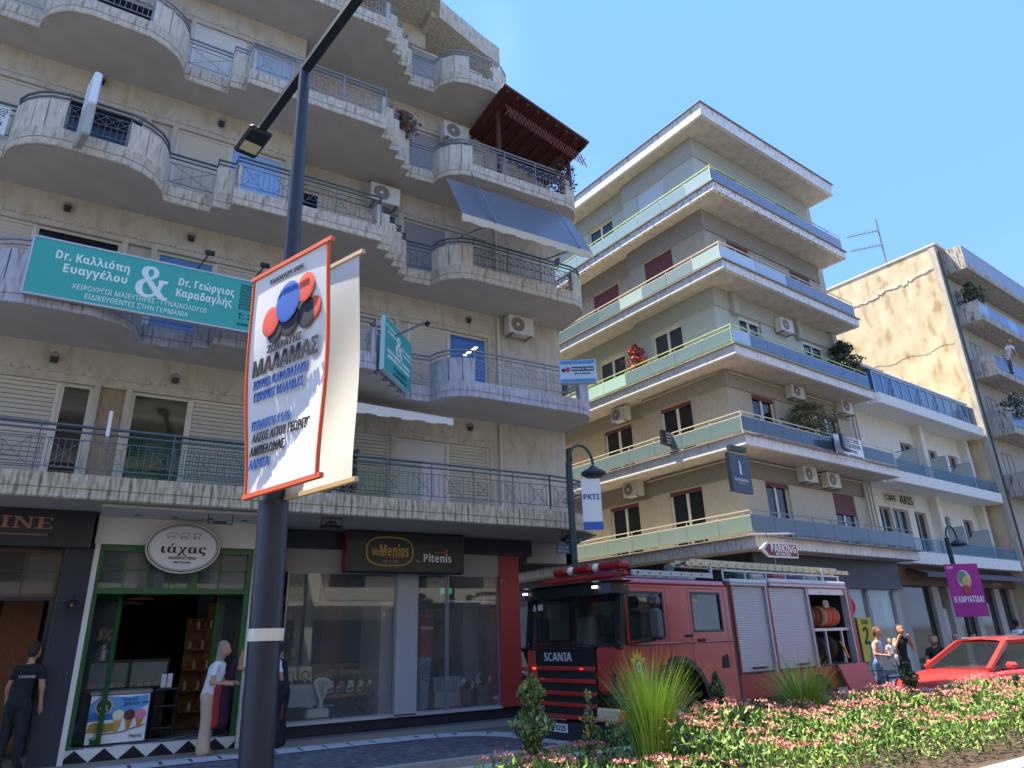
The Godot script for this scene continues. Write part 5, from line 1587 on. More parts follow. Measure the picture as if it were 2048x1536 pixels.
	s = S(); plate(s, pv([-0.04, 0, 0.04, 0, 0.03, 0.12, 0.05, 0.24, 0.02, 0.36, -0.03, 0.42, -0.05, 0.38, -0.02, 0.3, -0.05, 0.2]), at(17.15, 5.98, -11.935, 0.05), 0.004)
	put(k2, "figure_mark", s, plain("d4dae0", 0.5))
	var pk := thing("parking_sign", "dark red arrow shaped parking sign hanging from a white pole at the corner", "sign", V(17.9, 3.6, -11.5), PHI)
	s = S(); plate(s, pv([16.95, 3.79, 17.3, 3.58, 18.75, 3.6, 18.75, 4.02, 17.3, 3.99]), at(0, 0, -11.55), 0.05)
	put(pk, "white_board", s, plain("d8d4d0", 0.5))
	s = S(); plate(s, pv([17.16, 3.79, 17.34, 3.63, 18.71, 3.645, 18.71, 3.98, 17.34, 3.945]), at(0, 0, -11.546), 0.003)
	put(pk, "red_face", s, plain("702028", 0.5))
	words(pk, "lettering", "PARKING", 0.2, plain("e8e4de", 0.5), at(18.05, 3.84, -11.54), true, 1.2)
	words(pk, "lettering", "ΜΕ ΤΗΝ ΩΡΑ", 0.075, plain("e8e4de", 0.5), at(18.0, 3.685, -11.54), true, 0.72)
	s = S(); tube(s, [V(17.0, 4.22, -11.9), V(18.7, 4.3, -11.55)], 0.035, 8)
	put(pk, "pole", s, plain("b8b2a8", 0.4, 0.4))
	for u in [17.4, 18.4]:
		s = S(); bar(s, V(u, 4.0, -11.57), V(u, 4.26, -11.6), 0.02)
		put(pk, "hanger", s, plain("7a7a7a", 0.5))
	s = S(); tube(s, [V(17.6, 3.58, -11.57), V(17.6, 3.35, -11.57)], 0.006, 4)
	var bl := put(pk, "string", s, plain("c8c8c8", 0.6))
	s = S(); ball(s, V(17.6, 3.25, -11.57), V(0.1, 0.12, 0.09), 10, 6)
	put(pk, "crumpled_bag", s, plain("dcdcdc", 0.5))
	var w1 := thing("name_board", "white doctor board with black lettering on the second floor balcony of the corner block", "sign", V(23.9, 7.3, -12.0), PHI)
	s = S(); bx(s, 23.0, 24.85, 7.28, 8.12, -12.06, -12.03)
	put(w1, "board", s, plain("e2e2e2", 0.5))
	for i in 4: words(w1, "lettering", ["ΓΑΡΕΤΣΗΣ", "ΠΑΝΑΓΙΩΤΗΣ", "ΧΕΙΡΟΥΡΓΟΣ", "ΜΑΙΕΥΤΗΡ - ΓΥΝΑΙΚΟΛΟΓΟΣ"][i], [0.14, 0.14, 0.11, 0.1][i], plain("1c1e22", 0.6), at(24.05 if i < 2 else 23.9, 8.0 - i * 0.2, -12.026), true, [1.2, 1.3, 1.0, 1.7][i])
	var w2 := thing("name_board", "small black doctor sign sticking out in front of the white board", "sign", V(23.2, 7.4, -11.7), PHI)
	s = S(); box(s, V(23.1, 7.72, -11.75), V(0.9, 0.5, 0.1), Basis(Vector3.UP, 0.25))
	put(w2, "board", s, plain("22262e", 0.4))
	var w3 := thing("name_board", "small black doctor sign with a red cross on the side street balcony", "sign", V(17.9, 7.6, -15.0), PHI)
	s = S(); box(s, V(17.7, 7.9, -15.0), V(0.75, 0.5, 0.1), Basis(Vector3.UP, 0.1))
	put(w3, "board", s, plain("22262e", 0.4))
	for i in 4:
		words(w2, "lettering", ["ΓΑΡΕΤΣΗΣ", "ΠΑΝΑΓΙΩΤΗΣ", "ΜΑΙΕΥΤΗΡ", "ΧΕΙΡΟΥΡΓΟΣ"][i], 0.065, plain("d8d8d4", 0.5), Transform3D(Basis(Vector3.UP, 0.25), V(23.12, 7.88 - i * 0.11, -11.69)), true, 0.6)
		words(w3, "lettering", ["ΓΑΡΕΤΣΗΣ", "ΠΑΝΑΓΙΩΤΗΣ", "ΧΕΙΡΟΥΡΓΟΣ", "ΜΑΙΕΥΤΗΡ - ΓΥΝ/ΓΟΣ"][i], 0.06, plain("d8d8d4", 0.5), Transform3D(Basis(Vector3.UP, 0.1), V(17.78, 8.06 - i * 0.11, -14.945)), true, 0.45)
	s = S(); bx(s, 17.4, 17.44, 7.98, 8.12, -14.95, -14.94); bx(s, 17.35, 17.49, 8.03, 8.07, -14.949, -14.939)
	put(w3, "red_cross", s, plain("a8322e", 0.5))
	var ca := thing("cafe_lettering", "dark weathered cafe letters fixed to the hotel wall above the first floor windows", "lettering", V(30.5, 6.5, -13.65), PHI)
	words(ca, "letters", "CAFE", 0.24, plain("3a342c", 0.8), at(29.7, 6.72, -13.66), true, 0.85)
	words(ca, "letters", "ARIS", 0.34, plain("3a342c", 0.8), at(31.05, 6.73, -13.66), true, 1.15)
	s = S(); bx(s, 29.15, 31.8, 6.45, 6.98, -13.69, -13.675)
	put(ca, "backing", s, plain("cfc4ac", 0.85))
	var pp := thing("shop_lettering", "white raised shop name on the brown fascia", "lettering", V(36.6, 3.4, -13.05), PHI)
	words(pp, "letters", "ΠΑΠΑΔΗΤΙΚΟΣ", 0.22, plain("d8d2c8", 0.5), at(36.6, 3.6, -13.07), true, 2.4, "Droid Serif")
	words(pp, "letters", "- ΑΠΟ ΤΟ 1947 -", 0.1, plain("d8d2c8", 0.5), at(36.6, 3.33, -13.07), true, 1.1, "Droid Serif")
	var ss := thing("street_name_sign", "blue street name plate under the first floor slab", "sign", V(9.66, 3.55, -14.0))
	s = S(); bx(s, 9.46, 9.86, 3.56, 3.84, -14.02, -14.0)
	put(ss, "plate", s, plain("3f6a9c", 0.4))
	for i in 3: words(ss, "lettering", ["ΟΔΟΣ", "ΚΥΠΡΟΥ", "KYPROU"][i], 0.055, plain("d8e0ea", 0.5), at(9.66, 3.79 - i * 0.085, -13.997))
	# floodlights under the first floor slab
	for k in 3:
		var px: float = [1.75, 3.75, 9.32][k]
		var f := thing("floodlight", ["thin wire framed floodlight over the cheese shop soffit", "black floodlight on a frame left of the corner shop sign", "twin black floodlight hanging at the right end of the slab"][k], "floodlight", V(px, 3.6, -13.3))
		s = S(); bar(s, V(px - 0.2, 3.95, -13.2), V(px - 0.2, 3.72, -13.2), 0.015); bar(s, V(px + 0.2, 3.95, -13.2), V(px + 0.2, 3.72, -13.2), 0.015); bar(s, V(px - 0.2, 3.94, -13.2), V(px + 0.2, 3.94, -13.2), 0.015)
		put(f, "bracket", s, plain("26282c", 0.5))
		s = S()
		if k: cbox(s, V(px, 3.75, -13.2), V(0.42, 0.09, 0.26), 0.03, Basis(Vector3.RIGHT, 0.35)); cbox(s, V(px, 3.83, -13.24), V(0.2, 0.12, 0.14), 0.03)
		else: bar(s, V(px - 0.2, 3.73, -13.2), V(px + 0.2, 3.73, -13.2), 0.02); bar(s, V(px - 0.12, 3.76, -13.2), V(px + 0.1, 3.76, -13.2), 0.03)
		put(f, "lamp_head", s, plain("1e2024", 0.5))

# ================= the fire engine: x runs back from its nose, z = 0 is the side we see
func build_truck() -> void:
	var t := thing("fire_engine", "red fire engine with silver roller shutters, ladders on its roof and one locker open", "fire engine", V(8.88, -0.16, -8.345), deg_to_rad(8))
	offs[t] = Vector3.ZERO
	var red := plain("a3302b", 0.28); red.clearcoat_enabled = true; red.clearcoat = 0.6; red.clearcoat_roughness = 0.1
	var dred := plain("7e2422", 0.4)
	var blk := plain("17191d", 0.35); var rub := plain("1b1b1c", 0.85); var gls := glass("truck_glass", "2a3434", 0.35); var alu := plain("b4b8bf", 0.42, 0.45); var dk := plain("121316", 0.7)
	var W := 2.45
	for side in 2:
		var z := 0.0 if side == 0 else -W + 0.05
		var s := S()
		wall(s, 0.14, 3.05, 1.66, 2.64, z, 0.05, [[0.2, 1.12, 1.74, 2.52], [1.9, 2.8, 1.84, 2.53]])
		# lower side with the wheel arch cut out
		var p := [0.02, 1.66, 0.02, 0.72, 0.62, 0.72]
		for i in 11:
			var a := PI - i * PI / 10
			p.append_array([1.36 + 0.72 * cos(a), 0.5 + 0.72 * sin(a) + (0.2 if i > 0 and i < 10 else 0.0)])
		p.append_array([3.05, 0.6, 3.05, 1.66])
		plate(s, pv(p), at(0, 0, z), 0.05)
		put(t, "cab_side", s, red)
		# raised belt line and door shut lines
		s = S()
		cbox(s, V(1.6, 1.665, z + (0.012 if side == 0 else -0.06)), V(2.9, 0.03, 0.03), 0.012)
		put(t, "belt_moulding", s, red)
		for d in [[0.12, 1.2], [1.82, 2.92]]:
			s = S()
			for x in d: bx(s, x - 0.006, x + 0.006, 0.9 if x < 1.0 else 1.2, 2.6, z - 0.02, z + 0.0015)
			bx(s, d[0], d[1], 2.594, 2.606, z - 0.02, z + 0.0016)
			put(t, "door_gap", s, plain("4a1412", 0.6))
		for w in [[0.2, 1.12, 1.74, 2.52], [1.9, 2.8, 1.84, 2.53]]:
			s = S(); frame(s, w[0] - 0.01, w[1] + 0.01, w[2] - 0.01, w[3] + 0.01, z + 0.004, 0.04, 0.04)
			var f := put(t, "side_window", s, blk)
			s = S(); bx(s, w[0] + 0.01, w[1] - 0.01, w[2] + 0.01, w[3] - 0.01, z - 0.03, z - 0.025)
			put(f, "pane", s, gls)
		for x in [1.62, 1.97]:
			s = S(); cbox(s, V(x + 0.12, 1.7 if x > 1.8 else 1.78, z + 0.02), V(0.2, 0.045, 0.03), 0.012)
			put(t, "door_handle", s, dk)
		# wheel arch flare
		s = S(); var ar := []
		for i in 13:
			var a := PI - i * PI / 12
			ar.append(V(1.36 + 0.74 * cos(a), 0.52 + 0.74 * sin(a) + 0.14 * sin(a), z + (0.02 if side == 0 else -0.06)))
		for i in 12: bar(s, ar[i], ar[i + 1], 0.12, 0.1)
		put(t, "wheel_arch", s, blk)
	# front corners, rounded
	for side in 2:
		var z0 := -0.62 if side == 0 else -W; var z1 := 0.0 if side == 0 else -W + 0.32
		var s := S()
		cbox(s, V(0.04, 1.28, (z0 + z1) / 2), V(0.2, 0.74, z1 - z0), 0.06)
		var c := put(t, "corner_panel", s, red)
		s = S(); cbox(s, V(-0.055, 1.08, z1 - 0.18 if side == 0 else z0 + 0.14), V(0.05, 0.34, 0.1), 0.02)
		put(c, "air_slot", s, dk)
		s = S(); cbox(s, V(0.0, 1.7, -0.06 if side == 0 else -W + 0.06), V(0.16, 0.1, 0.12), 0.04); bar(s, V(0.0, 1.62, -0.06 if side == 0 else -W + 0.06), V(0.12, 2.6, -0.06 if side == 0 else -W + 0.06), 0.12)
		put(t, "windscreen_pillar", s, blk)
	var s := S()
	cbox(s, V(1.58, 2.68, -W / 2), V(2.95, 0.14, W), 0.06)
	put(t, "cab_roof", s, red)
	s = S(); bx(s, 3.0, 3.06, 0.6, 2.65, -W + 0.05, -0.05); bx(s, 0.15, 3.0, 0.78, 0.84, -W + 0.06, -0.06)
	put(t, "cab_shell", s, plain("2a2c2e", 0.8))
	for x in [0.75, 2.3]:
		for z in [-0.6, -1.85]:
			s = S(); cbox(s, V(x + 0.25, 1.75, z), V(0.16, 0.85, 0.5), 0.05, Basis(Vector3.BACK, -0.12)); cbox(s, V(x, 1.32, z), V(0.55, 0.14, 0.5), 0.05)
			put(t, "seat", s, plain("6a675f", 0.8))
	s = S(); cbox(s, V(0.32, 1.55, -W / 2), V(0.4, 0.2, W - 0.3), 0.06)
	put(t, "dashboard", s, plain("22252a", 0.7))
	s = S(); var sw := []
	for i in 17: sw.append(V(0.58, 1.72 + 0.19 * sin(i * TAU / 16) * 0.8, -0.6 + 0.2 * cos(i * TAU / 16)))
	tube(s, sw, 0.016, 5)
	put(t, "steering_wheel", s, dk)
	# windscreen, visor
	s = S(); quad(s, V(-0.02, 1.64, -W + 0.1), V(-0.02, 1.64, -0.1), V(0.09, 2.52, -0.1), V(0.09, 2.52, -W + 0.1))
	put(t, "windscreen", s, gls)
	s = S()
	for i in 2:
		var a := V(-0.035, 1.66, -0.55 - i * 1.0)
		bar(s, a, a + V(0.02, 0.06, -0.62), 0.02)
	put(t, "wiper", s, dk)
	s = S()
	sweep(s, path2([0.25, 0.02, 0.02, 0.0, -0.1, -0.08, -0.16, -0.3, -0.17, -W / 2, -0.16, -W + 0.3, -0.1, -W + 0.08, 0.02, -W]).map(func(q): return q), [Vector2(-0.1, 0.0), Vector2(0.0, 0.02), Vector2(0.02, 0.19), Vector2(-0.12, 0.22)], 2.48)
	put(t, "sun_visor", s, blk)
	for z in [-0.42, -2.3]:
		for k in 4:
			s = S(); box(s, V(-0.185, 2.61, z + k * 0.035), V(0.012, 0.035, 0.028))
			put(t, "led_lamp", s, glow("f4f8ff", 1.6))
	# nose: black panel with the maker's letters, red bars over a black grille
	s = S(); bx(s, -0.05, 0.1, 1.36, 1.63, -W + 0.1, -0.6)
	put(t, "nose_panel", s, blk)
	s = S(); bx(s, -0.03, 0.1, 0.5, 1.36, -W + 0.08, -0.62)
	put(t, "grille_back", s, dk)
	for y in [1.3, 1.1, 0.9, 0.72, 0.53]:
		s = S(); cbox(s, V(-0.055, y, -W / 2 - 0.26), V(0.06, 0.075, 1.74), 0.02)
		put(t, "grille_bar", s, red)
	var fx := func(z: float, y: float) -> Transform3D: return Transform3D(Basis(Vector3.UP, -PI / 2), V(-0.055, y, z))
	words(t, "lettering", "SCANIA", 0.14, plain("c4c8cc", 0.35, 0.3), fx.call(-1.56, 1.49), true, 0.74)
	words(t, "lettering", "94D", 0.1, plain("a8acb0", 0.4, 0.3), fx.call(-2.1, 0.625), true, 0.26)
	words(t, "lettering", "260", 0.09, plain("8a8e92", 0.4, 0.3), fx.call(-0.85, 0.625), true, 0.22)
	words(t, "lettering", "Λ 48", 0.11, plain("e0e0dc", 0.5), Transform3D(Basis(Vector3.UP, -PI / 2), V(0.06, 2.36, -2.18)), true, 0.3, "Droid Serif")
	for z in [-2.18, -0.92]:
		s = S(); cbox(s, V(-0.09, 1.3, z), V(0.03, 0.03, 0.09), 0.01)
		put(t, "red_marker_lamp", s, glow("ff2a1c", 2.6 if z < -2 else 0.5))
	s = S(); cbox(s, V(0.02, 0.28, -W / 2), V(0.3, 0.34, W), 0.07)
	put(t, "bumper", s, plain("202226", 0.6))
	for z in [-W + 0.14, -0.3]:
		s = S(); cbox(s, V(-0.12, 0.62, z), V(0.08, 0.2, 0.28 if z < -1 else 0.52), 0.03)
		put(t, "headlight", s, plain("d8c8a0", 0.12, 0.2))
	s = S(); cbox(s, V(-0.1, 0.62, -0.02), V(0.12, 0.18, 0.1), 0.03)
	put(t, "indicator", s, plain("d8842c", 0.2))
	s = S(); box(s, V(-0.14, 0.36, -1.55), V(0.012, 0.13, 0.52))
	put(t, "number_plate", s, plain("d4d6d8", 0.4))
	words(t, "lettering", "ΠΣ-3225", 0.085, plain("16181c", 0.5), Transform3D(Basis(Vector3.UP, -PI / 2), V(-0.15, 0.36, -1.55)), true, 0.44)
	# mirrors
	for side in 2:
		var z := 0.24 if side == 0 else -W - 0.24
		s = S(); cbox(s, V(0.6, 1.98, z), V(0.34, 0.5, 0.16), 0.05, Basis(Vector3.UP, 0.35)); cbox(s, V(0.6, 2.36, z), V(0.3, 0.2, 0.16), 0.05, Basis(Vector3.UP, 0.35))
		var m := put(t, "mirror", s, plain("2c3036", 0.55))
		s = S(); bar(s, V(0.3, 2.22, z * 0.1 if side == 0 else -W), V(0.58, 2.24, z), 0.045); bar(s, V(0.16, 1.68, z * 0.1 if side == 0 else -W), V(0.55, 1.74, z), 0.045)
		put(m, "mirror_arm", s, blk)
	# badge with flames on the door
	var fl := [0.0, 0.0]
	s = S(); var fp := []
	for i in 24:
		var a := i * TAU / 24; var r := 0.15 + (0.11 if sin(a) > 0.3 and i % 2 == 0 else 0.0) + 0.03 * sin(a)
		fp.append_array([0.33 + r * 0.8 * cos(a), 1.33 + r * sin(a)])
	plate(s, pv(fp), at(0, 0, 0.008), 0.006)
	var em := put(t, "flame_badge", s, plain("d8a830", 0.5))
	for k in [[0.115, "a3302b", 0.006], [0.1, "30364a", 0.009], [0.075, "c4c8cc", 0.012], [0.035, "2c3038", 0.015]]:
		s = S(); var c2 := []
		for i in 24: c2.append_array([0.33 + k[0] * 0.85 * cos(i * TAU / 24), 1.32 + k[0] * 1.1 * sin(i * TAU / 24)])
		plate(s, pv(c2), at(0, 0, 0.008 + k[2]), 0.003)
		put(em, "badge_ring", s, plain(k[1], 0.5))
	s = S(); plate(s, pv([1.08, 1.18, 1.16, 1.4, 1.24, 1.42, 1.28, 1.36, 1.26, 1.16]), at(0, 0, 0.012), 0.012); plate(s, pv([2.62, 1.2, 2.66, 1.4, 2.82, 1.44, 2.84, 1.2]), at(0, 0, 0.012), 0.012)
	put(t, "air_inlet", s, dk)
	# wheels
	for x in [1.36, 6.0]:
		for side in 2:
			var z := -0.03 if side == 0 else -W + 0.03; var b := Basis(Vector3.RIGHT, PI / 2 if side == 0 else -PI / 2)
			s = S(); lathe(s, V(x, 0.42, z), [Vector2(0.26, -0.3), Vector2(0.5, -0.3), Vector2(0.53, -0.26), Vector2(0.53, -0.04), Vector2(0.5, 0.0), Vector2(0.3, 0.0), Vector2(0.28, -0.04)], 28, b)
			var w := put(t, "wheel", s, rub)
			s = S(); lathe(s, V(x, 0.42, z), [Vector2(0.29, -0.03), Vector2(0.24, -0.06), Vector2(0.2, -0.12), Vector2(0.12, -0.02), Vector2(0.0, 0.0)], 20, b)
			put(w, "rim", s, plain("9aa2aa", 0.4, 0.5))
	s = S(); bx(s, 0.9, 8.0, 0.35, 0.6, -1.7, -0.75); bx(s, 3.1, 5.2, 0.3, 0.62, -0.7, -0.12)
	put(t, "chassis", s, plain("1c1d20", 0.8))
	# locker body
	s = S(); bx(s, 3.12, 6.0, 1.05, 2.72, -W, -0.14); bx(s, 6.0, 7.9, 1.05, 1.1, -W, -0.05); bx(s, 6.0, 7.9, 2.68, 2.76, -W, -0.05); bx(s, 6.0, 7.9, 1.1, 2.68, -W, -0.95); bx(s, 7.78, 7.9, 1.1, 2.68, -0.95, -0.03)
	put(t, "locker_body", s, plain("3c3e40", 0.7))
	s = S(); bx(s, 3.1, 7.95, 0.62, 1.05, -W, -0.04)
	put(t, "skirt", s, plain("8e2f28", 0.4))
	s = S(); plate(s, pv([3.06, 0.6, 3.06, 2.76, 3.18, 2.76, 3.18, 0.6]), at(0, 0, -0.02), 0.3)
	put(t, "body_gap", s, plain("4c3a38", 0.7))
	for p in [[3.18, 3.24, 0], [4.37, 4.41, 1], [4.42, 4.52, 0], [5.96, 6.0, 1], [6.0, 6.06, 0], [7.68, 7.72, 1], [7.72, 7.9, 0]]:
		s = S(); bx(s, p[0] + 0.002, p[1] - 0.002, 1.05, 2.72, -0.14, 0.0 if p[2] == 0 else 0.012)
		put(t, "body_post", s, dred if p[2] == 0 else alu)
	for p in [[3.24, 4.37, 38], [4.52, 5.96, 38]]:
		s = S(); bx(s, p[0], p[1], 1.07, 2.68, -0.08, -0.07)
		var sh := put(t, "roller_shutter", s, plain("7c8086", 0.6))
		for i in p[2]:
			s = S(); cbox(s, V((p[0] + p[1]) / 2, 1.09 + i * 1.58 / p[2] + 0.02, -0.055), V(p[1] - p[0] - 0.01, 1.58 / p[2] - 0.004, 0.03), 0.008)
			put(sh, "slat", s, alu)
		s = S(); bar(s, V(p[1] - 0.75, 1.15, -0.03), V(p[1] - 0.25, 1.15, -0.03), 0.03)
		put(sh, "lift_bar", s, dk)
	s = S(); cbox(s, V(3.8, 2.76, -0.06), V(1.3, 0.1, 0.2), 0.03); cbox(s, V(3.8, 2.7, -0.03), V(1.26, 0.05, 0.14), 0.02)
	put(t, "shutter_box", s, alu)
	s = S(); cbox(s, V(6.1, 2.8, -0.06), V(3.2, 0.1, 0.22), 0.03); cbox(s, V(6.1, 2.72, -0.03), V(3.16, 0.06, 0.16), 0.02)
	put(t, "shutter_box", s, alu)
	s = S(); bx(s, 6.08, 7.68, 2.55, 2.68, -0.06, -0.03); bar(s, V(6.6, 2.6, -0.02), V(7.2, 2.6, -0.02), 0.03)
	put(t, "open_shutter_edge", s, plain("c8ccd0", 0.4, 0.3))
	# the open locker: shelf, rolled hoses above, black hose reels below
	s = S(); bx(s, 6.06, 7.72, 1.78, 1.84, -0.9, -0.06)
	put(t, "locker_shelf", s, alu)
	for x in [6.6, 7.3]:
		s = S(); bar(s, V(x, 1.1, -0.08), V(x + 0.02, 1.78, -0.08), 0.045)
		put(t, "locker_strut", s, alu)
	for k in 8:
		s = S(); lathe(s, V(6.2 + k * 0.185, 2.08, -0.38), [Vector2(0.04, 0.0), Vector2(0.225, 0.0), Vector2(0.235, 0.03), Vector2(0.235, 0.07), Vector2(0.225, 0.1), Vector2(0.04, 0.1)], 22, Basis(Vector3.BACK, PI / 2 - 0.25).rotated(Vector3.UP, 0.3))
		put(t, "rolled_hose", s, plain(["8c5a34", "7c4c2e", "6a2c24", "6a2c24", "a88c5c", "c05a44", "b8503c", "a86440"][k], 0.75))
	for k in 3:
		s = S(); var rg := []
		for i in 15: rg.append(V(6.95 + k * 0.14 + 0.06 * cos(i * TAU / 14), 2.36 + 0.07 * sin(i * TAU / 14), -0.15 - k * 0.05))
		tube(s, rg, 0.012, 5)
		put(t, "coupling_ring", s, plain("c8ccd0", 0.3, 0.7))
	for k in 3:
		s = S(); lathe(s, V(6.35 + k * 0.45, 1.42, -0.5), [Vector2(0.1, 0), Vector2(0.28, 0), Vector2(0.3, 0.03), Vector2(0.27, 0.08), Vector2(0.3, 0.14), Vector2(0.27, 0.2), Vector2(0.3, 0.26), Vector2(0.27, 0.3), Vector2(0.1, 0.3)], 22, Basis(Vector3.BACK, PI / 2).rotated(Vector3.UP, 0.3))
		put(t, "hose_reel", s, plain("1c1e22", 0.7))
	s = S(); tube(s, [V(7.2, 1.55, -0.1), V(7.3, 1.4, -0.06), V(7.4, 1.2, -0.06)], 0.03, 6)
	put(t, "nozzle", s, plain("b89a50", 0.3, 0.7))
	# tipped down step flap at the rear
	s = S(); box(s, V(7.34, 0.78, 0.12), V(1.24, 0.62, 0.05), Basis(Vector3.RIGHT, -0.35))
	put(t, "step_flap", s, plain("a8392e", 0.5))
	s = S(); bar(s, V(7.82, 0.9, -0.02), V(7.86, 0.35, 0.1), 0.05)
	put(t, "flap_stay", s, dred)
	# roof: rails, ladders, lamps
	s = S()
	for z in [-0.15, -W + 0.15]:
		bar(s, V(3.2, 2.98, z), V(7.8, 2.98, z), 0.03)
		for i in 7: bar(s, V(3.2 + i * 0.76, 2.82, z), V(3.2 + i * 0.76, 2.98, z), 0.03)
	put(t, "roof_rail", s, alu)
	for L in [[0.5, 2.75, 2.86, -0.12, -0.5, "a4acb4"], [2.6, 9.1, 3.14, -0.55, -0.95, "c2b694"], [3.2, 9.2, 3.24, -0.9, -1.3, "cabf9f"]]:
		s = S()
		for z in [L[3], L[4]]: bx(s, L[0], L[1], L[2] - 0.045, L[2] + 0.045, z - 0.02, z + 0.02)
		var ld := put(t, "ladder", s, plain(L[5], 0.5, 0.3))
		var n := int((L[1] - L[0]) / 0.3)
		for i in n:
			s = S(); tube(s, [V(L[0] + 0.15 + i * 0.3, L[2], L[3] + 0.03), V(L[0] + 0.15 + i * 0.3, L[2], L[4] - 0.03)], 0.017, 6)
			put(ld, "rung", s, plain("2e2c28", 0.6))
	for k in 5:
		s = S(); cbox(s, V(4.3 + k * 0.7, 2.92, -0.55 - 0.1 * (k % 2)), V(0.5, 0.16, 0.3), 0.04)
		put(t, "roof_equipment", s, plain(["22402c", "b4aa90", "a83a30", "2c2e32", "8c8a80"][k], 0.6))
	s = S(); bar(s, V(7.7, 2.85, -0.5), V(7.7, 3.2, -0.5), 0.05); bar(s, V(7.7, 2.85, -1.3), V(7.7, 3.2, -1.3), 0.05); bar(s, V(3.3, 2.85, -0.5), V(3.3, 3.1, -0.5), 0.05)
	put(t, "ladder_rest", s, alu)
	s = S(); lathe(s, V(2.3, 3.02, -0.75), [Vector2(0, -0.05), Vector2(0.1, -0.05), Vector2(0.1, 0.05), Vector2(0, 0.05)], 14, Basis(Vector3.RIGHT, PI / 2)); tube(s, [V(2.3, 3.02, -0.75), V(2.65, 3.1, -0.75)], 0.025, 6)
	put(t, "ladder_roller", s, plain("5a5c60", 0.5))
	s = S(); bx(s, 0.3, 0.36, 2.82, 2.88, -W + 0.15, -0.1); bx(s, 0.62, 0.68, 2.82, 2.88, -W + 0.15, -0.1)
	for z in [-0.3, -1.2, -2.1]: bar(s, V(0.33, 2.72, z), V(0.33, 2.86, z), 0.03); bar(s, V(0.33, 2.86, z), V(0.65, 2.86, z), 0.03)
	put(t, "lamp_rack", s, plain("9c2c2a", 0.4))
	for p in [[-0.52, 0.62, "8e2226"], [-0.92, 0.14, "d8d4c4"], [-1.26, 0.5, "8e2226"], [-1.6, 0.14, "d8d4c4"], [-1.88, 0.38, "8e2226"]]:
		s = S(); cbox(s, V(0.48, 3.0, p[0]), V(0.26, 0.15, p[1]), 0.05)
		put(t, "beacon_bar", s, plain(p[2], 0.15))
	s = S(); cbox(s, V(0.9, 2.88, -1.15), V(0.2, 0.2, 0.5), 0.03)
	put(t, "blue_lamp", s, plain("2c4c9a", 0.15))

# ================= the red car
func loft(s: SurfaceTool, rows: Array) -> void:
	s.set_smooth_group(0)
	for i in rows.size() - 1:
		for k in rows[i].size() - 1:
			quad(s, rows[i][k], rows[i + 1][k], rows[i + 1][k + 1], rows[i][k + 1])
	s.set_smooth_group(-1)

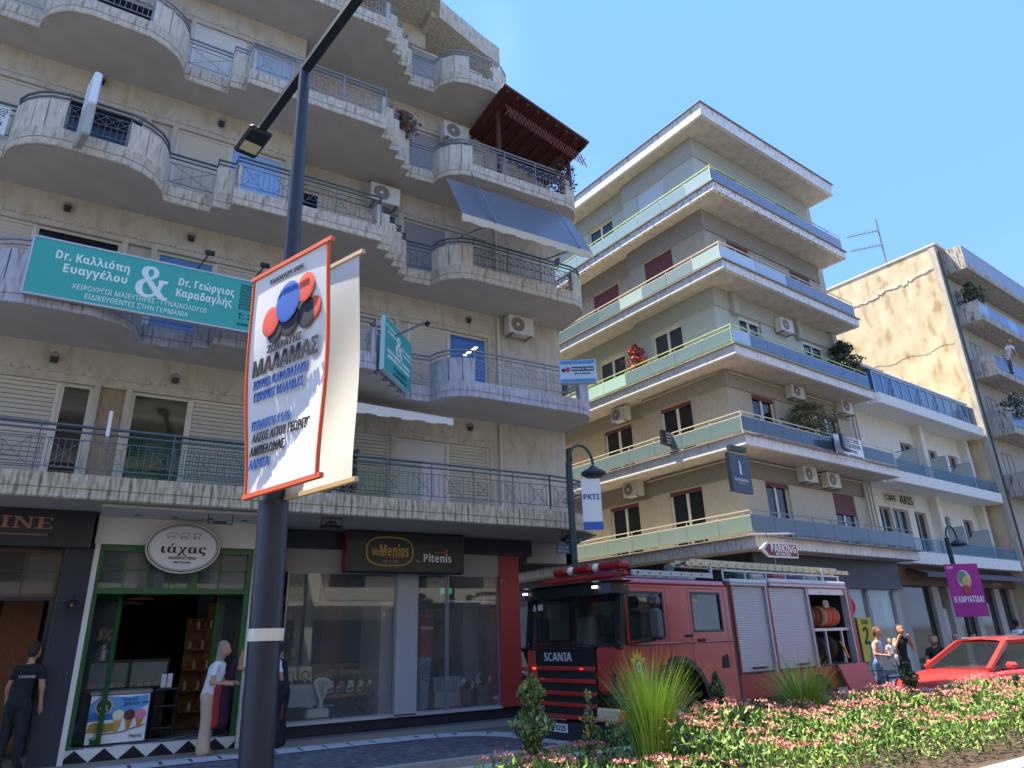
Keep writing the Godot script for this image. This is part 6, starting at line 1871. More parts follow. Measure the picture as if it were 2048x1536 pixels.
func make_car(label: String, pos: Vector3, turn: float, hex: String) -> Node3D:
	var t := thing("parked_car", label, "car", pos, turn)
	t.position = pos
	offs[t] = Vector3.ZERO
	var paint := plain(hex, 0.25); paint.clearcoat_enabled = true; paint.clearcoat = 0.7; paint.clearcoat_roughness = 0.05
	var blk := plain("15171a", 0.4); var gl := glass("car_glass", "303a3e", 0.3)
	# stations: x, centre height, shoulder height, half width, sill height
	var st := [[0.0, 0.66, 0.6, 0.72, 0.3], [0.08, 0.8, 0.72, 0.84, 0.24], [0.3, 0.92, 0.84, 0.9, 0.22], [0.7, 0.98, 0.92, 0.93, 0.22], [1.15, 1.05, 1.0, 0.93, 0.22], [1.5, 1.06, 1.03, 0.925, 0.22], [2.6, 1.08, 1.06, 0.925, 0.22], [3.5, 1.12, 1.1, 0.93, 0.22], [4.1, 1.14, 1.1, 0.92, 0.24], [4.4, 1.1, 1.05, 0.86, 0.3], [4.5, 0.9, 0.88, 0.78, 0.36]]
	for sd in [1.0, -1.0]:
		var rows := []
		for q in st:
			var x: float = q[0]
			rows.append([V(x, q[1], 0), V(x, q[1] - 0.005, sd * q[3] * 0.5), V(x, lerpf(q[1], q[2], 0.5), sd * q[3] * 0.84), V(x, q[2], sd * q[3] * 0.95), V(x, q[2] - 0.1, sd * q[3]), V(x, 0.62, sd * q[3] * 1.005), V(x, 0.5, sd * q[3] * 0.985), V(x, q[4], sd * q[3] * 0.97)])
			if sd < 0: rows[-1].reverse()
		var s := S(); loft(s, rows)
		var r0: Array = rows[0]
		for k in r0.size() - 2: tri(s, r0[0] if sd > 0 else r0[-1], r0[k + 1] if sd > 0 else r0[k + 1], r0[k + 2] if sd > 0 else r0[k])
		put(t, "body_half", s, paint)
	# greenhouse
	var A := V(1.12, 1.05, 0.74); var B := V(1.95, 1.56, 0.56); var Cc := V(3.6, 1.57, 0.56); var D := V(4.25, 1.14, 0.72)
	var m := func(v: Vector3) -> Vector3: return V(v.x, v.y, -v.z)
	var s := S()
	quad(s, m.call(A), A, B, m.call(B))
	put(t, "windscreen", s, gl)
	s = S(); quad(s, D, m.call(D), m.call(Cc), Cc)
	put(t, "rear_window", s, gl)
	for sd in 2:
		var f := func(v: Vector3) -> Vector3: return v if sd == 0 else m.call(v)
		s = S()
		var A2 := A + V(0.12, 0, 0.13); var D2 := D + V(-0.25, -0.02, 0.14)
		quad(s, f.call(A2), f.call(D2), f.call(Cc + V(-0.1, -0.03, 0.05)), f.call(B + V(0.05, -0.03, 0.05)))
		put(t, "side_window", s, plain("14181a", 0.06))
		s = S()
		for p in [[A + V(0.02, 0, 0.08), B + V(0, 0, 0.03), 0.09], [B + V(0, 0, 0.03), Cc + V(0, 0, 0.03), 0.07], [Cc + V(0, 0, 0.03), D + V(0, 0, 0.1), 0.14], [V(2.75, 1.08, 0.86), V(2.72, 1.56, 0.62), 0.07]]:
			bar(s, f.call(p[0]), f.call(p[1]), p[2])
		put(t, "window_pillar", s, paint)
		s = S(); bar(s, f.call(B + V(0.1, 0.075, 0)), f.call(Cc + V(0.0, 0.075, 0)), 0.03)
		put(t, "roof_bar", s, plain("c4c4c4", 0.3, 0.5))
		s = S(); cbox(s, f.call(V(1.5, 1.12, 1.03)), V(0.14, 0.15, 0.24), 0.05)
		put(t, "mirror", s, paint)
		s = S(); plate(s, pv([0.5, 0.84, 0.95, 0.9, 1.6, 0.93, 4.35, 1.0, 4.35, 0.93, 1.6, 0.86, 0.95, 0.83, 0.6, 0.78]), Transform3D(Basis(), V(0, 0, 0.943 if sd == 0 else -0.937)), 0.006)
		put(t, "side_stripe", s, plain("d8d4cc", 0.4))
		s = S(); bar(s, f.call(V(0.1, 0.8, 0.7)), f.call(V(0.02, 0.66, 0.58)), 0.05); bar(s, f.call(V(0.02, 0.66, 0.58)), f.call(V(0.06, 0.45, 0.68)), 0.05); bar(s, f.call(V(0.1, 0.8, 0.7)), f.call(V(0.5, 0.86, 0.92)), 0.04)
		put(t, "daylight_lamp", s, plain("e8e8e4", 0.2))
		s = S(); cbox(s, f.call(V(0.12, 0.64, 0.7)), V(0.12, 0.16, 0.18), 0.04)
		put(t, "headlight", s, plain("2c2e30", 0.1))
		for x in [0.86, 3.62]:
			var b := Basis(Vector3.RIGHT, PI / 2 if sd == 0 else -PI / 2)
			s = S(); lathe(s, f.call(V(x, 0.36, 0.93)), [Vector2(0.2, -0.22), Vector2(0.34, -0.22), Vector2(0.36, -0.18), Vector2(0.36, -0.03), Vector2(0.34, 0.0), Vector2(0.25, 0.0)], 24, b)
			var w := put(t, "wheel", s, plain("18191b", 0.85))
			s = S(); lathe(s, f.call(V(x, 0.36, 0.93)), [Vector2(0.25, -0.01), Vector2(0.2, -0.05), Vector2(0.06, -0.02), Vector2(0, -0.01)], 18, b)
			put(w, "rim", s, plain("8d9196", 0.3, 0.6))
			s = S(); var ar := []
			for i in 11: ar.append(f.call(V(x + 0.42 * cos(PI - i * PI / 10), 0.36 + 0.42 * sin(i * PI / 10), 0.935)))
			for i in 10: bar(s, ar[i], ar[i + 1], 0.07, 0.03)
			put(t, "wheel_arch", s, blk)
	s = S()
	var rows := []
	for i in 6:
		var q := i / 5.0; var x := lerpf(1.93, 3.64, q); var yy := 1.565 + 0.06 * sin(PI * q)
		rows.append([V(x, yy - 0.02, 0.62), V(x, yy + 0.03, 0.4), V(x, yy + 0.045, 0), V(x, yy + 0.03, -0.4), V(x, yy - 0.02, -0.62)])
	for r in rows: r.reverse()
	loft(s, rows)
	put(t, "roof", s, paint)
	s = S(); cbox(s, V(-0.005, 0.7, 0), V(0.06, 0.07, 1.0), 0.02)
	put(t, "chrome_strip", s, plain("e4e4e4", 0.2, 0.3))
	s = S(); cbox(s, V(0.0, 0.5, 0), V(0.06, 0.26, 1.1), 0.03)
	put(t, "grille", s, blk)
	s = S(); box(s, V(-0.035, 0.38, 0), V(0.012, 0.11, 0.5))
	put(t, "number_plate", s, plain("d4d6d8", 0.4))
	s = S(); bx(s, 1.3, 4.2, 0.9, 1.0, -0.8, 0.8)
	put(t, "cabin_floor", s, plain("2c2d30", 0.8))
	for z in [-0.4, 0.4]:
		s = S(); cbox(s, V(2.4, 1.2, z), V(0.14, 0.55, 0.45), 0.05, Basis(Vector3.BACK, -0.2))
		put(t, "seat", s, plain("3a3b3e", 0.8))
	return t

func build_car() -> void:
	var t := make_car("bright red estate car with a white side stripe, nose to the left", V(14.95, -0.26, -9.2), deg_to_rad(-17), "c03a36")
	var ink := plain("e0dcd4", 0.5)
	for k in 4: words(t, "lettering", ["ΠΥΡΟΣΒΕΣΤΙΚΗ", "ΣΩΜΑ", "199 /", "112"][k], [0.06, 0.09, 0.1, 0.1][k], ink, at(2.35, 0.78 - k * 0.13, 0.937), true)
	words(t, "lettering", "ΠΣ 4591", 0.075, plain("16181c", 0.5), Transform3D(Basis(Vector3.UP, -PI / 2), V(-0.045, 0.38, 0)), true, 0.42)
	words(t, "hood_badge", "KIA", 0.05, plain("e8e4dc", 0.3), Transform3D(Basis(Vector3.UP, -PI / 2), V(-0.002, 0.79, 0)), true, 0.2)
	make_car("dark blue car parked behind the red estate at the right edge", V(19.6, -0.26, -10.2), deg_to_rad(-8), "1c2638")
	make_car("dark red car half hidden in the side street", V(13.0, -0.26, -19.5), deg_to_rad(95), "8a2a28")

# ================= lamps and banners
func build_street() -> void:
	var navy := plain("2c3440", 0.4, 0.2)
	var L := thing("street_lamp", "tall dark street lamp with two arms and a concert banner", "street lamp", V(1.36, -0.26, -6.5))
	var s := S(); tube(s, [V(1.37, -0.26, -6.5), V(1.3, 2.9, -6.5)], 0.145, 16, 0.135); tube(s, [V(1.3, 2.9, -6.5), V(1.2, 8.0, -6.5)], 0.1, 14, 0.06)
	put(L, "pole", s, navy)
	var d := V(-0.184, 0, -0.983)
	s = S(); bar(s, V(1.2, 7.95, -6.5) - d * 2.2, V(1.2, 7.95, -6.5) + d * 1.3, 0.1, 0.07)
	put(L, "arm", s, navy)
	for k in [-2.5, 1.55]:
		s = S(); cbox(s, V(1.2, 7.93, -6.5) + d * k, V(0.3, 0.07, 0.62), 0.03, Basis(d.cross(Vector3.UP), Vector3.UP, -d))
		var h := put(L, "lamp_head", s, navy)
		s = S(); box(s, V(1.2, 7.889, -6.5) + d * (k + 0.08), V(0.22, 0.012, 0.2), Basis(d.cross(Vector3.UP), Vector3.UP, -d))
		put(h, "lens", s, plain("e0d8b0", 0.3))
	s = S(); lathe(s, V(1.335, 1.75, -6.5), [Vector2(0.15, -0.05), Vector2(0.152, 0.05)], 16)
	put(L, "paper_tape", s, plain("d8d4c8", 0.8))
	# concert banner: near edge towards us
	var bd := V(0.38, 0, 0.925); var bb := Basis(bd, Vector3.UP, bd.cross(Vector3.UP))
	for n in 2:
		var c: Vector3 = Solve(525, 565, 628, 510, bd, 5.2) + (V(0.32, 0.02, -0.12) if n else Vector3.ZERO)
		var w := 1.12; var top := c.y; var H := 2.12
		var b := thing("street_banner", ["white concert banner with orange edges and black and blue Greek lettering", "blank white back of the second banner on the lamp pole"][n], "banner", c + V(0, -H, 0))
		var rows := []
		for i in 13:
			var r := []
			for k in 9:
				var u := k / 8.0; var v := i / 12.0
				r.append(c + bd * (u * w) + V(0, -v * H, 0) + bb.z * (0.05 * sin(v * 5.0 + u * 3.0) * v - 0.1 * v))
			rows.append(r)
		s = S(); loft(s, rows)
		put(b, "cloth", s, plain("e2e2e0", 0.8))
		s = S(); bar(s, c - bd * 0.03, c + bd * (w + 0.06), 0.04); bar(s, rows[12][0] - bd * 0.03, rows[12][8] + bd * 0.06, 0.04)
		put(b, "batten", s, plain("d8623c" if n == 0 else "c8b088", 0.6))
		if n: continue
		s = S()
		for i in 12:
			bar(s, rows[i][0] + bb.z * 0.006, rows[i + 1][0] + bb.z * 0.006, 0.09, 0.012) if false else bar(s, rows[i][0], rows[i + 1][0], 0.03)
			bar(s, rows[i][8], rows[i + 1][8], 0.03)
		put(b, "orange_edge", s, plain("d8623c", 0.7))
		var xf := func(u: float, v: float) -> Transform3D: return Transform3D(bb, c + bd * (u * w) + V(0, -v * H, 0) + bb.z * (0.05 * sin(v * 5.0 + u * 3.0) * v - 0.1 * v + 0.03))
		var ink := plain("22252a", 0.7); var bl := plain("2c56a4", 0.7)
		for q in [["ΚΑΛΟΚΑΙΡΙ 2026", 0.5, 0.07, 0.045, 0.5, 0], ["ΣΩΚΡΑΤΗΣ", 0.5, 0.39, 0.075, 0.5, 0], ["ΜΑΛΑΜΑΣ", 0.5, 0.455, 0.16, 0.95, 0], ["ΙΟΥΛΙΑ ΚΑΡΑΠΑΤΑΚΗ", 0.45, 0.53, 0.085, 0.8, 1], ["ΓΙΑΝΝΗΣ ΜΑΛΑΜΑΣ", 0.42, 0.585, 0.085, 0.72, 1], ["ΠΕΜΠΤΗ 11/6", 0.33, 0.71, 0.085, 0.55, 1], ["ΑΛΣΟΣ ΑΓΙΟΥ ΓΕΩΡΓΙΟΥ", 0.5, 0.765, 0.085, 0.88, 0], ["ΑΜΠΕΛΩΝΑΣ", 0.3, 0.82, 0.085, 0.5, 0], ["ΛΑΡΙΣΑ", 0.2, 0.875, 0.085, 0.3, 1]]:
			words(b, "lettering", q[0], q[3], bl if q[5] else ink, xf.call(q[1], q[2]), true, q[4])
		for q in [[0.3, 0.26, 0.13, "d8523c"], [0.52, 0.2, 0.18, "2c5cb4"], [0.74, 0.17, 0.13, "d8523c"], [0.84, 0.28, 0.1, "d8523c"], [0.36, 0.31, 0.11, "26282c"], [0.54, 0.29, 0.14, "26282c"], [0.76, 0.29, 0.13, "26282c"], [0.56, 0.21, 0.06, "3a3c34"], [0.75, 0.205, 0.06, "3a3c34"], [0.36, 0.25, 0.05, "3a3c34"]]:
			s = S(); ball(s, Vector3.ZERO, V(q[2], q[2] * 1.15, 0.004), 18, 8)
			var o := put(b, "printed_figure", s, plain(q[3], 0.7))
			o.transform = Transform3D(Basis(), o.position) * (xf.call(q[0], q[1]) as Transform3D).translated_local(V(0, 0, -0.02 + 0.002 * (q[2] * 10.0)))
	# two curved green lamps with banners
	for n in 2:
		var p: Vector3 = [V(8.55, 0, -12.0), V(25.2, -0.2, -13.2)][n]
		var g := thing("street_lamp", ["dark green lamp with a hooped neck beside the fire engine cab", "dark green hooped lamp with a magenta banner before the hotel"][n], "street lamp", p)
		var top := 5.25 if n == 0 else 4.7
		s = S(); tube(s, [p, p + V(0, top, 0)], 0.075, 10)
		var hp := []
		for i in 13: hp.append(p + V(0.33 - 0.33 * cos(i * PI / 12), top + 0.42 * sin(i * PI / 12), 0.0))
		tube(s, hp, 0.03, 8); bar(s, p + V(0, 3.55, 0), p + V(0.6, 3.7, 0), 0.04)
		put(g, "pole", s, plain("22383a", 0.45))
		s = S(); lathe(s, p + V(0.66, top - 0.2, 0), [Vector2(0.05, 0.18), Vector2(0.12, 0.12), Vector2(0.27, 0.04), Vector2(0.28, -0.01), Vector2(0.2, -0.06), Vector2(0, -0.06)], 20)
		put(g, "lamp_shade", s, plain("2c3644", 0.4))
		var hb := thing("street_banner", ["small white and blue shop banner on the near hooped lamp", "magenta theatre banner with a painted statue head"][n], "banner", p + V(0.3, 2.6, 0))
		var cx := p + (V(0.48, 4.35, 0.1) if n == 0 else V(0.05, 2.95, 0.2)); var bw := 0.42 if n == 0 else 1.15; var bh := 1.1 if n == 0 else 1.7
		var xb := Basis(Vector3.UP, -0.5)
		s = S(); box(s, cx, V(bw, bh, 0.012), xb)
		put(hb, "cloth", s, plain("e0e2e4" if n == 0 else "a82c88", 0.7))
		var xt := func(x: float, y: float) -> Transform3D: return Transform3D(xb, cx + xb.x * x + V(0, y, 0) + xb.z * 0.012)
		if n == 0:
			words(hb, "lettering", "ΡΚΤΣ", 0.12, plain("2c4c8c", 0.6), xt.call(0, 0.15), true, 0.36)
			s = S(); box(s, cx + V(0, -0.47, 0) + xb.z * 0.008, V(bw, 0.17, 0.004), xb)
			put(hb, "blue_band", s, plain("2c62b0", 0.6))
		else:
			words(hb, "lettering", "Η ΚΑΡΥΑΤΙΔΑ!", 0.2, plain("e8e4ea", 0.6), xt.call(0, -0.3), true, 1.0); words(hb, "lettering", "10/6", 0.08, plain("e8e4ea", 0.6), xt.call(-0.4, 0.74))
			for q in [[0.0, 0.35, 0.24, "c8c8c0"], [-0.03, 0.38, 0.2, "6c8c74"], [0.04, 0.3, 0.16, "c8b468"], [0.0, 0.02, 0.14, "a8444c"]]:
				s = S(); ball(s, cx + xb.x * q[0] + V(0, q[1], 0) + xb.z * (0.01 + 0.02 * (0.26 - q[2])), V(q[2], q[2] * 1.25, 0.004), 16, 8, xb)
				put(hb, "printed_head", s, plain(q[3], 0.7))
	# no entry sign, posters
	var ne := thing("no_entry_sign", "round red no entry sign behind the open locker", "sign", V(16.9, -0.2, -11.9))
	s = S(); tube(s, [V(16.9, -0.2, -11.9), V(16.9, 2.5, -11.9)], 0.035, 8)
	put(ne, "post", s, plain("8c9094", 0.5))
	s = S(); lathe(s, V(16.9, 2.2, -11.85), [Vector2(0, 0.02), Vector2(0.3, 0.02), Vector2(0.3, 0.0)], 24, Basis(Vector3.UP, -0.7) * Basis(Vector3.RIGHT, PI / 2))
	put(ne, "disc", s, plain("b02a2e", 0.4))
	s = S(); box(s, V(16.88, 2.2, -11.82), V(0.42, 0.09, 0.02), Basis(Vector3.UP, -0.7))
	put(ne, "white_bar", s, plain("e4e4e4", 0.4))
	var po := thing("price_poster", "yellow discount poster with a large figure 2 on the shop glass", "poster", V(25.6, 0.7, -13.05), PHI)
	s = S(); bx(s, 24.1, 25.0, 0.6, 2.0, -13.09, -13.08)
	put(po, "sheet", s, plain("d8bc2c", 0.6))
	words(po, "lettering", "ΟΛΑ", 0.16, plain("1c1c1c", 0.6), at(24.55, 1.85, -13.075)); words(po, "lettering", "2", 0.55, plain("1c1c1c", 0.6), at(24.5, 1.4, -13.075))

func Solve(ax: float, ay: float, bx_: float, by_: float, dir: Vector3, h: float) -> Vector3:
	return V(0.9, 5.02, -6.35)

# ================= people: one smooth body each, coloured by what they wear
func body(called: String, label: String, pos: Vector3, turn: float, bones: Array, scale := 1.0) -> void:
	var t := thing(called, label, "person", pos, turn); t.position = pos; offs[t] = Vector3.ZERO
	var lo := V(9, 9, 9); var hi := -lo
	for b in bones:
		for q in 2:
			var m := V(1, 1, 1) * (maxf(b[2], b[3]) + 0.05)
			lo = lo.min(b[q] - m); hi = hi.max(b[q] + m)
	var c := 0.027
	var n := Vector3i(((hi - lo) / c).ceil()) + Vector3i.ONE
	var f := PackedFloat32Array(); f.resize(n.x * n.y * n.z); f.fill(9.0)
	var who := PackedInt32Array(); who.resize(f.size())
	for bi in bones.size():
		var b: Array = bones[bi]; var A: Vector3 = b[0]; var D: Vector3 = b[1] - A; var dd := maxf(D.length_squared(), 1e-6)
		var m := V(1, 1, 1) * (maxf(b[2], b[3]) + 0.06)
		var i0 := Vector3i((((A.min(b[1]) - m) - lo) / c).floor()).clamp(Vector3i.ZERO, n - Vector3i.ONE); var i1 := Vector3i((((A.max(b[1]) + m) - lo) / c).ceil()).clamp(Vector3i.ZERO, n - Vector3i.ONE)
		for z in range(i0.z, i1.z + 1):
			for y in range(i0.y, i1.y + 1):
				for x in range(i0.x, i1.x + 1):
					var p := lo + V(x, y, z) * c - A
					var k := clampf(p.dot(D) / dd, 0, 1)
					var e := (p - D * k).length() - lerpf(b[2], b[3], k)
					var id := x + n.x * (y + n.y * z); var o := f[id]
					var h := maxf(0.03 - absf(o - e), 0.0) / 0.03
					if e < o: who[id] = bi
					f[id] = minf(o, e) - h * h * 0.0075
	var vert := {}; var s := S(); s.set_smooth_group(0)
	var K := [Vector3i(0, 0, 0), Vector3i(1, 0, 0), Vector3i(0, 1, 0), Vector3i(1, 1, 0), Vector3i(0, 0, 1), Vector3i(1, 0, 1), Vector3i(0, 1, 1), Vector3i(1, 1, 1)]
	var I := func(q: Vector3i) -> int: return q.x + n.x * (q.y + n.y * q.z)
	for z in n.z - 1:
		for y in n.y - 1:
			for x in n.x - 1:
				var q := Vector3i(x, y, z); var neg := 0; var acc := V(0, 0, 0); var cnt := 0
				var v0: float = f[x + n.x * (y + n.y * z)]
				if absf(v0) > 0.1: continue
				for k in K: if f[I.call(q + k)] < 0: neg += 1
				if neg == 0 or neg == 8: continue
				for a in 8:
					for ax in [1, 2, 4]:
						if a & ax: continue
						var va: float = f[I.call(q + K[a])]; var vb: float = f[I.call(q + K[a | ax])]
						if (va < 0) == (vb < 0): continue
						acc += V(K[a].x, K[a].y, K[a].z).lerp(V(K[a | ax].x, K[a | ax].y, K[a | ax].z), va / (va - vb)); cnt += 1
				vert[q] = lo + (V(x, y, z) + acc / cnt) * c
	for q in vert:
		var v0: float = f[I.call(q)]
		for ax in 3:
			var e := Vector3i.ZERO; e[ax] = 1
			var u := Vector3i.ZERO; u[(ax + 1) % 3] = 1; var w := Vector3i.ZERO; w[(ax + 2) % 3] = 1
			var v1: float = f[I.call(q + e)]
			if (v0 < 0) == (v1 < 0) or not (vert.has(q - u) and vert.has(q - w) and vert.has(q - u - w)): continue
			s.set_color(bones[who[I.call(q if v0 < 0 else q + e)]][4])
			if v0 < 0: quad(s, vert[q - u - w], vert[q - w], vert[q], vert[q - u])
			else: quad(s, vert[q - u], vert[q], vert[q - w], vert[q - u - w])
	if not mats.has("people"):
		var m := StandardMaterial3D.new(); m.vertex_color_use_as_albedo = true; m.roughness = 0.85; mats["people"] = m
	var o := put(t, "figure", s, mats["people"])
	t.scale = V(scale, scale, scale)

func person(label: String, pos: Vector3, turn: float, top: String, legs: String, hair: String, opt := {}) -> void:
	var lin := func(h: String) -> Color: return Color(h).srgb_to_linear()
	var sk: Color = lin.call("b98a72"); var T: Color = lin.call(top); var G: Color = lin.call(legs); var Hc: Color = lin.call(hair)
	var ln: float = opt.get("lean", 0.08); var sit: bool = opt.get("sit", false); var b := []
	var hip := V(0, 0.52 if sit else 0.9, 0); var ch := hip + V(0, 0.4, ln); var nk := hip + V(0, 0.55, ln * 1.5); var hd := nk + V(0, 0.17, 0.03 + ln * 0.4)
	b.append([hip, hip + V(0, 0.2, ln * 0.5), 0.14, 0.125, T]); b.append([hip + V(0, 0.2, ln * 0.5), ch, 0.125, 0.14, T])
	b.append([nk - V(0.13, 0.07, 0), nk + V(0.13, -0.07, 0), 0.065, 0.065, T]); b.append([nk, hd, 0.05, 0.05, sk])
	b.append([hd + V(0, -0.02, 0.02), hd + V(0, 0.05, 0), 0.078, 0.085, sk]); b.append([hd + V(0, 0.0, 0.1), hd + V(0, -0.02, 0.112), 0.014, 0.018, sk])
	b.append([hd + V(0, 0.085, -0.035), hd + V(0, 0.0 - opt.get("hair", 0.0), -0.07), 0.088, 0.07, Hc])
	for sd in [-1.0, 1.0]:
		var kn := V(sd * 0.1, 0.5, 0.4 if sit else 0.02); var an := V(sd * 0.11, 0.08, 0.38 if sit else -0.01 - sd * 0.04)
		if opt.has("dress"): b.append([hip + V(sd * 0.06, 0, 0), V(sd * 0.1, 0.22, 0), 0.12, 0.13, G])
		else:
			b.append([hip + V(sd * 0.08, -0.03, 0), kn, 0.105, 0.075, G]); b.append([kn, an, 0.075, opt.get("flare", 0.05), G])
		b.append([an, an + V(sd * 0.02, -0.045, 0.13), 0.042, 0.035, lin.call(opt.get("shoe", "2a2626"))])
		var sh := nk + V(sd * 0.17, -0.07, 0); var up: bool = opt.get("up", false)
		var el := sh + (V(sd * 0.1, -0.22, 0.08) if up else V(sd * 0.07, -0.27, -0.02)); var wr := el + (V(-sd * 0.12, 0.26, 0.08) if up else V(-sd * 0.06, -0.02, 0.22) if opt.get("phone", false) else V(0, -0.24, 0.05))
		var sleeve: Color = sk if opt.has("bare") else T
		b.append([sh, sh.lerp(el, 0.5), 0.052, 0.048, sleeve]); b.append([sh.lerp(el, 0.5), el, 0.044, 0.038, sk if not opt.has("long") else T]); b.append([el, wr, 0.038, 0.028, sk])
		var fd := (wr - el).normalized(); b.append([wr, wr + fd * 0.08, 0.03, 0.03, sk])
		for k in 4: b.append([wr + fd * 0.07 + V((k - 1.5) * 0.02, 0, 0), wr + fd * (0.14 - 0.01 * absf(k - 1.4)) + V((k - 1.5) * 0.02, -0.02, 0), 0.011, 0.009, sk])
		b.append([wr + fd * 0.03, wr + fd * 0.07 + V(-sd * 0.045, 0.01, 0.01), 0.012, 0.01, sk])
	if opt.has("apron"):
		var ap: Color = lin.call("a8343c"); b.append([hip + V(0, 0.1, 0.06), hip + V(0.02, -0.42, 0.08), 0.115, 0.11, ap])
		if opt.apron == 2: b.append([hip + V(0, 0.32, 0.09), hip + V(0, 0.1, 0.08), 0.085, 0.11, ap])
	body("person", label, pos, turn, b, opt.get("scale", 1.0))

func build_people() -> void:
	person("person in black with a dark bun entering the left shop, seen from behind", V(-0.75, 0.02, -14.0), PI - 0.4, "1c2026", "1e222a", "3c2a22", {"scale": 1.03})
	words(self, "shirt_lettering", "CUISINE", 0.035, plain("b8b8b4", 0.7), Transform3D(Basis(Vector3.UP, -0.4), V(-0.7, 1.33, -13.84)), true, 0.24, "Droid Serif")
	meta(get_node("shirt_lettering"), "pale serif lettering across the back of the black shirt", "lettering")
	person("person with long grey hair, white tee, red apron and beige trousers", V(1.97, 0.0, -13.73), 1.1, "d4d6dc", "b8a48c", "8c8478", {"hair": 0.16, "apron": 2, "phone": true, "flare": 0.11, "shoe": "8c6c4c"})
	person("person in a long maroon dress leaning out of the cheese shop door", V(2.42, 0.19, -14.5), 0.9, "4a2038", "42203a", "2a1c1a", {"dress": 1, "lean": 0.2, "bare": 1, "phone": true})
	person("person in white tee and grey green trousers bending behind the lamp pole", V(2.6, 0.0, -13.2), PI - 0.5, "d4d8e4", "66736c", "8c6a58", {"lean": 0.5, "apron": 1, "shoe": "d4ccc4"})
	person("person in black with a red apron just right of the lamp pole", V(3.2, 0.0, -13.8), -2.4, "1c1e2a", "1c1e2c", "3a221e", {"long": 1, "apron": 1, "flare": 0.1})
	person("person on a bicycle saddle in a pale lilac top and jeans holding a toddler", V(17.3, -0.05, -11.5), 0.3, "a8b0c8", "4c6c94", "6a4434", {"bare": 1, "phone": true, "scale": 0.97})
	person("toddler in white held in front of the cyclist", V(17.75, 0.72, -11.35), -0.6, "d8dade", "c8ccd4", "8c6c50", {"scale": 0.48, "sit": true})
	person("person in a black strap top with both hands raised to the face", V(18.6, -0.05, -11.6), -0.5, "1c1c22", "20222a", "2c201e", {"bare": 1, "up": true, "hair": 0.15})
	var seat := [["dark haired man in black sitting behind the red car bonnet", "20222a", "3a2c26", 22.6, -13.0], ["man in a printed dark tee sitting nearest the raised hands", "2c2e30", "6c5c50", 21.6, -12.5], ["bald man in grey sitting behind the red car windscreen", "6c6a68", "b08a76", 23.8, -13.0], ["boy in a red shirt sitting before the painted door", "a83034", "241c1a", 25.2, -13.2], ["man in dark clothes sitting behind the car roof", "34363a", "3c3028", 28.0, -12.9]]
	for q in seat: person(q[0], V(q[3], 0.0, q[4]), -0.7, q[1], "2a2c34", q[2], {"sit": true})
	person("man in a white shirt standing by the right hand shop glass", V(28.4, 0.0, -13.2), 2.2, "d8dce2", "3a3c44", "3a2a24")
	person("person in white leaning over the blue balcony of the tall block", V(40.0, 13.95, -15.65), -0.6, "d8dade", "5c5a58", "6a4a3a", {"lean": 0.3})
	person("second person behind the one in white on the same balcony", V(40.5, 13.95, -15.9), -0.6, "c8a89c", "5c5a58", "7a5644", {"lean": 0.2})
	var bk := thing("bicycle", "black bicycle behind the fire engine step", "bicycle", V(17.1, -0.26, -11.3))
	for k in 2:
		var s := S(); var rg := []; var c := V(16.8 + k * 0.95, 0.08, -11.3 - k * 0.1)
		for i in 21: rg.append(c + V(0.33 * cos(i * TAU / 20), 0.33 * sin(i * TAU / 20), 0))
		tube(s, rg, 0.02, 6)
		for i in 12: bar(s, c, c + V(0.33 * cos(i * TAU / 12), 0.33 * sin(i * TAU / 12), 0), 0.005)
		put(bk, "wheel", s, plain("1c1d20", 0.7))
	var s := S(); bar(s, V(16.8, 0.08, -11.3), V(16.98, 0.62, -11.3), 0.03); bar(s, V(16.95, 0.5, -11.3), V(17.45, 0.52, -11.35), 0.03); bar(s, V(17.45, 0.55, -11.35), V(17.3, 0.05, -11.35), 0.03); bar(s, V(17.3, 0.05, -11.35), V(17.75, 0.08, -11.4), 0.03); bar(s, V(16.97, 0.45, -11.3), V(17.3, 0.05, -11.35), 0.03); bar(s, V(16.98, 0.66, -11.55), V(16.98, 0.66, -11.05), 0.025)
	put(bk, "frame", s, plain("30343a", 0.4, 0.4))

# ================= plants
func leaves(parent: Node, called: String, pts: Array, size: Vector2, cols: Array, sd: int) -> void:
	var s := S(); var x := size.x / 2
	tri(s, V(0, 0, 0), V(x, size.y * 0.5, 0.1 * size.y), V(0, size.y, 0)); tri(s, V(0, 0, 0), V(0, size.y, 0), V(-x, size.y * 0.5, 0.1 * size.y))
	s.generate_normals()
	var m := StandardMaterial3D.new(); m.vertex_color_use_as_albedo = true; m.roughness = 0.6; m.backlight_enabled = true; m.backlight = Color(0.25, 0.3, 0.1)
	var me := s.commit(); me.surface_set_material(0, m)
	var mm := MultiMesh.new(); mm.transform_format = MultiMesh.TRANSFORM_3D; mm.use_colors = true; mm.mesh = me; mm.instance_count = pts.size()
	var r := RandomNumberGenerator.new(); r.seed = sd
	for i in pts.size():
		var b := Basis(Vector3.UP, r.randf() * TAU) * Basis(Vector3.RIGHT, r.randf_range(-0.3, 1.5))
		mm.set_instance_transform(i, Transform3D(b.scaled(Vector3.ONE * r.randf_range(0.7, 1.3)), pts[i]))
		mm.set_instance_color(i, Color(cols[r.randi() % cols.size()]).srgb_to_linear())
	var o := MultiMeshInstance3D.new(); o.multimesh = mm
	if parent == self: o.name = numbered(called); add_child(o)
	else:
		o.name = called; parent.add_child(o, true)
		if offs.has(parent): o.position = -offs[parent]
	o.set_meta("kind", "stuff")

